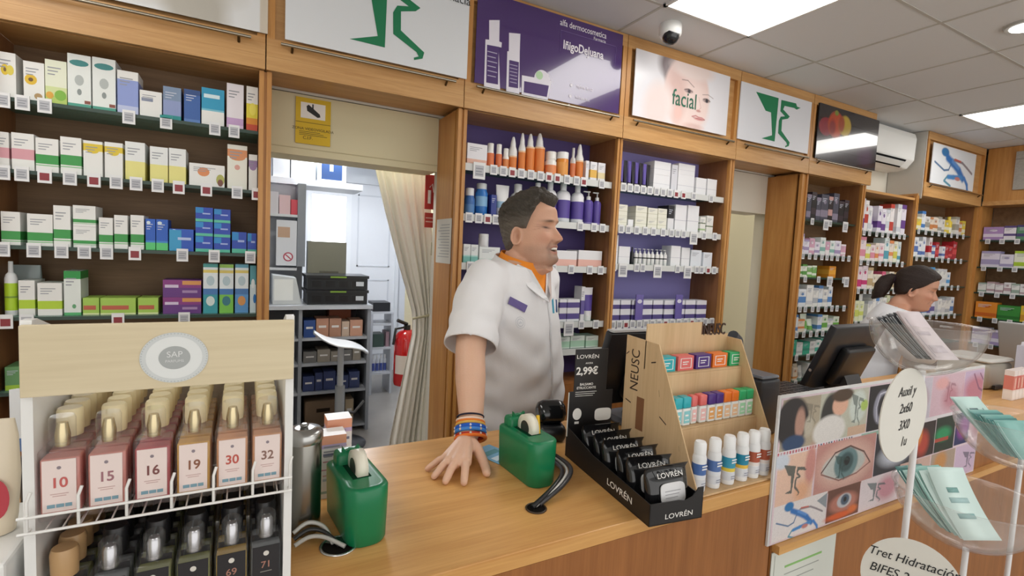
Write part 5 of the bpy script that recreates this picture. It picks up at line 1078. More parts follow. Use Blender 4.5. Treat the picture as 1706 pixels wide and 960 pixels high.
# ---------------------------------------------------------------- picture collage on the counter front
PX0, PX1, PZ0, PZ1 = 1.076, 2.13, .850, 1.198; PY = .689
t = thing('picture_collage', 'long collage board of medical pictures on the counter front', 'sign', ((PX0+PX1)/2, PY + .003, PZ0))
MB().use('plastic', '#dcdcdc').box(PX0 - .006, PX1 + .004, PY, PY + .0055, PZ0 - .001, PZ1 + .006).build('board', t, True)
cv = Canvas(700, 250, '#d8c4cc', (PX1-PX0)/(PZ1-PZ0))
def uv(px, py): p = onY(px, py, PY); return ((p.x - PX0)/(PX1-PX0), (p.z - PZ0)/(PZ1-PZ0))
def cell(px0, px1, v0, v1, col): u0 = uv(px0, 760)[0]; u1 = uv(px1, 760)[0]; cv.rect(u0, u1, v0, v1, col); return (lambda a, b: (u0 + a*(u1-u0), v0 + b*(v1-v0))), (u1-u0), (v1-v0)
def logo(g, su, sv, col='#3c5a58', op=.9):
    for P in (LOGO_L, LOGO_R): cv.poly([g((a - 300)/340*su[0] + su[1], (520 - b)/400*sv[0] + sv[1]) for a, b in P], col, op)
R1, R2, R3 = (.635, .985), (.33, .60), (.02, .32)
g, cw, chh = cell(1297, 1359, *R1, '#a89c88'); cv.ell(*g(.28, .55), .42*cw, .48*chh, '#231c1e', .15).ell(*g(.48, .5), .13*cw, .30*chh, '#b08878', .4).ell(*g(.35, .12), .3*cw, .16*chh, '#2c4468', .3).ell(*g(.72, .4), .12*cw, .2*chh, '#b8b0a0', .5); logo(g, (.5, .55), (.5, .4), '#5c5a50', .5)
g, cw, chh = cell(1359, 1437, *R1, '#b8b8a8'); cv.ell(*g(.22, .5), .2*cw, .5*chh, '#2c2a28', .2).ell(*g(.40, .72), .16*cw, .22*chh, '#d8a890', .2).ell(*g(.44, .92), .22*cw, .14*chh, '#4c3828', .3).ell(*g(.22, .22), .32*cw, .32*chh, '#d8d4d0', .2).ell(*g(.78, .62), .18*cw, .35*chh, '#c8d0c8', .3).ell(*g(.92, .62), .08*cw, .12*chh, '#a8c060', .4).rect(*[g(.6, 0)[0], g(1, 0)[0]], g(0, 0)[1], g(0, .2)[1], '#c8a890'); logo(g, (.35, .6), (.8, .15), '#42504c', .7)
g, cw, chh = cell(1438, 1482, *R1, '#201e24'); cv.ell(*g(.5, .5), .3*cw, .38*chh, '#9090a0', .2).ell(*g(.55, .5), .2*cw, .28*chh, '#26242c', .2).line([g(.35, .2), g(.3, .5), g(.4, .8), g(.7, .85)], .008, '#d0d0dc').line([g(.6, .3), g(.7, .5), g(.62, .7)], .008, '#c0c0cc')
g, cw, chh = cell(1483, 1540, *R1, '#c8c0cc'); cv.ell(*g(.6, .5), .3*cw, .3*chh, '#b08898', .6)
g, cw, chh = cell(1541, 1592, *R1, '#d4b4c0'); logo(g, (.5, .3), (.7, .2), '#8c6474', .7); cv.ell(*g(.6, .4), .25*cw, .3*chh, '#b05868', .8, 0, .6).ell(*g(.3, .8), .2*cw, .15*chh, '#e0a8a8', .6)
g, cw, chh = cell(1593, 1640, *R1, '#c8b0cc'); cv.ell(*g(.4, .5), .4*cw, .35*chh, '#c07888', .7).line([g(.3, .9), g(.5, .5), g(.8, .3)], .02, '#8c5470').line([g(.5, .9), g(.7, .6), g(.9, .8)], .015, '#7c4868').ell(*g(.8, .8), .15*cw, .12*chh, '#7c74a8', .6)
cv.rect(0, 1, .60, .635, '#ddd8dc'); x_ = uv(1300, 700)[0]
for k in range(28): cv.rect(x_ + .0105*k, x_ + .0105*k + .006, .608, .628, ('#c04858', '#b0747c', '#3c5c50', '#384c78')[k % 4 if k > 14 else k % 2])
cv.rect(uv(1437, 700)[0], uv(1482, 700)[0], .60, .63, '#94b8a8')
g, cw, chh = cell(1297, 1357, .25, .60, '#e0bca8'); cv.ell(*g(.9, .7), .15*cw, .4*chh, '#c88c84', .5).ell(*g(.1, .9), .2*cw, .15*chh, '#c8d0dc', .4).ell(*g(.7, .2), .2*cw, .2*chh, '#dc9c6c', .8, 0, .6); logo(g, (.75, .12), (.75, .1), '#42504e')
g, cw, chh = cell(1360, 1456, .24, .615, '#c08c84'); cv.ell(*g(.5, .5), .46*cw, .46*chh, '#d8b0a4', .4).ell(*g(.47, .5), .36*cw, .28*chh, '#c4c8c4', .15).ell(*g(.5, .52), .2*cw, .32*chh, '#6c8c90', .15).ell(*g(.5, .54), .12*cw, .2*chh, '#3c585c', .3).ell(*g(.51, .56), .05*cw, .09*chh, '#14181c', .3).line([g(.1, .45), g(.3, .78), g(.55, .85), g(.8, .66), g(.93, .4)], .012, '#5c3c38').line([g(.1, .42), g(.4, .2), g(.7, .25), g(.92, .4)], .01, '#8c5c54'); logo(g, (.3, .28), (.6, .15), '#2c4846', .7)
g, cw, chh = cell(1457, 1520, .26, .60, '#2a2a34'); cv.ell(*g(.5, .4), .35*cw, .25*chh, '#c8ccd8', .8).ell(*g(.35, .6), .12*cw, .25*chh, '#aab4cc', .7).ell(*g(.6, .4), .06*cw, .06*chh, '#d8d090', .5)
g, cw, chh = cell(1521, 1553, .30, .60, '#2c1c20'); cv.ell(*g(.4, .4), .3*cw, .35*chh, '#b03c2c', .7).ell(*g(.2, .7), .15*cw, .3*chh, '#d8843c', .7)
g, cw, chh = cell(1554, 1585, .30, .61, '#14281e'); cv.ell(*g(.4, .5), .4*cw, .2*chh, '#1c8c58', .7).rect(g(0, 0)[0], g(.7, 0)[0], g(0, .3)[1], g(0, .4)[1], '#a84434')
g, cw, chh = cell(1586, 1608, .31, .61, '#20285c'); cv.ell(*g(.6, .5), .4*cw, .3*chh, '#a03ca0', .8)
g, cw, chh = cell(1609, 1640, .30, .61, '#d8b4c0'); cv.ell(*g(.5, .5), .3*cw, .3*chh, '#b47888', .8)
g, cw, chh = cell(1297, 1384, *(.01, .26), '#ded8d8'); u0 = uv(1297, 760)[0]; runner(cv, u0, -.02, uv(1384, 760)[0] - u0, .30); cv.poly([g(.8, .8), g(1, .95), g(1, .5)], '#8c949c')
g, cw, chh = cell(1385, 1438, .01, .255, '#6c4438'); cv.ell(*g(.5, .5), .42*cw, .3*chh, '#b87868', .4).ell(*g(.52, .55), .22*cw, .22*chh, '#c0c0c4', .2).ell(*g(.54, .57), .13*cw, .17*chh, '#4c5c70', .3).ell(*g(.54, .58), .05*cw, .08*chh, '#14181c', .3).ell(*g(.4, .12), .4*cw, .1*chh, '#d8602c', .7).ell(*g(.8, .2), .15*cw, .12*chh, '#d4703c', .7).noise(.0)
g, cw, chh = cell(1439, 1500, .01, .255, '#d8ccd0'); cv.ell(*g(.7, .5), .28*cw, .4*chh, '#c48c98', .7); logo(g, (.6, .12), (.8, .08), '#4c6064', .8)
g, cw, chh = cell(1501, 1550, .01, .29, '#c8a89c'); cv.ell(*g(.4, .6), .2*cw, .4*chh, '#8c5c50', .6).ell(*g(.7, .3), .2*cw, .3*chh, '#787078', .6)
g, cw, chh = cell(1551, 1590, .01, .29, '#a89484'); cv.ell(*g(.4, .7), .25*cw, .3*chh, '#c08850', .6).ell(*g(.3, .2), .3*cw, .25*chh, '#9ca4a4', .6)
g, cw, chh = cell(1591, 1640, .01, .29, '#c8b0c8'); logo(g, (.5, .2), (.7, .1), '#5c5468', .8); cv.ell(*g(.9, .3), .1*cw, .25*chh, '#a83c44', .4)
cv.noise(.16, 9)
print_obj('pictures', cv, (PX0, PY - .0006, PZ0), (PX1-PX0, 0, 0), (0, 0, PZ1-PZ0), t, 'carton')
# framed notice below
t = thing('paper_notice', 'white paper notice with green line on the lower counter front', 'notice', (1.22, .69, .50))
MB().use('plastic', '#d8dcd4').box(1.097, 1.360, .6925, .6945, .46, .824).build('sheet', t, True)
m = MB().use('paint', '#b8bcb4').box(1.108, 1.110, .6918, .6922, .47, .815); m.use('paint', '#8cc070').box(1.15, 1.30, .6918, .6924, .775, .780); m.use('paint', '#a8aca8')
for k in range(8): m.box(1.15, 1.29 - .02*(k % 3), .6918, .6924, .757 - .018*k, .759 - .018*k)
m.build('printing', t, True)
# ---------------------------------------------------------------- far right of the counter
t = thing('cash_machine', 'beige-grey desk machine at the right end of the counter', 'machine', (2.94, .99, CT + .0006), -.1)
MB().use('plastic', '#b4b0a4').rbox(0, 0, 0, .20, .20, .115, .02).build('case', t); MB().use('plastic', '#d0cec8').rbox(0, 0, .1155, .205, .205, .018, .02).build('lid', t); MB().use('plastic', '#222224').box(-.06, .0, -.11, -.1002, .004, .02).build('slot', t)
for k in range(5):
    x_ = XatY(1672 + 9*k, .80, 1.06) ; o = mk_box(.031, .03, .12, '#ece0dc', ((.35, .82, '#d4645c' if k % 2 else '#dc8478'), (.05, .3, '#f0e8e4')), (('r', .3, .7, .4, .75, '#ecb8a8'),), False).build('small_carton'); o.location = (2.73 + .034*k, .80, CT + .0006)
    tag(o, 'pink-red and white upright carton, %s from left, right end of counter' % ORD[k], 'box', 'pink cartons at the right end of the counter')
t = thing('paper_box', 'open pale lilac box of papers above the pink cartons', 'box', (3.07, .81, CT + .0006)); MB().use('carton', '#c4c4d2').box(-.11, .12, -.05, .05, 0, .20).build('case', t); MB().use('carton', '#e0e0ea').box(-.10, .11, -.04, .04, .2002, .215).build('sheets', t)
o = MB(Matrix.Translation((3.62, .98, CT + .012)) @ Matrix.Rotation(-.35, 4, 'Y')).use('plastic', '#9c9c9a').rbox(0, 0, 0, .02, .26, .26, .006).build('tilted_screen', None, True); tag(o, 'pale grey tilted screen at the right picture edge behind the lilac box', 'screen')
# ================================================================ people
def sm(x, a, b): t = np.clip((x - a)/(b - a), 0, 1); return t*t*(3 - 2*t)
ZT = np.array([-.135, -.128, -.115, -.10, -.085, -.07, -.055, -.03, 0, .03, .06, .085, .105, .115, .120])
def head_pts(na=110, nz=100, female=False):
    F = np.array([.040, .070, .090, .095, .089, .093, .090, .088, .086, .094, .092, .076, .048, .024, .0])
    B = np.array([.055, .058, .060, .062, .067, .073, .080, .089, .097, .102, .098, .081, .053, .027, .0])
    Wd = np.array([.040, .050, .057, .062, .067, .070, .072, .0735, .075, .0765, .073, .060, .038, .019, .0])
    if female: Wd[:7] = [.022, .032, .042, .048, .054, .060, .065]; F[:4] = [.03, .06, .082, .088]
    t = np.linspace(0, 1, nz); z = -.135 + .255*(t + .06*np.sin(2*PI*t)/PI)
    # denser near the crown
    z = np.concatenate([np.linspace(-.135, .095, nz - 24), .120 - .025*(1 - np.linspace(0, 1, 25)[1:])**2])
    f, b, w = (np.interp(z, ZT, q) for q in (F, B, Wd))
    k = np.hanning(7); k /= k.sum()
    f2, b2, w2 = (np.convolve(np.pad(q, 3, 'edge'), k, 'valid') for q in (f, b, w)); m = z < .09; f[m], b[m], w[m] = f2[m], b2[m], w2[m]
    a = np.linspace(0, 2*PI, na, endpoint=False); Zg, Ag = np.meshgrid(z, a, indexing='ij')
    c, s = np.cos(Ag), np.sin(Ag); pf = np.where(c > 0, .88, 1.0)
    X = w[:, None]*np.sign(s)*np.abs(s)**.92; Y = np.where(c > 0, f[:, None], b[:, None])*np.sign(c)*np.abs(c)**pf
    return X, Y, Zg, Ag
def face(X, Y, Z, female=False):
    ax = np.abs(X); g = lambda u, s: np.exp(-(u/s)**2); fr = sm(Y, .0, .05)
    n = np.interp(Z, [-.056, -.050, -.043, -.036, -.028, -.012, .002, .014], [0, .014, .029, .031, .027, .016, .006, 0]); sg = np.interp(Z, [-.045, .01], [.0125, .0080])
    if female: n = n*.85
    d = n*g(X, sg) + .013*g(ax - .0145, .0070)*g(Z + .041, .0080)
    d += -.013*g(ax - .034, .014)*g(Z - .001, .011) + .0075*g(ax - .034, .0105)*g(Z + .0005, .0075)
    d += .006*g(ax - .028, .022)*g(Z - .021, .0065)
    d += .008*g(ax - .046, .017)*g(Z + .034, .015)
    d += .0055*g(X, .022)*(g(Z + .0625, .0048) + g(Z + .0815, .0055)) - (.016 if not female else .003)*g(X, .023)*g(Z + .0725, .0062 if not female else .0045)
    for q in (0, .25, .5, .75, 1): d += -.0032*g(ax - (.022 + .016*q), .0045)*g(Z + .044 + .026*q, .006)
    d += .006*g(X, .018)*g(Z + .106, .011) - .003*g(X, .02)*g(Z + .092, .004)
    return Y + d*fr
def ear(m, sx, M0):
    """shell of the ear: flat bowl with a rolled rim"""
    old = m.M; m.M = M0 @ Matrix.Translation((sx*.0745, -.014, -.026)) @ Matrix.Rotation(sx*.35, 4, 'Z') @ Matrix.Rotation(-.15, 4, 'X')
    m.loft([[(sx*(.004 + h), .0165*s*math.cos(a), .0300*s*math.sin(a) - .004*(math.sin(a) < 0)*abs(math.cos(a))) for a in [2*PI*k/20 for k in range(20)]] for h, s in ((-.012, .75), (-.002, .92), (.003, 1.0), (.007, .98), (.004, .78), (-.004, .5), (-.004, .2))])
    m.tube([(sx*.006, .0155*math.cos(a), .029*math.sin(a)) for a in [(-.9 + 4.6*k/14) for k in range(15)]], .0048, 8); m.M = old
def remesh(mb, name, voxel, smooth=2):
    me = mb.mesh('tmp'); o = bpy.data.objects.new('tmp', me); C.objects.link(o)
    r = o.modifiers.new('r', 'REMESH'); r.mode = 'VOXEL'; r.voxel_size = voxel; r.use_smooth_shade = True
    if smooth: s = o.modifiers.new('s', 'SMOOTH'); s.iterations = smooth; s.factor = .5
    dg = bpy.context.evaluated_depsgraph_get(); out = bpy.data.meshes.new_from_object(o.evaluated_get(dg)); out.name = name
    bpy.data.objects.remove(o); return out
def coords(me): a = np.empty(len(me.vertices)*3); me.vertices.foreach_get('co', a); return a.reshape(-1, 3)
def setcol(me, rgb):
    for a in list(me.color_attributes): me.color_attributes.remove(a)
    ca = me.color_attributes.new('Col', 'FLOAT_COLOR', 'POINT'); ca.data.foreach_set('color', np.concatenate([rgb, np.ones((len(rgb), 1))], 1).astype(np.float32).ravel())
def L3(c): return np.array(lin(c)[:3])
def mixc(base, m, col): m = np.clip(m, 0, 1)[:, None]; return base*(1 - m) + L3(col)*m
def frame(o, heading): h = Vector((math.cos(heading), math.sin(heading), 0)); r = Vector((h.y, -h.x, 0)); return Matrix(((r.x, h.x, 0, o[0]), (r.y, h.y, 0, o[1]), (0, 0, 1, o[2]), (0, 0, 0, 1)))
def vnoise(P, s, seed=1):
    r = np.random.RandomState(seed); out = np.zeros(len(P))
    for k in range(9):
        d = r.randn(3); d /= np.linalg.norm(d); out += np.sin(P @ d*s*(.6 + .25*k) + r.rand()*6)
    return out/9
def link(me, name, mat, parent):
    me.materials.clear(); me.materials.append(MATS[mat]); o = bpy.data.objects.new(name, me); C.objects.link(o); me.name = name
    if parent is not None: me.transform(Matrix.Translation(-parent.location)); o.parent = parent
    return o
def grid_mesh(X, Y, Z, M, name, mask=None):
    nz, na = X.shape; P = np.stack([X, Y, Z], -1).reshape(-1, 3); R = np.array(M.to_3x3()); T = np.array(M.translation); P = P @ R.T + T
    F = []
    for i in range(nz - 1):
        for j in range(na):
            k = (j + 1) % na; q = (i*na + j, i*na + k, (i+1)*na + k, (i+1)*na + j)
            if mask is None or (mask[i, j] > 0 or mask[i, k] > 0 or mask[i+1, j] > 0 or mask[i+1, k] > 0): F.append(q)
    me = bpy.data.meshes.new(name); me.from_pydata(P.tolist(), [], F); me.polygons.foreach_set('use_smooth', [True]*len(F))
    bm = bmesh.new(); bm.from_mesh(me); bmesh.ops.delete(bm, geom=[v for v in bm.verts if not v.link_faces], context='VERTS'); bmesh.ops.recalc_face_normals(bm, faces=bm.faces); bm.to_mesh(me); bm.free()
    return me
def person(label, P):
    female = P.get('female', False); S = P.get('scale', 1.0)
    hc = Vector(P['head']); HM = frame(hc, P['head_heading']) @ Matrix.Rotation(P.get('nod', 0), 4, 'X') @ Matrix.Rotation(P.get('tilt', 0), 4, 'Y') @ Matrix.Scale(S, 4)
    root = bpy.data.objects.new('person', None); C.objects.link(root); root.location = (P['spine'][0][0], P['spine'][0][1], 0); tag(root, label, 'person')
    th = P['torso_heading']
    def ring(c, w, f, b, n=40, ex=.92):
        M = frame(c, th); return [M @ Vector((w*math.copysign(abs(math.sin(a))**ex, math.sin(a)), (f if math.cos(a) > 0 else b)*math.copysign(abs(math.cos(a))**ex, math.cos(a)), 0)) for a in [2*PI*k/n for k in range(n)]]
    # ---- body: one continuous surface
    mb = MB().use('skin'); X, Y, Z, A = head_pts(female=female); Yf = face(X, Y, Z, female); X0, Y0_, Z0_, A0_ = X, Y, Z, A
    rings = [[HM @ Vector((X[i, j], Yf[i, j], Z[i, j])) for j in range(X.shape[1])] for i in range(X.shape[0] - 1)]
    mb.loft(rings)
    ear(mb, 1, HM); ear(mb, -1, HM)
    sp = P['spine']   # (x, y, z, w, f, b) from hips to neck base
    mb.loft([ring(q[:3], q[3], q[4], q[5]) for q in sp])
    nk = Vector(sp[-1][:3]); hb = HM @ Vector((0, -.022, -.075))
    mb.tube([nk - Vector((0, 0, .05)), nk + (hb - nk)*.3, nk + (hb - nk)*.7, hb, HM @ Vector((0, -.015, -.02))], [.066*S, .060*S, .060*S, .061*S, .05*S] if not female else [.06, .05, .048, .048, .04], 24)
    if not female: mb.tube([HM @ Vector((0, .055, -.112)), HM @ Vector((0, .03, -.128)), nk + Vector((0, 0, .03))], [.036, .046, .05], 16)
    for arm in P['arms']: mb.tube(arm['pts'], arm['r'], 20)
    for hand in P['hands']:
        wr = Vector(hand['wrist'])
        for fi in hand['fingers']:
            mb.tube([wr] + [Vector(q) for q in fi['pts'][:1]], [hand.get('rw', .017), fi['rm']], 12)
            mb.tube([Vector(q) for q in fi['pts']], fi['r'], 12)
            e_ = Vector(fi['pts'][-1]); mb.lathe([(fi['r'][-1]*math.sin(a), -fi['r'][-1]*math.cos(a)) for a in (.05, .6, 1.2, 1.8, 2.5, 3.1)], e_.x, e_.y, e_.z, 10)
    for leg in P['legs']: mb.tube(leg, [.095*S, .085*S, .06*S, .055*S, .04*S, .045*S][:len(leg)], 16)
    me = remesh(mb, 'body', P.get('voxel', .003), 2)
    co = coords(me); Hi = HM.inverted(); Rm = np.array(Hi.to_3x3()); Q = co @ Rm.T + np.array(Hi.translation); x, y, z = Q[:, 0], Q[:, 1], Q[:, 2]; ax = np.abs(x)
    inh = (np.abs(x) < .1) & (np.abs(y) < .16) & (z > -.16) & (z < .14)
    col = np.tile(L3(P['skin']), (len(co), 1)); g = lambda u, s: np.exp(-(u/s)**2); fr = sm(y, .03, .06)*inh
    col *= (1 + .05*vnoise(co, 60, 3))[:, None]
    col = mixc(col, .35*fr*(g(ax - .045, .02)*g(z + .035, .02) + g(x, .014)*g(z + .036, .012)), '#c4705c')
    col = mixc(col, .65*inh*(ax > .070)*g(y + .010, .0065)*g(z + .027, .013), '#84503e'); col = mixc(col, .35*inh, P.get('face_tint', '#c08468'))  # shade of the ear hollow painted into the skin, then face tint
    if not female:
        st = inh*sm(-z, .045, .07)*sm(y, -.02, .03)*(z > -.135); col = mixc(col, .34*st*(.9 + .3*vnoise(co, 130, 5)), '#8a7468'); col = mixc(col, .62*fr*(g(x, .030)*g(z + .100, .013)*(1 - .8*g(z + .082, .006)) + .7*g(x, .026)*g(z + .055, .005) + .6*g(ax - .030, .008)*g(z + .078, .022)), '#5a4c44')
    col = mixc(col, fr*(g(ax - .031, .019)*g(z - .0205 - .10*(.031 - ax)*0, .0038))*.9, P['brow'])
    for q in (-1, 0, 1): col = mixc(col, .35*inh*g(ax - .060, .008)*g(z - .002 - .006*q - .25*q*(ax - .055), .0013), '#8c5c4a')
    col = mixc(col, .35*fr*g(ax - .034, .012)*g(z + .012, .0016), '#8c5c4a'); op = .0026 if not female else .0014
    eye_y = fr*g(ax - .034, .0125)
    col = mixc(col, .5*fr*g(ax - .034, .018)*g(z + .001, .008), '#8c5c4c')  # eye socket and crease shading painted into the skin colour
    col = mixc(col, 1.1*eye_y*g(z - .000 - .15*(ax - .034), op), '#2c211e')
    col = mixc(col, .8*fr*g(x, .023)*(g(z + .0635, .003) + g(z + .0815, .0042)), '#b0645c')
    col = mixc(col, 1.0*fr*g(x, .023)*g(z + .0735, .0058 if not female else .0016), '#3a1c1a')
    col = mixc(col, .5*fr*g(ax - .009, .0035)*g(z + .0475, .0025), '#5c3228')
    col = mixc(col, .40*fr*sum(g(ax - (.022 + .016*q), .0035)*g(z + .044 + .026*q, .005) for q in (0, .3, .6, .9)), '#7c4c40')  # cheek folds: crease shade painted as darker skin
    setcol(me, col); body = link(me, 'body', 'skin', root)
    if not female:
        m = MB(HM).use('plastic', '#ece6da').loft([[(.017*math.sin(a), (.0895 - .5*.017*(1 - math.cos(a))), zz) for a in [(-1.1 + 2.2*k/12) for k in range(13)]] + [(.014*math.sin(a), .080, zz) for a in [(1.1 - 2.2*k/12) for k in range(13)]] for zz in (-.0715, -.0665)], smooth=False); m.M = Matrix.Translation(-root.location) @ HM
        m2 = MB(Matrix.Translation(-root.location) @ HM).use('plastic', '#ece6da')
        m2.loft([[(.018*math.sin(a), .076 + .019*math.cos(a), zz) for a in [(-1.2 + 2.4*k/12) for k in range(13)]] + [(.012*math.sin(a), .074, zz) for a in [(1.2 - 2.4*k/12) for k in range(13)]] for zz in (-.0725, -.0660)]); m2.build('teeth', body)
    # ---- hair: a shell over the scalp
    X, Y, Z, A = head_pts(240, 210, female)
    deg = np.degrees(np.minimum(A, 2*PI - A)); hl = np.interp(deg, *P['hairline']); ms = Z - hl
    r_ = np.sqrt(X*X + Y*Y + (np.maximum(Z, 0))**2) + 1e-6; N = np.stack([X/.075**2, Y/.098**2, np.maximum(Z + .0, -.0)/.12**2*1.0], -1); N /= np.linalg.norm(N, axis=-1, keepdims=True) + 1e-9
    Pn = np.stack([X, Y, Z], -1).reshape(-1, 3); Ps = Pn*np.array([1, .35, .8]); nz_ = vnoise(Ps, 160, 11).reshape(X.shape)*.6 + vnoise(Ps, 420, 12).reshape(X.shape)*.4
    th_ = P['hair_t'](deg, Z)*(1 + P.get('tuft', .5)*nz_)*sm(ms, -.002, .014) - .0035*(1 - sm(ms, -.002, .006))
    Yh = face(X, Y, Z, female)
    hm = grid_mesh((X + N[..., 0]*th_), (Yh + N[..., 1]*th_), (Z + N[..., 2]*th_), HM, 'hair', ms + .006)
    c_ = coords(hm); Qh = c_ @ Rm.T + np.array(Hi.translation); hc_ = np.tile(L3(P['hair']), (len(c_), 1))
    if not female: hc_ = mixc(hc_, .75*sm(-Qh[:, 2], -.06, -.01), '#6f675e'); hc_ = mixc(hc_, .35*(vnoise(c_, 500, 4) + .3), '#6c655a')
    setcol(hm, hc_); link(hm, 'hair', 'hair', root)
    # ---- coat
    ct = MB().use('cloth'); k0 = P['coat_from']
    cs = P['coat_rings']; ct.loft([ring(q[:3], q[3], q[4], q[5], ex=.88) for q in cs])
    for sl in P['sleeves']: ct.tube(sl['pts'], sl['r'], 28)
    cm = remesh(ct, 'coat', .0055, 4); cc = coords(cm); nrm = np.empty(len(cm.vertices)*3); cm.vertices.foreach_get('normal', nrm); nrm = nrm.reshape(-1, 3)
    w_ = vnoise(cc*np.array([1, 1, .55]), 26, 21)*.006 + vnoise(cc*np.array([1, 1, .4]), 70, 22)*.0022
    pull = np.zeros(len(cc))
    for (q, s_, am, fq, dr) in P.get('folds', ()):
        d = cc - np.array(q); u = d @ np.array(dr); pull += am*np.exp(-(d**2).sum(1)/s_**2)*np.sin(u*fq)
    cc = cc + nrm*(w_ + pull)[:, None]; cm.vertices.foreach_set('co', cc.ravel())
    TM = frame(P['vneck'][:3], th); Ti = TM.inverted(); Rt = np.array(Ti.to_3x3()); U = cc @ Rt.T + np.array(Ti.translation)
    Vh, Vw = P['vneck'][3:]
    bm = bmesh.new(); bm.from_mesh(cm); bm.verts.ensure_lookup_table()
    def inV(u): return (u[1] > 0 and u[2] > 0 and abs(u[0]) < Vw*(u[2]/Vh)) or u[2] > Vh - .024 - .30*(u[1] + .06)
    dl = [v for v in bm.verts if inV(U[v.index])]
    # open sleeve ends and hem
    for sl in P['sleeves']:
        e_ = Vector(sl['pts'][-1]); d_ = (e_ - Vector(sl['pts'][-2])).normalized()
        dl += [v for v in bm.verts if (v.co - e_).length < .13 and (v.co - e_).dot(d_) > -.006]
    zlow = cs[0][2]; dl += [v for v in bm.verts if v.co.z < zlow + .008]
    bmesh.ops.delete(bm, geom=list(set(dl)), context='VERTS')
    for it_ in range(14):
        nw = {}
        for v in bm.verts:
            if v.is_boundary:
                nb = [e.other_vert(v) for e in v.link_edges if e.is_boundary]
                if len(nb) == 2: nw[v] = v.co*.4 + (nb[0].co + nb[1].co)*.3
        for v, c_ in nw.items(): v.co = c_
    bm.to_mesh(cm); bm.free()
    setcol(cm, np.tile(L3(P['coat']), (len(cm.vertices), 1))); co_ = link(cm, 'coat', 'cloth', root)
    sd = co_.modifiers.new('s', 'SOLIDIFY'); sd.thickness = .003; sd.offset = -1
    return root, HM, TM, Rm, Hi
# ---------------------------------------------------------------- the man
th = math.radians(-62)
def off(c, r, f, z=0):  # offset from a point in the torso frame
    h = (math.cos(th), math.sin(th)); return (c[0] + h[1]*r + h[0]*f, c[1] - h[0]*r + h[1]*f, c[2] + z)
S_ = [(.825, 1.520, .80), (.822, 1.510, .92), (.815, 1.495, 1.04), (.800, 1.475, 1.16), (.788, 1.458, 1.27), (.784, 1.448, 1.35), (.786, 1.440, 1.410), (.790, 1.435, 1.450), (.795, 1.432, 1.480)]
D_ = [(.165, .130, .125), (.165, .150, .120), (.160, .158, .110), (.162, .145, .110), (.170, .125, .110), (.172, .105, .105), (.155, .085, .090), (.105, .068, .080), (.066, .055, .068)]
spine = [s + d for s, d in zip(S_, D_)]
coat_r = [s + (d[0] + a, d[1] + a, d[2] + a) for s, d, a in zip(S_, D_, (.026, .022, .020, .020, .018, .014, .012, .014, .016))] + [(.798, 1.426, 1.512, .079, .074, .080)]
shR = (.618, 1.372, 1.405); elR = (.545, 1.238, 1.215); wrR = (.508, 1.128, 1.055)
shL = off(S_[5], -.185, -.01, .055); elL = (.985, 1.60, 1.13); wrL = (.96, 1.50, .90)
def fin(a, b, ra, rt, lift=.012, rm=.013):
    """finger from the knuckle pixel a to the tip pixel b, resting on the counter"""
    A_ = onZ(a[0], a[1], CT + .026); B_ = onZ(b[0], b[1], CT + rt); m1 = A_.lerp(B_, .38) + Vector((0, 0, lift*.35)); m2 = A_.lerp(B_, .70) + Vector((0, 0, lift*.10))
    return {'pts': [A_, m1, m2, B_], 'r': [ra, ra*.95, (ra + rt)/2, rt], 'rm': rm}
hand = {'wrist': (.487, 1.108, 1.036), 'rw': .019, 'fingers': [fin((742, 763), (712, 781), .0085, .0068, rm=.011), fin((747, 769), (723, 794), .0092, .0074), fin((757, 774), (742, 802), .0096, .0078), fin((776, 772), (773, 804), .0098, .0080),
        {'pts': [onZ(797, 752, CT + .022), onZ(805, 768, CT + .018), onZ(809, 779, CT + .013), onZ(811, 788, CT + .0105)], 'r': [.013, .0115, .0108, .0098], 'rm': .014}]}
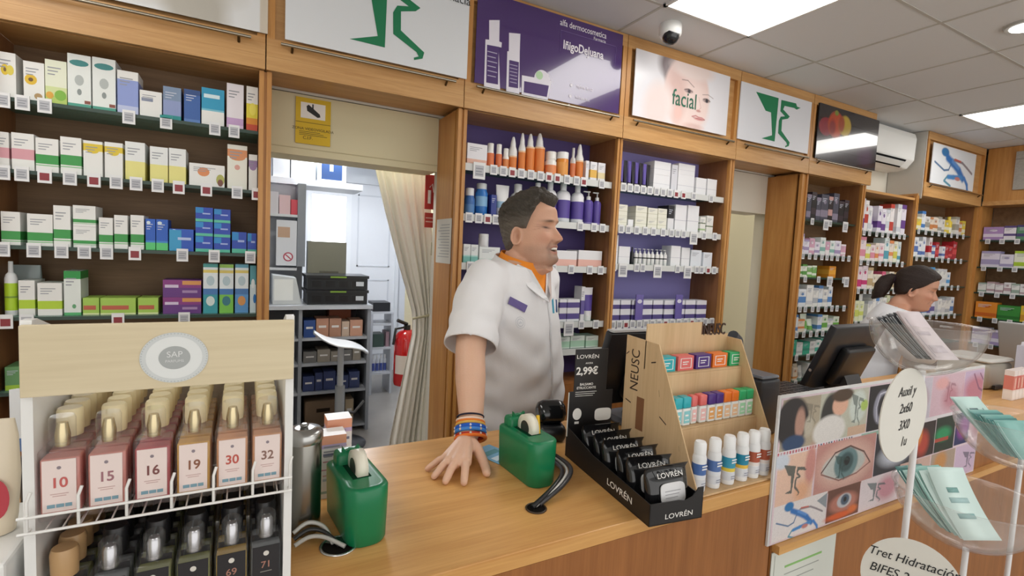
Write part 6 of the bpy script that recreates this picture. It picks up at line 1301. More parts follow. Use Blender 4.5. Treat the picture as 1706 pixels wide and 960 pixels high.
man = dict(skin='#dcb298', brow='#4c3c30', hair='#3a342d', coat='#e9e8ea', head=(.820, 1.418, 1.576), head_heading=math.radians(-58), nod=.08, tilt=0.0, scale=.955, spine=spine, torso_heading=th,
    arms=[{'pts': [off(S_[5], .08, 0, .0), off(shR, -.012, 0, -.022), tuple((Vector(shR) + Vector(elR))/2), elR, tuple(Vector(elR).lerp(Vector(wrR), .35)), wrR, hand['wrist']], 'r': [.045, .050, .047, .041, .0405, .029, .026]},
          {'pts': [off(S_[5], -.09, 0, .04), shL, elL, wrL, (.955, 1.47, .80)], 'r': [.06, .056, .044, .028, .022]}],
    hands=[hand, {'wrist': (.955, 1.48, .83), 'rw': .016, 'fingers': [{'pts': [(.945 + .018*k, 1.455, .775), (.942 + .018*k, 1.44, .74), (.942 + .018*k, 1.44, .705)], 'r': [.009, .0085, .007], 'rm': .011} for k in range(4)] + [{'pts': [(.925, 1.44, .81), (.918, 1.42, .785), (.918, 1.415, .765)], 'r': [.011, .010, .008], 'rm': .012}]}],
    legs=[[(.825 + s*.085*math.cos(th + PI/2)*-1, 1.52 - s*.085*math.sin(th + PI/2)*1, .82), (.83 - s*.08, 1.53 - s*.05, .65), (.835 - s*.08, 1.54 - s*.05, .45), (.84 - s*.08, 1.55 - s*.05, .28), (.845 - s*.08, 1.56 - s*.05, .08)] for s in (-1, 1)],
    hairline=([0, 22, 40, 55, 68, 78, 90, 100, 112, 140, 180], [.066, .072, .084, .068, .036, -.004, -.004, -.004, -.055, -.085, -.090]),
    hair_t=lambda d, z: .011 + .013*sm(z, .05, .11)*np.exp(-(d/70)**2) + .004*sm(z, .0, .06), tuft=.7,
    coat_from=0, coat_rings=coat_r, sleeves=[{'pts': [off(S_[5], .06, 0, .035), (.655, 1.385, 1.400), (.612, 1.345, 1.345), (.574, 1.290, 1.272), (.554, 1.262, 1.226)], 'r': [.080, .080, .075, .072, .075]}, {'pts': [off(S_[5], -.08, 0, .03), shL, tuple(Vector(shL).lerp(Vector(elL), .5)), tuple(Vector(shL).lerp(Vector(elL), .85))], 'r': [.085, .074, .068, .066]}],
    vneck=(*off(S_[5], 0, 0)[:2], 1.352, .172, .085),
    folds=(((.66, 1.34, 1.20), .13, .006, 75, (.5, 0, .86)), ((.70, 1.33, 1.02), .16, .006, 60, (.3, 0, .95)), ((.86, 1.36, 1.04), .16, .005, 70, (-.5, 0, .86)), ((.66, 1.36, 1.33), .08, .005, 110, (.8, 0, .6)), ((.58, 1.30, 1.29), .08, .004, 100, (.2, .5, .85))))
root, HM, TM, Rm, Hi = person('man in white short-sleeved coat and orange collar, one hand on the counter', man)
TMl = Matrix.Translation(-root.location) @ TM
# orange shirt under the coat: collar and the V of the chest
m = MB().use('cloth', '#ee9034')
def tr(c, w, f, b, n=40):
    M = frame(c, th); return [M @ Vector((w*math.sin(a), (f if math.cos(a) > 0 else b)*math.cos(a), 0)) for a in [2*PI*k/n for k in range(n)]]
sr = [s[:3] + (d[0] + a, d[1] + a, d[2] + a) for s, d, a in zip(S_[3:], D_[3:], (.010, .009, .008, .009, .012, .010))]
def trt(c, w, f, b, tilt, n=40): return [p + Vector((0, 0, -tilt*math.cos(2*PI*k/n))) for k, p in enumerate(tr(c, w, f, b, n))]
RR = [tr(q[:3], q[3], q[4], q[5]) for q in sr[:-1]]; RR.append(trt((.797, 1.428, 1.474), .073, .070, .073, .016)); RR.append(trt((.798, 1.426, 1.486), .0695, .070, .070, .020))
sm_ = MB(Matrix.Translation(-root.location)).use('cloth', '#ee9034').loft(RR, True, False); o = sm_.build('shirt', root); sd = o.modifiers.new('s', 'SOLIDIFY'); sd.thickness = .003
# collar flaps and lapels
m = MB(TMl).use('cloth', '#ececee')
for s in (-1, 1):
    pts = [(s*.0, .135, -.005), (s*.014, .133, .012), (s*.060, .098, .095), (s*.078, .060, .112), (s*.092, .055, .085), (s*.078, .100, .045), (s*.040, .128, .012)]
    m.loft([[Vector(p) + Vector((0, q, 0)) for p in pts] for q in (0, .004)], smooth=False)
lap_ = m.build('lapels', root)
# placket, badge, embroidered logo, pocket pens: laid on the coat by ray casting
bpy.context.view_layer.update()
coat = [c for c in root.children if c.name.startswith('coat')][0]
from mathutils.bvhtree import BVHTree
bv = BVHTree.FromPolygons([v.co + root.location for v in coat.data.vertices], [tuple(p.vertices) for p in coat.data.polygons])
def on_coat(px, py):
    o_ = Vector((0, 0, CH)); d_ = Vector(ray(px, py)).normalized(); h = bv.ray_cast(o_ + d_*.8, d_)
    return (h[0] - d_*.0035, h[1]) if h[0] else (None, None)
def patch(name, pxs, mat, col, thick=.002):
    P_ = [on_coat(*q) for q in pxs]; ps = [p[0] for p in P_]
    if any(p is None for p in ps): return None
    n = P_[0][1]; m = MB(Matrix.Translation(-root.location)).use(mat, col); m.add([p for p in ps] + [p + n*thick for p in ps], [tuple(range(len(ps)))[::-1], tuple(range(len(ps), 2*len(ps)))] + [(i, (i+1) % len(ps), len(ps) + (i+1) % len(ps), len(ps) + i) for i in range(len(ps))])
    return m.build(name, coat)
patch('name_badge', [(850, 494), (879, 509), (874, 521), (846, 506)], 'plastic', '#5c4a8c')
c0 = on_coat(866, 538)
if c0[0] is not None:
    n = c0[1]; u_ = Vector((0, 0, 1)).cross(n).normalized(); w_ = n.cross(u_); m = MB(Matrix.Translation(-root.location))
    m.use('paint', '#b8bcc4')
    for rr in (.017, .011): 
        for k in range(24): a = 2*PI*k/24; p_ = c0[0] + n*.003 + u_*rr*math.cos(a) + w_*rr*math.sin(a); m.disc(p_, u_, w_, .0013, .0013, 6)
    m.text('alfa', c0[0] + n*.003 - w_*.003, u_, w_, .010); m.build('embroidered_emblem', coat)
pl = [on_coat(*q)[0] for q in ((912, 500), (917, 540), (919, 590), (920, 640), (921, 690))]
if all(p is not None for p in pl):
    m = MB(Matrix.Translation(-root.location)).use('cloth', '#dfdfe2').tube(pl, .0035, 6); m.build('placket', coat)
for k, (a, b, c) in enumerate((((920, 497), (922, 522), '#2f9cb8'), ((926, 500), (927, 520), '#2c4a7c'))):
    pa, pb = on_coat(*a)[0], on_coat(*b)[0]
    if pa is not None and pb is not None: tag(MB().use('plastic', c).tube([pa, pb], .0038, 8).build('pen', None, True), '%s pen clipped in the chest pocket of the man\'s coat' % ('turquoise', 'dark blue')[k], 'pen')
# trousers and shoes
m = MB(Matrix.Translation(-root.location)).use('cloth', '#26262c'); m.loft([tr(q[:3], q[3] + .010, q[4] + .010, q[5] + .010) for q in spine[:2]])
for leg in man['legs']: m.tube([Vector(q) for q in leg], [.108, .098, .078, .070, .062], 16)
m.build('trousers', root)
for leg in man['legs']:
    e_ = Vector(leg[-1]); MB(Matrix.Translation(-root.location) @ Matrix.Translation((e_.x, e_.y, .002)) @ Matrix.Rotation(th - PI/2, 4, 'Z')).use('plastic', '#e2e2e2').rbox(0, .05, 0, .095, .27, .085, .04, 5, .03).build('shoe', root)
# bracelets around the right wrist
wd = (Vector(wrR) - Vector(elR)).normalized(); bs = [('braided', '#2e5fc0', .0, .033, .006), ('orange', '#e8843c', -.014, .032, .0035), ('white and orange', '#f0d8c8', -.020, .0325, .003), ('blue', '#4a8ad8', .008, .0345, .005), ('red', '#b8382c', .018, .0345, .004), ('orange and white', '#ec7a34', .024, .035, .0045), ('dark cord', '#2c2c3c', -.030, .0315, .0022), ('yellow', '#e0b45c', -.008, .0335, .0035)]
cW = Vector(wrR).lerp(Vector(hand['wrist']), .15)
u_ = wd.cross(Vector((0, 1, 0))).normalized(); v_ = wd.cross(u_).normalized()
for k, (nm, c_, s_, r_, t_) in enumerate(bs):
    tl_ = .04*math.sin(k*2.1); r_ += .002; pts = [cW + wd*(s_ + tl_*r_*math.cos(a + k)) + (u_*math.cos(a)*r_*1.02 + v_*math.sin(a)*r_*.92) for a in [2*PI*j/28 for j in range(29)]]
    m = MB().use('cloth', c_).tube(pts, t_, 8)
    if k in (0, 3, 4):
        m.use('plastic', ('#e8e8ee', None, None, '#e8c8a0', '#d8d0cc')[k])
        for j in range(0, 28, 3): m.lathe([(.0015, -.0030), (.0033, 0), (.0015, .0030)], *(pts[j] + (pts[j] - cW - wd*s_).normalized()*t_*.75), n=8)
    tag(m.build('bracelet', None, True), '%s bracelet on the man\'s right wrist, %s' % (nm, ('middle of the stack', 'above the middle', 'near the top of the stack', 'just below the middle', 'low on the wrist', 'lowest, beside the hand', 'topmost thin one', 'pale one near the middle')[k]), 'bracelet', 'bracelets on the right wrist')
# ---------------------------------------------------------------- the woman
wth = math.radians(-60); th = wth
WH_ = (math.cos(wth), math.sin(wth)); WC = (3.13, 1.50)
def wo(f, r, z): return (WC[0] + WH_[0]*f + WH_[1]*r, WC[1] + WH_[1]*f - WH_[0]*r, z)
wS = [wo(0, 0, .78), wo(0, 0, .90), wo(.005, 0, 1.00), wo(.02, 0, 1.10), wo(.045, 0, 1.19), wo(.07, 0, 1.255), wo(.085, 0, 1.290), wo(.095, 0, 1.315)]
wD = [(.165, .11, .12), (.16, .10, .11), (.135, .095, .09), (.14, .105, .09), (.155, .105, .09), (.150, .085, .08), (.10, .062, .070), (.062, .055, .058)]
wsp = [a + b for a, b in zip(wS, wD)]
hw = wo(.165, 0, 1.408)
aR = [wo(.06, .13, 1.235), wo(.09, .195, 1.205), wo(.16, .20, 1.08), wo(.30, .10, 1.06), wo(.36, .07, 1.045)]; aL = [wo(.06, -.13, 1.235), wo(.09, -.195, 1.205), wo(.16, -.20, 1.08), wo(.30, -.10, 1.06), wo(.36, -.07, 1.045)]
def whand(sg): return {'wrist': wo(.36, sg*.07, 1.045), 'rw': .014, 'fingers': [{'pts': [wo(.415, sg*.07 + .017*(k - 1.5), 1.040), wo(.435, sg*.07 + .018*(k - 1.5), 1.034), wo(.455, sg*.07 + .018*(k - 1.5), 1.016)], 'r': [.008, .0075, .006], 'rm': .010} for k in range(4)] + [{'pts': [wo(.385, sg*.07 - sg*.035, 1.036), wo(.405, sg*.07 - sg*.045, 1.026), wo(.425, sg*.07 - sg*.045, 1.016)], 'r': [.010, .008, .007], 'rm': .011}]}
woman = dict(female=True, skin='#d0a088', face_tint='#bc8468', brow='#2c201c', hair='#2a1e1a', coat='#e6e8ee', head=hw, head_heading=math.radians(-66), nod=-.20, scale=.93, spine=wsp, torso_heading=wth,
    arms=[{'pts': aR, 'r': [.045, .044, .035, .024, .022]}, {'pts': aL, 'r': [.045, .044, .035, .024, .022]}], hands=[whand(1), whand(-1)],
    legs=[[wo(0, q*.08, z) for z in (.80, .60, .42, .25, .08)] for q in (-1, 1)], voxel=.005,
    hairline=([0, 25, 45, 60, 75, 88, 100, 120, 150, 180], [.066, .066, .058, .040, .014, -.004, -.028, -.050, -.060, -.062]), hair_t=lambda d, z: .011 + .006*sm(z, .0, .08), tuft=.10,
    coat_from=0, coat_rings=[a + (d[0] + .022, d[1] + .020, d[2] + .020) for a, d in zip(wS, wD)] + [wo(.100, 0, 1.345) + (.070, .062, .070)], sleeves=[{'pts': [wo(.055, q*.11, 1.235), wo(.085, q*.185, 1.205), wo(.12, q*.205, 1.13), wo(.165, q*.20, 1.085), wo(.24, q*.15, 1.066)], 'r': [.070, .062, .055, .050, .044]} for q in (1, -1)],
    vneck=(*wo(.07, 0, 0)[:2], 1.20, .150, .045), folds=((wo(.12, .2, 1.12), .12, .005, 80, (.4, 0, .9)),))
wroot, WM, _, _, _ = person('dark-haired woman with a ponytail in a white coat, looking down behind the counter', woman)
WL = Matrix.Translation(-wroot.location) @ WM
m = MB(WL).use('hair', '#2a1e1a').tube([(0, -.095, .030), (0, -.122, .028), (.0, -.145, .005), (.004, -.155, -.035), (.006, -.160, -.080), (.004, -.185, -.118)], [.022, .030, .040, .043, .034, .006], 18); m.use('cloth', '#382838').tube([(0, -.104, .030), (0, -.112, .030)], [.031, .031], 16)
m.build('ponytail', wroot)
m = MB(Matrix.Translation(-wroot.location)).use('cloth', '#30303a'); m.loft([tr(q[:3], q[3] + .010, q[4] + .010, q[5] + .010) for q in wsp[:2]])
for leg in woman['legs']: m.tube([Vector(q) for q in leg], [.100, .092, .074, .064, .056], 16)
m.build('trousers', wroot)
for leg in woman['legs']:
    e_ = Vector(leg[-1]); MB(Matrix.Translation(-wroot.location) @ Matrix.Translation((e_.x, e_.y, .002)) @ Matrix.Rotation(wth - PI/2, 4, 'Z')).use('plastic', '#e8e8e8').rbox(0, .04, 0, .085, .24, .075, .035, 5, .03).build('shoe', wroot)
# ================================================================ stockroom seen through the curtained doorway
DY = 4.05; DT = ZatP(509, .5, DY)
def bx(name, label, cat, x0, x1, y0, y1, z0, z1, col, group=None, mat='carton', extra=(), bands=()):
    m = mk_box(x1-x0, y1-y0, z1-z0, col, bands, extra, False); o = m.build(name); o.location = ((x0+x1)/2, (y0+y1)/2, z0); return tag(o, label, cat, group)
DX0, DX1 = -.30, XatY(616, DY, .6)
t = thing('work_desk', 'grey desk with open shelves in the stockroom', 'desk', ((DX0+DX1)/2, DY + .25, 0))
MB().use('plastic', '#b9bcc2').box(DX0, DX1 + .01, DY - .02, DY + .5, DT - .03, DT).build('desktop', t, True)
XM = XatY(497, DY, .7)
for x in (DX0, XM, DX1 - .025): MB().use('plastic', '#8d9096').box(x, x + .025, DY, DY + .48, 0, DT - .0305).build('side_panel', t, True)
ZD = [ZatP(y, .6, DY) for y in (563, 605, 652, 712)]
for z in ZD:
    MB().use('plastic', '#a7aab0').box(DX0 + .0255, XM - .0005, DY + .01, DY + .47, z - .02, z).box(XM + .0255, DX1 - .0255, DY + .01, DY + .47, z - .02, z).build('shelf', t, True)
MB().use('plastic', '#5c5e62').box(DX0 + .0255, DX1 - .0255, DY + .471, DY + .479, .03, DT - .031).build('back_panel', t, True)
random.seed(5)
pal = [['#c86a34', '#34589c', '#b8a48c', '#a08878', '#d0c8c0'], ['#8c8478', '#6c6a68', '#8a7c70'], ['#34406c', '#3c4a80', '#4c4c58'], ['#a89478', '#8c8c8c', '#6c5c4c']]
for r_, (z, h) in enumerate(zip(ZD, (.15, .13, .15, .2))):
    x = XM + .04; k = 0
    if r_ == 3:
        b = thing('storage_basket', 'brown storage basket on the bottom shelf of the stockroom desk', 'basket', (XM + .19, DY + .12, z + .001)); MB().use('cloth', '#6e5a48').rbox(0, 0, 0, .27, .2, .21, .01).build('body', b); MB().use('matte', '#2c221a').box(-.05, .05, -.1012, -.1002, .12, .15).build('handle_slot', b); x = XM + .36
    while x < DX1 - .12 and k < 9:
        w = random.uniform(.055, .10); hh = h*random.uniform(.6, 1); c = random.choice(pal[r_]) if r_ else ('#2c4a88', '#b4846c', '#a87c64', '#c0a894', '#c09078', '#c8b0ac', '#2c50a0')[k % 7]
        bx('storage_box', '%s box, %s along the %s shelf of the stockroom desk' % (('small dull', 'grey', 'dark blue', 'tan')[r_] if r_ else ('blue', 'tan', 'tan', 'beige', 'brownish', 'pale pink', 'blue')[k % 7], ORD[k], ('upper', 'second', 'third', 'bottom')[r_]), 'box', x, x + w, DY + .04, DY + .2, z + .001, z + .001 + hh, c, 'boxes on the stockroom desk shelves', extra=(('r', .2, .8, .5, .62, '#d8d4d0'),)); x += w + .006; k += 1
bx('storage_box', 'flat orange-brown box lying behind on the upper desk shelf', 'box', XM + .25, XM + .42, DY + .23, DY + .4, ZD[0] + .001, ZD[0] + .19, '#a0502c')
# small white shelf unit further back
UY = 5.0; UX0, UX1 = XatY(618, UY, .7), XatY(655, UY, .7); UT = ZatP(520, UX0, UY)
t = thing('small_shelf_unit', 'small white shelf unit beside the stockroom desk', 'shelves', ((UX0+UX1)/2, UY + .15, 0))
for x in (UX0, UX1 - .02): MB().use('plastic', '#c4c6cc').box(x, x + .02, UY, UY + .3, 0, UT - .0205).build('side_panel', t, True)
UZ = [UT] + [ZatP(y, UX0, UY) for y in (540, 580, 622)]
for k, z in enumerate(UZ): MB().use('plastic', '#cfd1d6').box(UX0 + (.0205 if k else 0), UX1 - (.0205 if k else 0), UY, UY + .3, z - .02, z).build('shelf', t, True)
bx('storage_box', 'black rounded tray on top of the small white shelf unit', 'box', UX0 + .02, UX1 - .03, UY + .02, UY + .25, UT + .001, UT + .09, '#222428'); bx('storage_box', 'dark green box on the small white shelf unit', 'box', UX0 + .03, UX0 + .14, UY + .03, UY + .2, UZ[2] + .001, UZ[2] + .13, '#3c5048'); bx('storage_box', 'pink and grey box on the small white shelf unit', 'box', UX0 + .16, UX1 - .03, UY + .03, UY + .2, UZ[2] + .001, UZ[2] + .15, '#a88890')
for k in range(4): o = mk_bottle(.034, .034, .17, '#e0e2e8', ((.05, .5, '#4c5ca4'),), '#f0f0f0').build('bottle'); o.location = (UX0 + .045 + .039*k, UY + .06, UZ[3] + .001); tag(o, 'white and blue bottle, %s from left, bottom of the small white shelf unit' % ORD[k], 'bottle', 'bottles on the small white shelf unit')
# crates, cardboard box, printer tray on the desk
for k in range(2):
    x0, x1 = XatY(512, DY + .05, DT + .1), XatY(612, DY + .05, DT + .1); z = DT + .001 + .115*k; t = thing('plastic_crate', '%s of the two black folding crates on the stockroom desk' % ('lower', 'upper')[k], 'crate', ((x0+x1)/2, DY + .2, z), 0, 'black crates on the stockroom desk')
    w = (x1 - x0)/2
    m = MB().use('plastic', '#1f2226').box(-w, w, -.15, .15, 0, .09).box(-w - .01, w + .01, -.16, .16, .09, .112); m.build('body', t)
    m = MB().use('plastic', '#14161a')
    for j in range(4): m.box(-w + .03 + .1*j, -w + .10 + .1*j, -.1512, -.1502, .02, .07)
    m.use('paint', '#7a9c34').box(-.06, .06, -.1618, -.1604, .094, .106).use('paint', '#c4c8cc').box(w - .09, w - .03, -.1524, -.1512, .03, .065); m.build('side_printing', t)
bx('cardboard_box', 'olive-grey cardboard box standing behind the black crates', 'box', XatY(512, 4.42, 1.2), XatY(576, 4.42, 1.2), 4.42, 4.53, DT + .001, ZatP(402, .5, 4.42), '#7e7c6c', extra=(('r', .3, .8, .45, .5, '#5c5a4c'),))
t = thing('paper_tray', 'pale paper tray with sheets at the left end of the stockroom desk', 'tray', (XatY(478, DY + .1, DT), DY + .2, DT + .001)); MB().use('plastic', '#c8ccce').prism([(-.1, 0), (.1, 0), (.06, .2), (-.1, .22)], (0, -.12, 0), (1, 0, 0), (0, 0, 1), (0, .24, 0)).build('body', t); MB().use('paint', '#e4e6e4').box(-.09, .04, -.1215, -.1205, .03, .19).build('sheet', t)
# wall cabinet shelf with boxes up high, and the rack at the left
SY_ = 4.5; zS = ZatP(300, .5, SY_)
o = MB().use('paint', '#dcdee2').box(-.5, XatY(605, SY_, zS), SY_, SY_ + .4, zS - .05, zS).build('wall_shelf', None, True); tag(o, 'white high shelf carrying boxes in the stockroom', 'shelf')
br = MB().use('paint', '#dcdee2').box(-1.29, -.5, SY_ + .1, SY_ + .3, zS - .05, zS).build('shelf_bracket', None, True); br.parent = o; br.location = br.location - o.location; 
bx('storage_box', 'white box at the left end of the high stockroom shelf', 'box', XatY(455, SY_, zS), XatY(483, SY_, zS), SY_ + .02, SY_ + .3, zS + .001, zS + .2, '#dadce2'); bx('storage_box', 'wide white box on the high stockroom shelf', 'box', XatY(485, SY_, zS), XatY(526, SY_, zS), SY_ + .02, SY_ + .3, zS + .001, zS + .22, '#e4e6ea'); bx('storage_box', 'white box with blue panel on the high stockroom shelf', 'box', XatY(529, SY_, zS), XatY(577, SY_, zS), SY_ + .02, SY_ + .3, zS + .001, zS + .22, '#d4dce4', extra=(('r', .14, .86, .08, .9, '#2c4878'), ('r', .42, .55, .4, .7, '#a8b8cc')))
RY = 4.35; rx0, rx1 = XatY(440, RY, 1.6), XatY(509, RY, 1.6); t = thing('storage_rack', 'grey rack of papers and boxes at the left of the stockroom', 'shelves', ((rx0+rx1)/2, RY + .12, 0))
zr0, zr1 = DT + .3, zS - .055
MB().use('plastic', '#9a9ea6').box(rx0, rx1, RY + .2, RY + .24, DT - .1 + .101, zr1).build('back_panel', t, True)
MB().use('plastic', '#7f848c').box(rx1 - .06, rx1, RY, RY + .199, zr0 - .02, zr1).build('side_panel', t, True)
zk = ZatP(356, rx0 + .1, RY); MB().use('plastic', '#c4c6ca').box(rx0, rx1 - .0605, RY, RY + .199, zk - .02, zk).build('shelf', t, True); zk2 = ZatP(446, rx0 + .1, RY); MB().use('plastic', '#c4c6ca').box(rx0, rx1 - .0605, RY, RY + .199, zk2 - .02, zk2).build('shelf', t, True)
for k, (c, h, lab) in enumerate((('#c8c4ca', .17, 'white'), ('#d4b4b8', .15, 'pale pink'), ('#c8384c', .12, 'pink-red and white'))): x = rx0 + .02 + .085*k; bx('storage_box', '%s box on the rack at the left of the stockroom' % lab, 'box', x, x + .08, RY + .02, RY + .15, zk + .001, zk + h, c)
t = thing('notice', 'white sheet with a picture and a red prohibition sign on the stockroom rack', 'notice', (rx0 + .2, RY - .005, zk2 + .001)); xa, xb = XatY(460, RY - .01, 1.4), XatY(494, RY - .01, 1.4); za, zb_ = ZatP(442, xa, RY), ZatP(366, xa, RY)
MB().use('paint', '#d0d2d8').box(xa, xb, RY - .006, RY - .003, za, zb_).build('sheet', t, True)
m = MB().use('paint', '#b89880').box(xa + .01, xb - .05, RY - .007, RY - .0062, za + .62*(zb_-za), za + .85*(zb_-za)); c = onY(480, 428, RY - .0075)
m.use('paint', '#a83048').disc(c, (1, 0, 0), (0, 0, 1), .036, .036, 24); c2 = Vector((c.x, c.y - .0004, c.z)); m.use('paint', '#d8d8dc').disc(c2, (1, 0, 0), (0, 0, 1), .027, .027, 24); m.use('paint', '#a83048').add([c2 + Vector(v) for v in ((-.022, -.0004, .014), (-.016, -.0004, .020), (.022, -.0004, -.014), (.016, -.0004, -.020))], [(0, 1, 2, 3)]); m.build('printing', t, True)
# stool
sy = 3.80; sx = XatY(568, sy, .75); sz = ZatP(575, sx, sy); t = thing('stool', 'white moulded swivel stool in the stockroom', 'stool', (sx, sy, 0))
m = MB(Matrix.Translation((0, 0, sz)) @ Matrix.Rotation(.12, 4, 'Y')).use('plastic', '#e2e4e6'); R = []
for i in range(9):
    u = -1 + 2*i/8; x = u*.20; wv = .17*math.sqrt(max(.02, 1 - u*u*.96)); z0 = .055*u*u*(-u if u > 0 else 1.2) ; R.append([(x, wv*math.cos(a), z0 + .016*math.sin(a) + .012) for a in [2*PI*k/16 for k in range(16)]])
m.loft(R).build('seat', t)
MB().use('plastic', '#9a9c9e').tube([(0, 0, .08), (0, 0, sz*.6)], .035, 14).use('plastic', '#b8babc').tube([(0, 0, sz*.6), (0, 0, sz)], .022, 14).build('column', t)
MB().use('metal', '#6c6c70').tube([(0, 0, .25), (.10, -.03, .25), (.17, -.02, .33)], .012, 8).build('footrest', t)
MB().use('plastic', '#3c3c40').lathe([(.19, 0), (.195, .015), (.12, .035), (.04, .08)], n=32).build('base', t)
# curtain
PY_ = [275, 350, 450, 500, 525, 560, 650, 730, 860]; LX = [622, 641, 668, 683, 689, 688, 668, 650, 632]; RX = [716, 718, 722, 722, 722, 721, 717, 713, 705]
CY = 2.78; rows = []
for i in range(46):
    py = 272 + (860 - 272)*i/45; l, r = np.interp(py, PY_, LX), np.interp(py, PY_, RX); z = ZatP(py, .8, CY); n = 90; row = []
    for k in range(n):
        u = k/(n-1); px = l + (r - l)*u; ph = u*6*2*PI + .8*math.sin(i*.10 + u*5); amp = .013*(1 + .4*math.sin(u*11 + i*.03)); x = XatY(px, CY, z); row.append((x, CY + amp*math.sin(ph) + .015*math.sin(u*9 + i*.05), z))
    rows.append(row)
m = MB().use('cloth', '#faf8f0').loft(rows, False, False, True, False); t = thing('curtain', 'cream curtain gathered to the right side of the doorway', 'curtain', (.8, CY, rows[-1][0][2])); o = m.build('fabric', t, True); sd = o.modifiers.new('s', 'SOLIDIFY'); sd.thickness = .002
MB().use('metal', '#b8b8b4').tube([(.30, CY, rows[0][0][2] + .012), (.98, CY, rows[0][0][2] + .012)], .011, 10).build('curtain_rod', t, True)
tie = onY(702, 528, CY - .06); MB().use('cloth', '#c8c4a8').tube([(tie.x - .05, CY - .055, tie.z - .01), (tie.x, CY - .066, tie.z), (tie.x + .07, CY - .05, tie.z + .012)], .007, 8).build('tie_back', t, True)
# red fire sign and extinguisher on the partition, small switch
p0, p1 = onY(706, 290, 2.59), onY(729, 350, 2.59)
t = thing('fire_sign', 'red fire extinguisher sign beside the curtain', 'sign', ((p0.x+p1.x)/2 + .01, 2.595, onY(708, 381, 2.59).z)); XR_ = 1.05
MB().use('paint', '#b8322c').box(p0.x + .012, XR_, 2.590, 2.5985, p1.z, p0.z).build('board', t, True)
m = MB().use('paint', '#e8dcd4'); m.tube([(p0.x + .035, 2.5895, p1.z + .03), (p0.x + .035, 2.5895, p1.z + .10)], .009, 8); m.tube([(p0.x + .035, 2.5895, p1.z + .115), (p0.x + .05, 2.5895, p1.z + .135), (p0.x + .058, 2.5895, p1.z + .09)], .003, 6); m.text('EXTINTOR', (p0.x + .082, 2.5895, p1.z + .02), (0, 0, 1), (-1, 0, 0), .026, 'LEFT', .01); m.build('printing', t, True)
q0, q1 = onY(706, 354, 2.59), onY(726, 380, 2.59); m = MB().use('paint', '#b83a30')
m.box(q0.x + .008, XR_ - .01, 2.590, 2.5985, q1.z, q0.z).use('paint', '#e0b8ac').box(q0.x + .012, XR_ - .02, 2.589, 2.5902, q1.z + .028, q1.z + .034).box(q0.x + .012, XR_ - .02, 2.589, 2.5902, q1.z + .048, q1.z + .053); m.build('lower_board', t, True)
s_ = onY(724, 415, 2.596); t = thing('wall_switch', 'small cream switch on the partition below the red sign', 'switch', (s_.x, 2.597, s_.z)); MB().use('plastic', '#b9b496').box(-.02, .022, -.008, .002, -.035, .035).build('plate', t); MB().use('plastic', '#6c685c').box(-.006, .008, -.012, -.0082, -.015, .012).build('rocker', t)
e_ = onY(672, 585, 3.15); t = thing('fire_extinguisher', 'red fire extinguisher peeping out behind the curtain', 'fire extinguisher', (e_.x + .02, 3.15, ZatP(640, e_.x, 3.15)))
hh = ZatP(552, e_.x, 3.15) - ZatP(640, e_.x, 3.15)
MB().use('gloss', '#c01c20').lathe([(.075, 0), (.08, .02), (.08, hh - .05), (.06, hh - .01), (.03, hh + .01)], n=24).build('cylinder', t); MB().use('plastic', '#1c1c1e').lathe([(.022, hh + .011), (.022, hh + .04)], n=12).tube([(0, 0, hh + .045), (-.07, -.02, hh + .075)], .011, 8).tube([(0, 0, hh + .03), (-.08, -.02, hh + .02), (-.095, -.03, hh - .08)], .009, 8).build('valve', t); MB().use('paint', '#e4d8d0').loft([[(.0806*math.cos(a), .0806*math.sin(a), z) for a in [PI + .3 + 2.0*k/12 for k in range(13)]] for z in (.08, .2)], False, False, True, False).build('label', t)
MB().use('metal', '#888888').box(.03, .98 - e_.x - .02 + .004, -.01, .01, hh*.6, hh*.65).build('wall_bracket', t)
# ================================================================ acrylic leaflet stand in front of the collage
BYc = .45
b1, b2, b3 = Vector((1.12, BYc, 1.400)), Vector((1.635, BYc, 1.155)), Vector((1.375, BYc, 1.025))
BR = {0: (.088, .092), 1: (.125, .112), 2: (.125, .112)}
t = thing('leaflet_stand', 'white leaflet stand with three clear acrylic bowls at the right', 'leaflet stand', (b3.x, BYc, 0))
def pole(pts): MB().use('plastic', '#e8e8ea').tube(pts, .0058, 10).build('pole', t, True)
pa = onY(1534, 640, BYc + .01); pole([(pa.x, BYc + .01, b1.z - .088), (pa.x, BYc + .01, .02)])
pc = onY(1697, 800, BYc + .02); pole([(pc.x, BYc + .02, b2.z - .112), (pc.x, BYc + .02, .02)]); pd = onY(1607, 935, BYc - .01); pole([(pd.x, BYc - .01, b3.z - .1135), (pd.x, BYc - .01, .02)])
MB().use('plastic', '#e0e0e2').lathe([(.21, 0), (.21, .012), (.19, .018)], b3.x + .02, BYc, 0, 40, True, 1.5, 1).build('base', t, True)
def bowl(c, r, dep):
    m = MB(Matrix.Translation(c)).use('acrylic'); pr = []
    for k in range(13): a = PI/2*k/12; pr.append((r*math.sin(a) + .0001, -dep*math.cos(a)))
    pr += [(r*1.02, .001), (r*1.045, .002), (r*1.045, .004), (r*1.01, .004)]
    for k in range(13)[::-1]: a = PI/2*k/12; pr.append((max((r - .003)*math.sin(a), .0001), -(dep - .003)*math.cos(a)))
    n = 64; m.loft([[(q*math.cos(2*PI*j/n), q*math.sin(2*PI*j/n), z) for j in range(n)] for q, z in pr], False, False); m.build('bowl', t, True)
for k, c in enumerate((b1, b2, b3)): bowl(c, *BR[k])
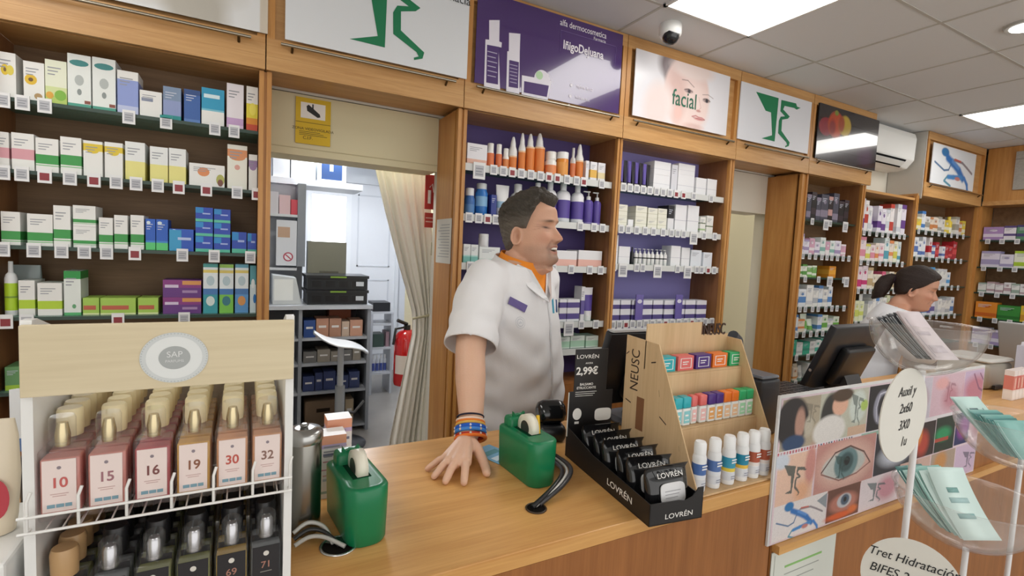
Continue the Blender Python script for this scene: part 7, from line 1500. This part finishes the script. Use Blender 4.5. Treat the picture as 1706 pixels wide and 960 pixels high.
def sheet(name, label, cat, group, M, w, L, curve, col, pr=(), seg=14, mat='carton'):
    """leaflet standing in a bowl: bottom edge at the origin of M, bending along its length"""
    rows, p, ang = [], Vector((0, 0, 0)), curve[0]
    for k in range(seg + 1):
        rows.append([p + Vector((0, -w/2, 0)), p + Vector((0, w/2, 0))]); ang = curve[0] + (curve[1] - curve[0])*k/seg; p = p + Vector((math.sin(ang), 0, math.cos(ang)))*(L/seg)
    m = MB(M).use(mat, col); m.loft(rows, False, False, True, False)
    for (a, b, c, d, cc) in pr:
        i0, i1 = int(a*seg), max(int(b*seg), int(a*seg) + 1); R2 = []
        for i in range(i0, i1 + 1):
            q0, q1 = rows[i]; nrm = Vector((0, 1, 0)).cross((rows[min(i+1, seg)][0] - rows[max(i-1, 0)][0]).normalized())
            if nrm.z < 0: nrm = -nrm
            R2.append([q0.lerp(q1, c) + nrm*.0009, q0.lerp(q1, d) + nrm*.0009])
        m.use(mat, cc).loft(R2, False, False, True, False)
    o = m.build(name, None, True); sd = o.modifiers.new('s', 'SOLIDIFY'); sd.thickness = .0006; sd.offset = 0; return tag(o, label, cat, group)
RZ = -1.90
def SM(b, k, off, jit): return Matrix.Translation(b) @ Matrix.Rotation(RZ, 4, 'Z') @ Matrix.Translation(off) @ Matrix.Rotation(jit, 4, 'Z')
for k in range(9):
    lean = -.93 + .02*k; last = k >= 7; c = '#e6dade' if last else ('#32353b', '#5c6068', '#2a2d33', '#a8acb2')[k % 4]
    sheet('leaflet', 'pale pink leaflet, %s one lying on the dark ones in the top bowl' % ('lower', 'upper')[k-7] if last else '%s leaflet in the top bowl, %s from the left' % (('dark', 'grey', 'black', 'light grey')[k % 4], ORD[k]), 'leaflet', 'leaflets in the top bowl', SM(b1, k, (.010 + .0042*k, 0, -.060 + .0006*k), .04*math.sin(k*1.7)), .052, .112, (lean - .10, lean + .03), c,
          ((.1, .9, .12, .14, '#c8c0c8'), (.2, .3, .2, .8, '#d8ccd4'), (.5, .6, .2, .7, '#d4c8d0')) if last else ((.1, .95, .03, .08, '#c4c8cc'),))
for k in range(9):
    lean = -.86 + .022*k; last = k < 2; c = '#c8e4e0' if last else ('#6aa8a4', '#4c8885', '#84bab4')[k % 3]
    sheet('sachet', '%s sachet in the middle bowl, %s from the left' % ('pale mint printed' if last else ('teal', 'dark teal', 'light teal')[k % 3], ORD[k]), 'sachet', 'teal sachets in the middle bowl', SM(b2, k, (-.010 + .0056*k, .0, -.078), .05*math.sin(k*2.1)), .085, (.128 - .004*k) if not last else .160, (lean - .14, lean + .05), c, ((.5, .85, .2, .205, '#4c6c70'), (.5, .85, .8, .805, '#4c6c70'), (.62, .66, .3, .7, '#5c7c80'), (.72, .75, .3, .6, '#5c7c80')) if last else ((.05, .95, .05, .08, '#a8d0cc'),))
for k in range(10):
    lean = -.88 + .025*k; last = k >= 7; c = '#d2e8e4' if last else ('#98c8c0', '#5c8c8a', '#b4d8d2')[k % 3]
    sheet('sachet', '%s sachet in the lowest bowl, %s from the left' % ('pale mint' if last else ('mint', 'dark teal', 'light mint')[k % 3], ORD[k]), 'sachet', 'mint sachets in the lowest bowl', SM(b3, k, (-.010 + .0056*k, 0, -.078), .13*math.sin(k*1.3)), .086, .146 + .006*math.sin(k*2.3), (lean - .24, lean + .14), c, ((.35, .42, .25, .7, '#8cb4b4'), (.55, .60, .25, .75, '#a8c8c8'), (.7, .74, .3, .6, '#7ca8a4')) if last else ((.05, .95, .04, .07, '#d8ece8'),))
# hanging paper discs with handwriting
def disc(label, centre, r, n, lines, size, r2=None):
    n = Vector(n).normalized(); u = Vector((0, 0, 1)).cross(n).normalized(); w = n.cross(u); c = Vector(centre); N = 48; r2 = r2 or r
    t_ = thing('paper_disc', label, 'sign', tuple(c)); A = [c + u*r*math.cos(2*PI*k/N) + w*r2*math.sin(2*PI*k/N) for k in range(N)]
    m = MB().use('paint', '#dedcd4').add(A + [a - n*.002 for a in A], [tuple(range(N)), tuple(range(N, 2*N))[::-1]] + [(k, (k+1) % N, N + (k+1) % N, N + k) for k in range(N)]); m.build('disc', t_, True)
    m = MB().use('paint', '#1c1c20')
    for txt, dx, dz, sc in lines: m.text(txt, c + n*.0008 + u*dx*r + w*dz*r2, u, w, size*sc, 'CENTER', .004, shear=.3, sx=.9)
    m.build('handwriting', t_, True); return t_
c1 = onY(1507, 692, BYc - .008)
disc('white paper disc seen at a slant, hanging on the leaflet stand pole', (c1.x, BYc - .008, c1.z), .086, (.02, -1, 0), (('Auxil y', 0, .42, 1), ('2x60', 0, .06, 1), ('3X0', 0, -.30, 1), ('1u', .05, -.66, 1)), .025, .086)
c2 = onY(1501, 964, BYc - .03); disc('round white handwritten paper disc at the bottom edge of the picture', (c2.x, BYc - .045, c2.z), .0735, (-.86, -.42, .28), (('Tret Hidratación', .0, .40, 1), ('BIFES 2x O PRS', 0, .02, 1.0)), .021)
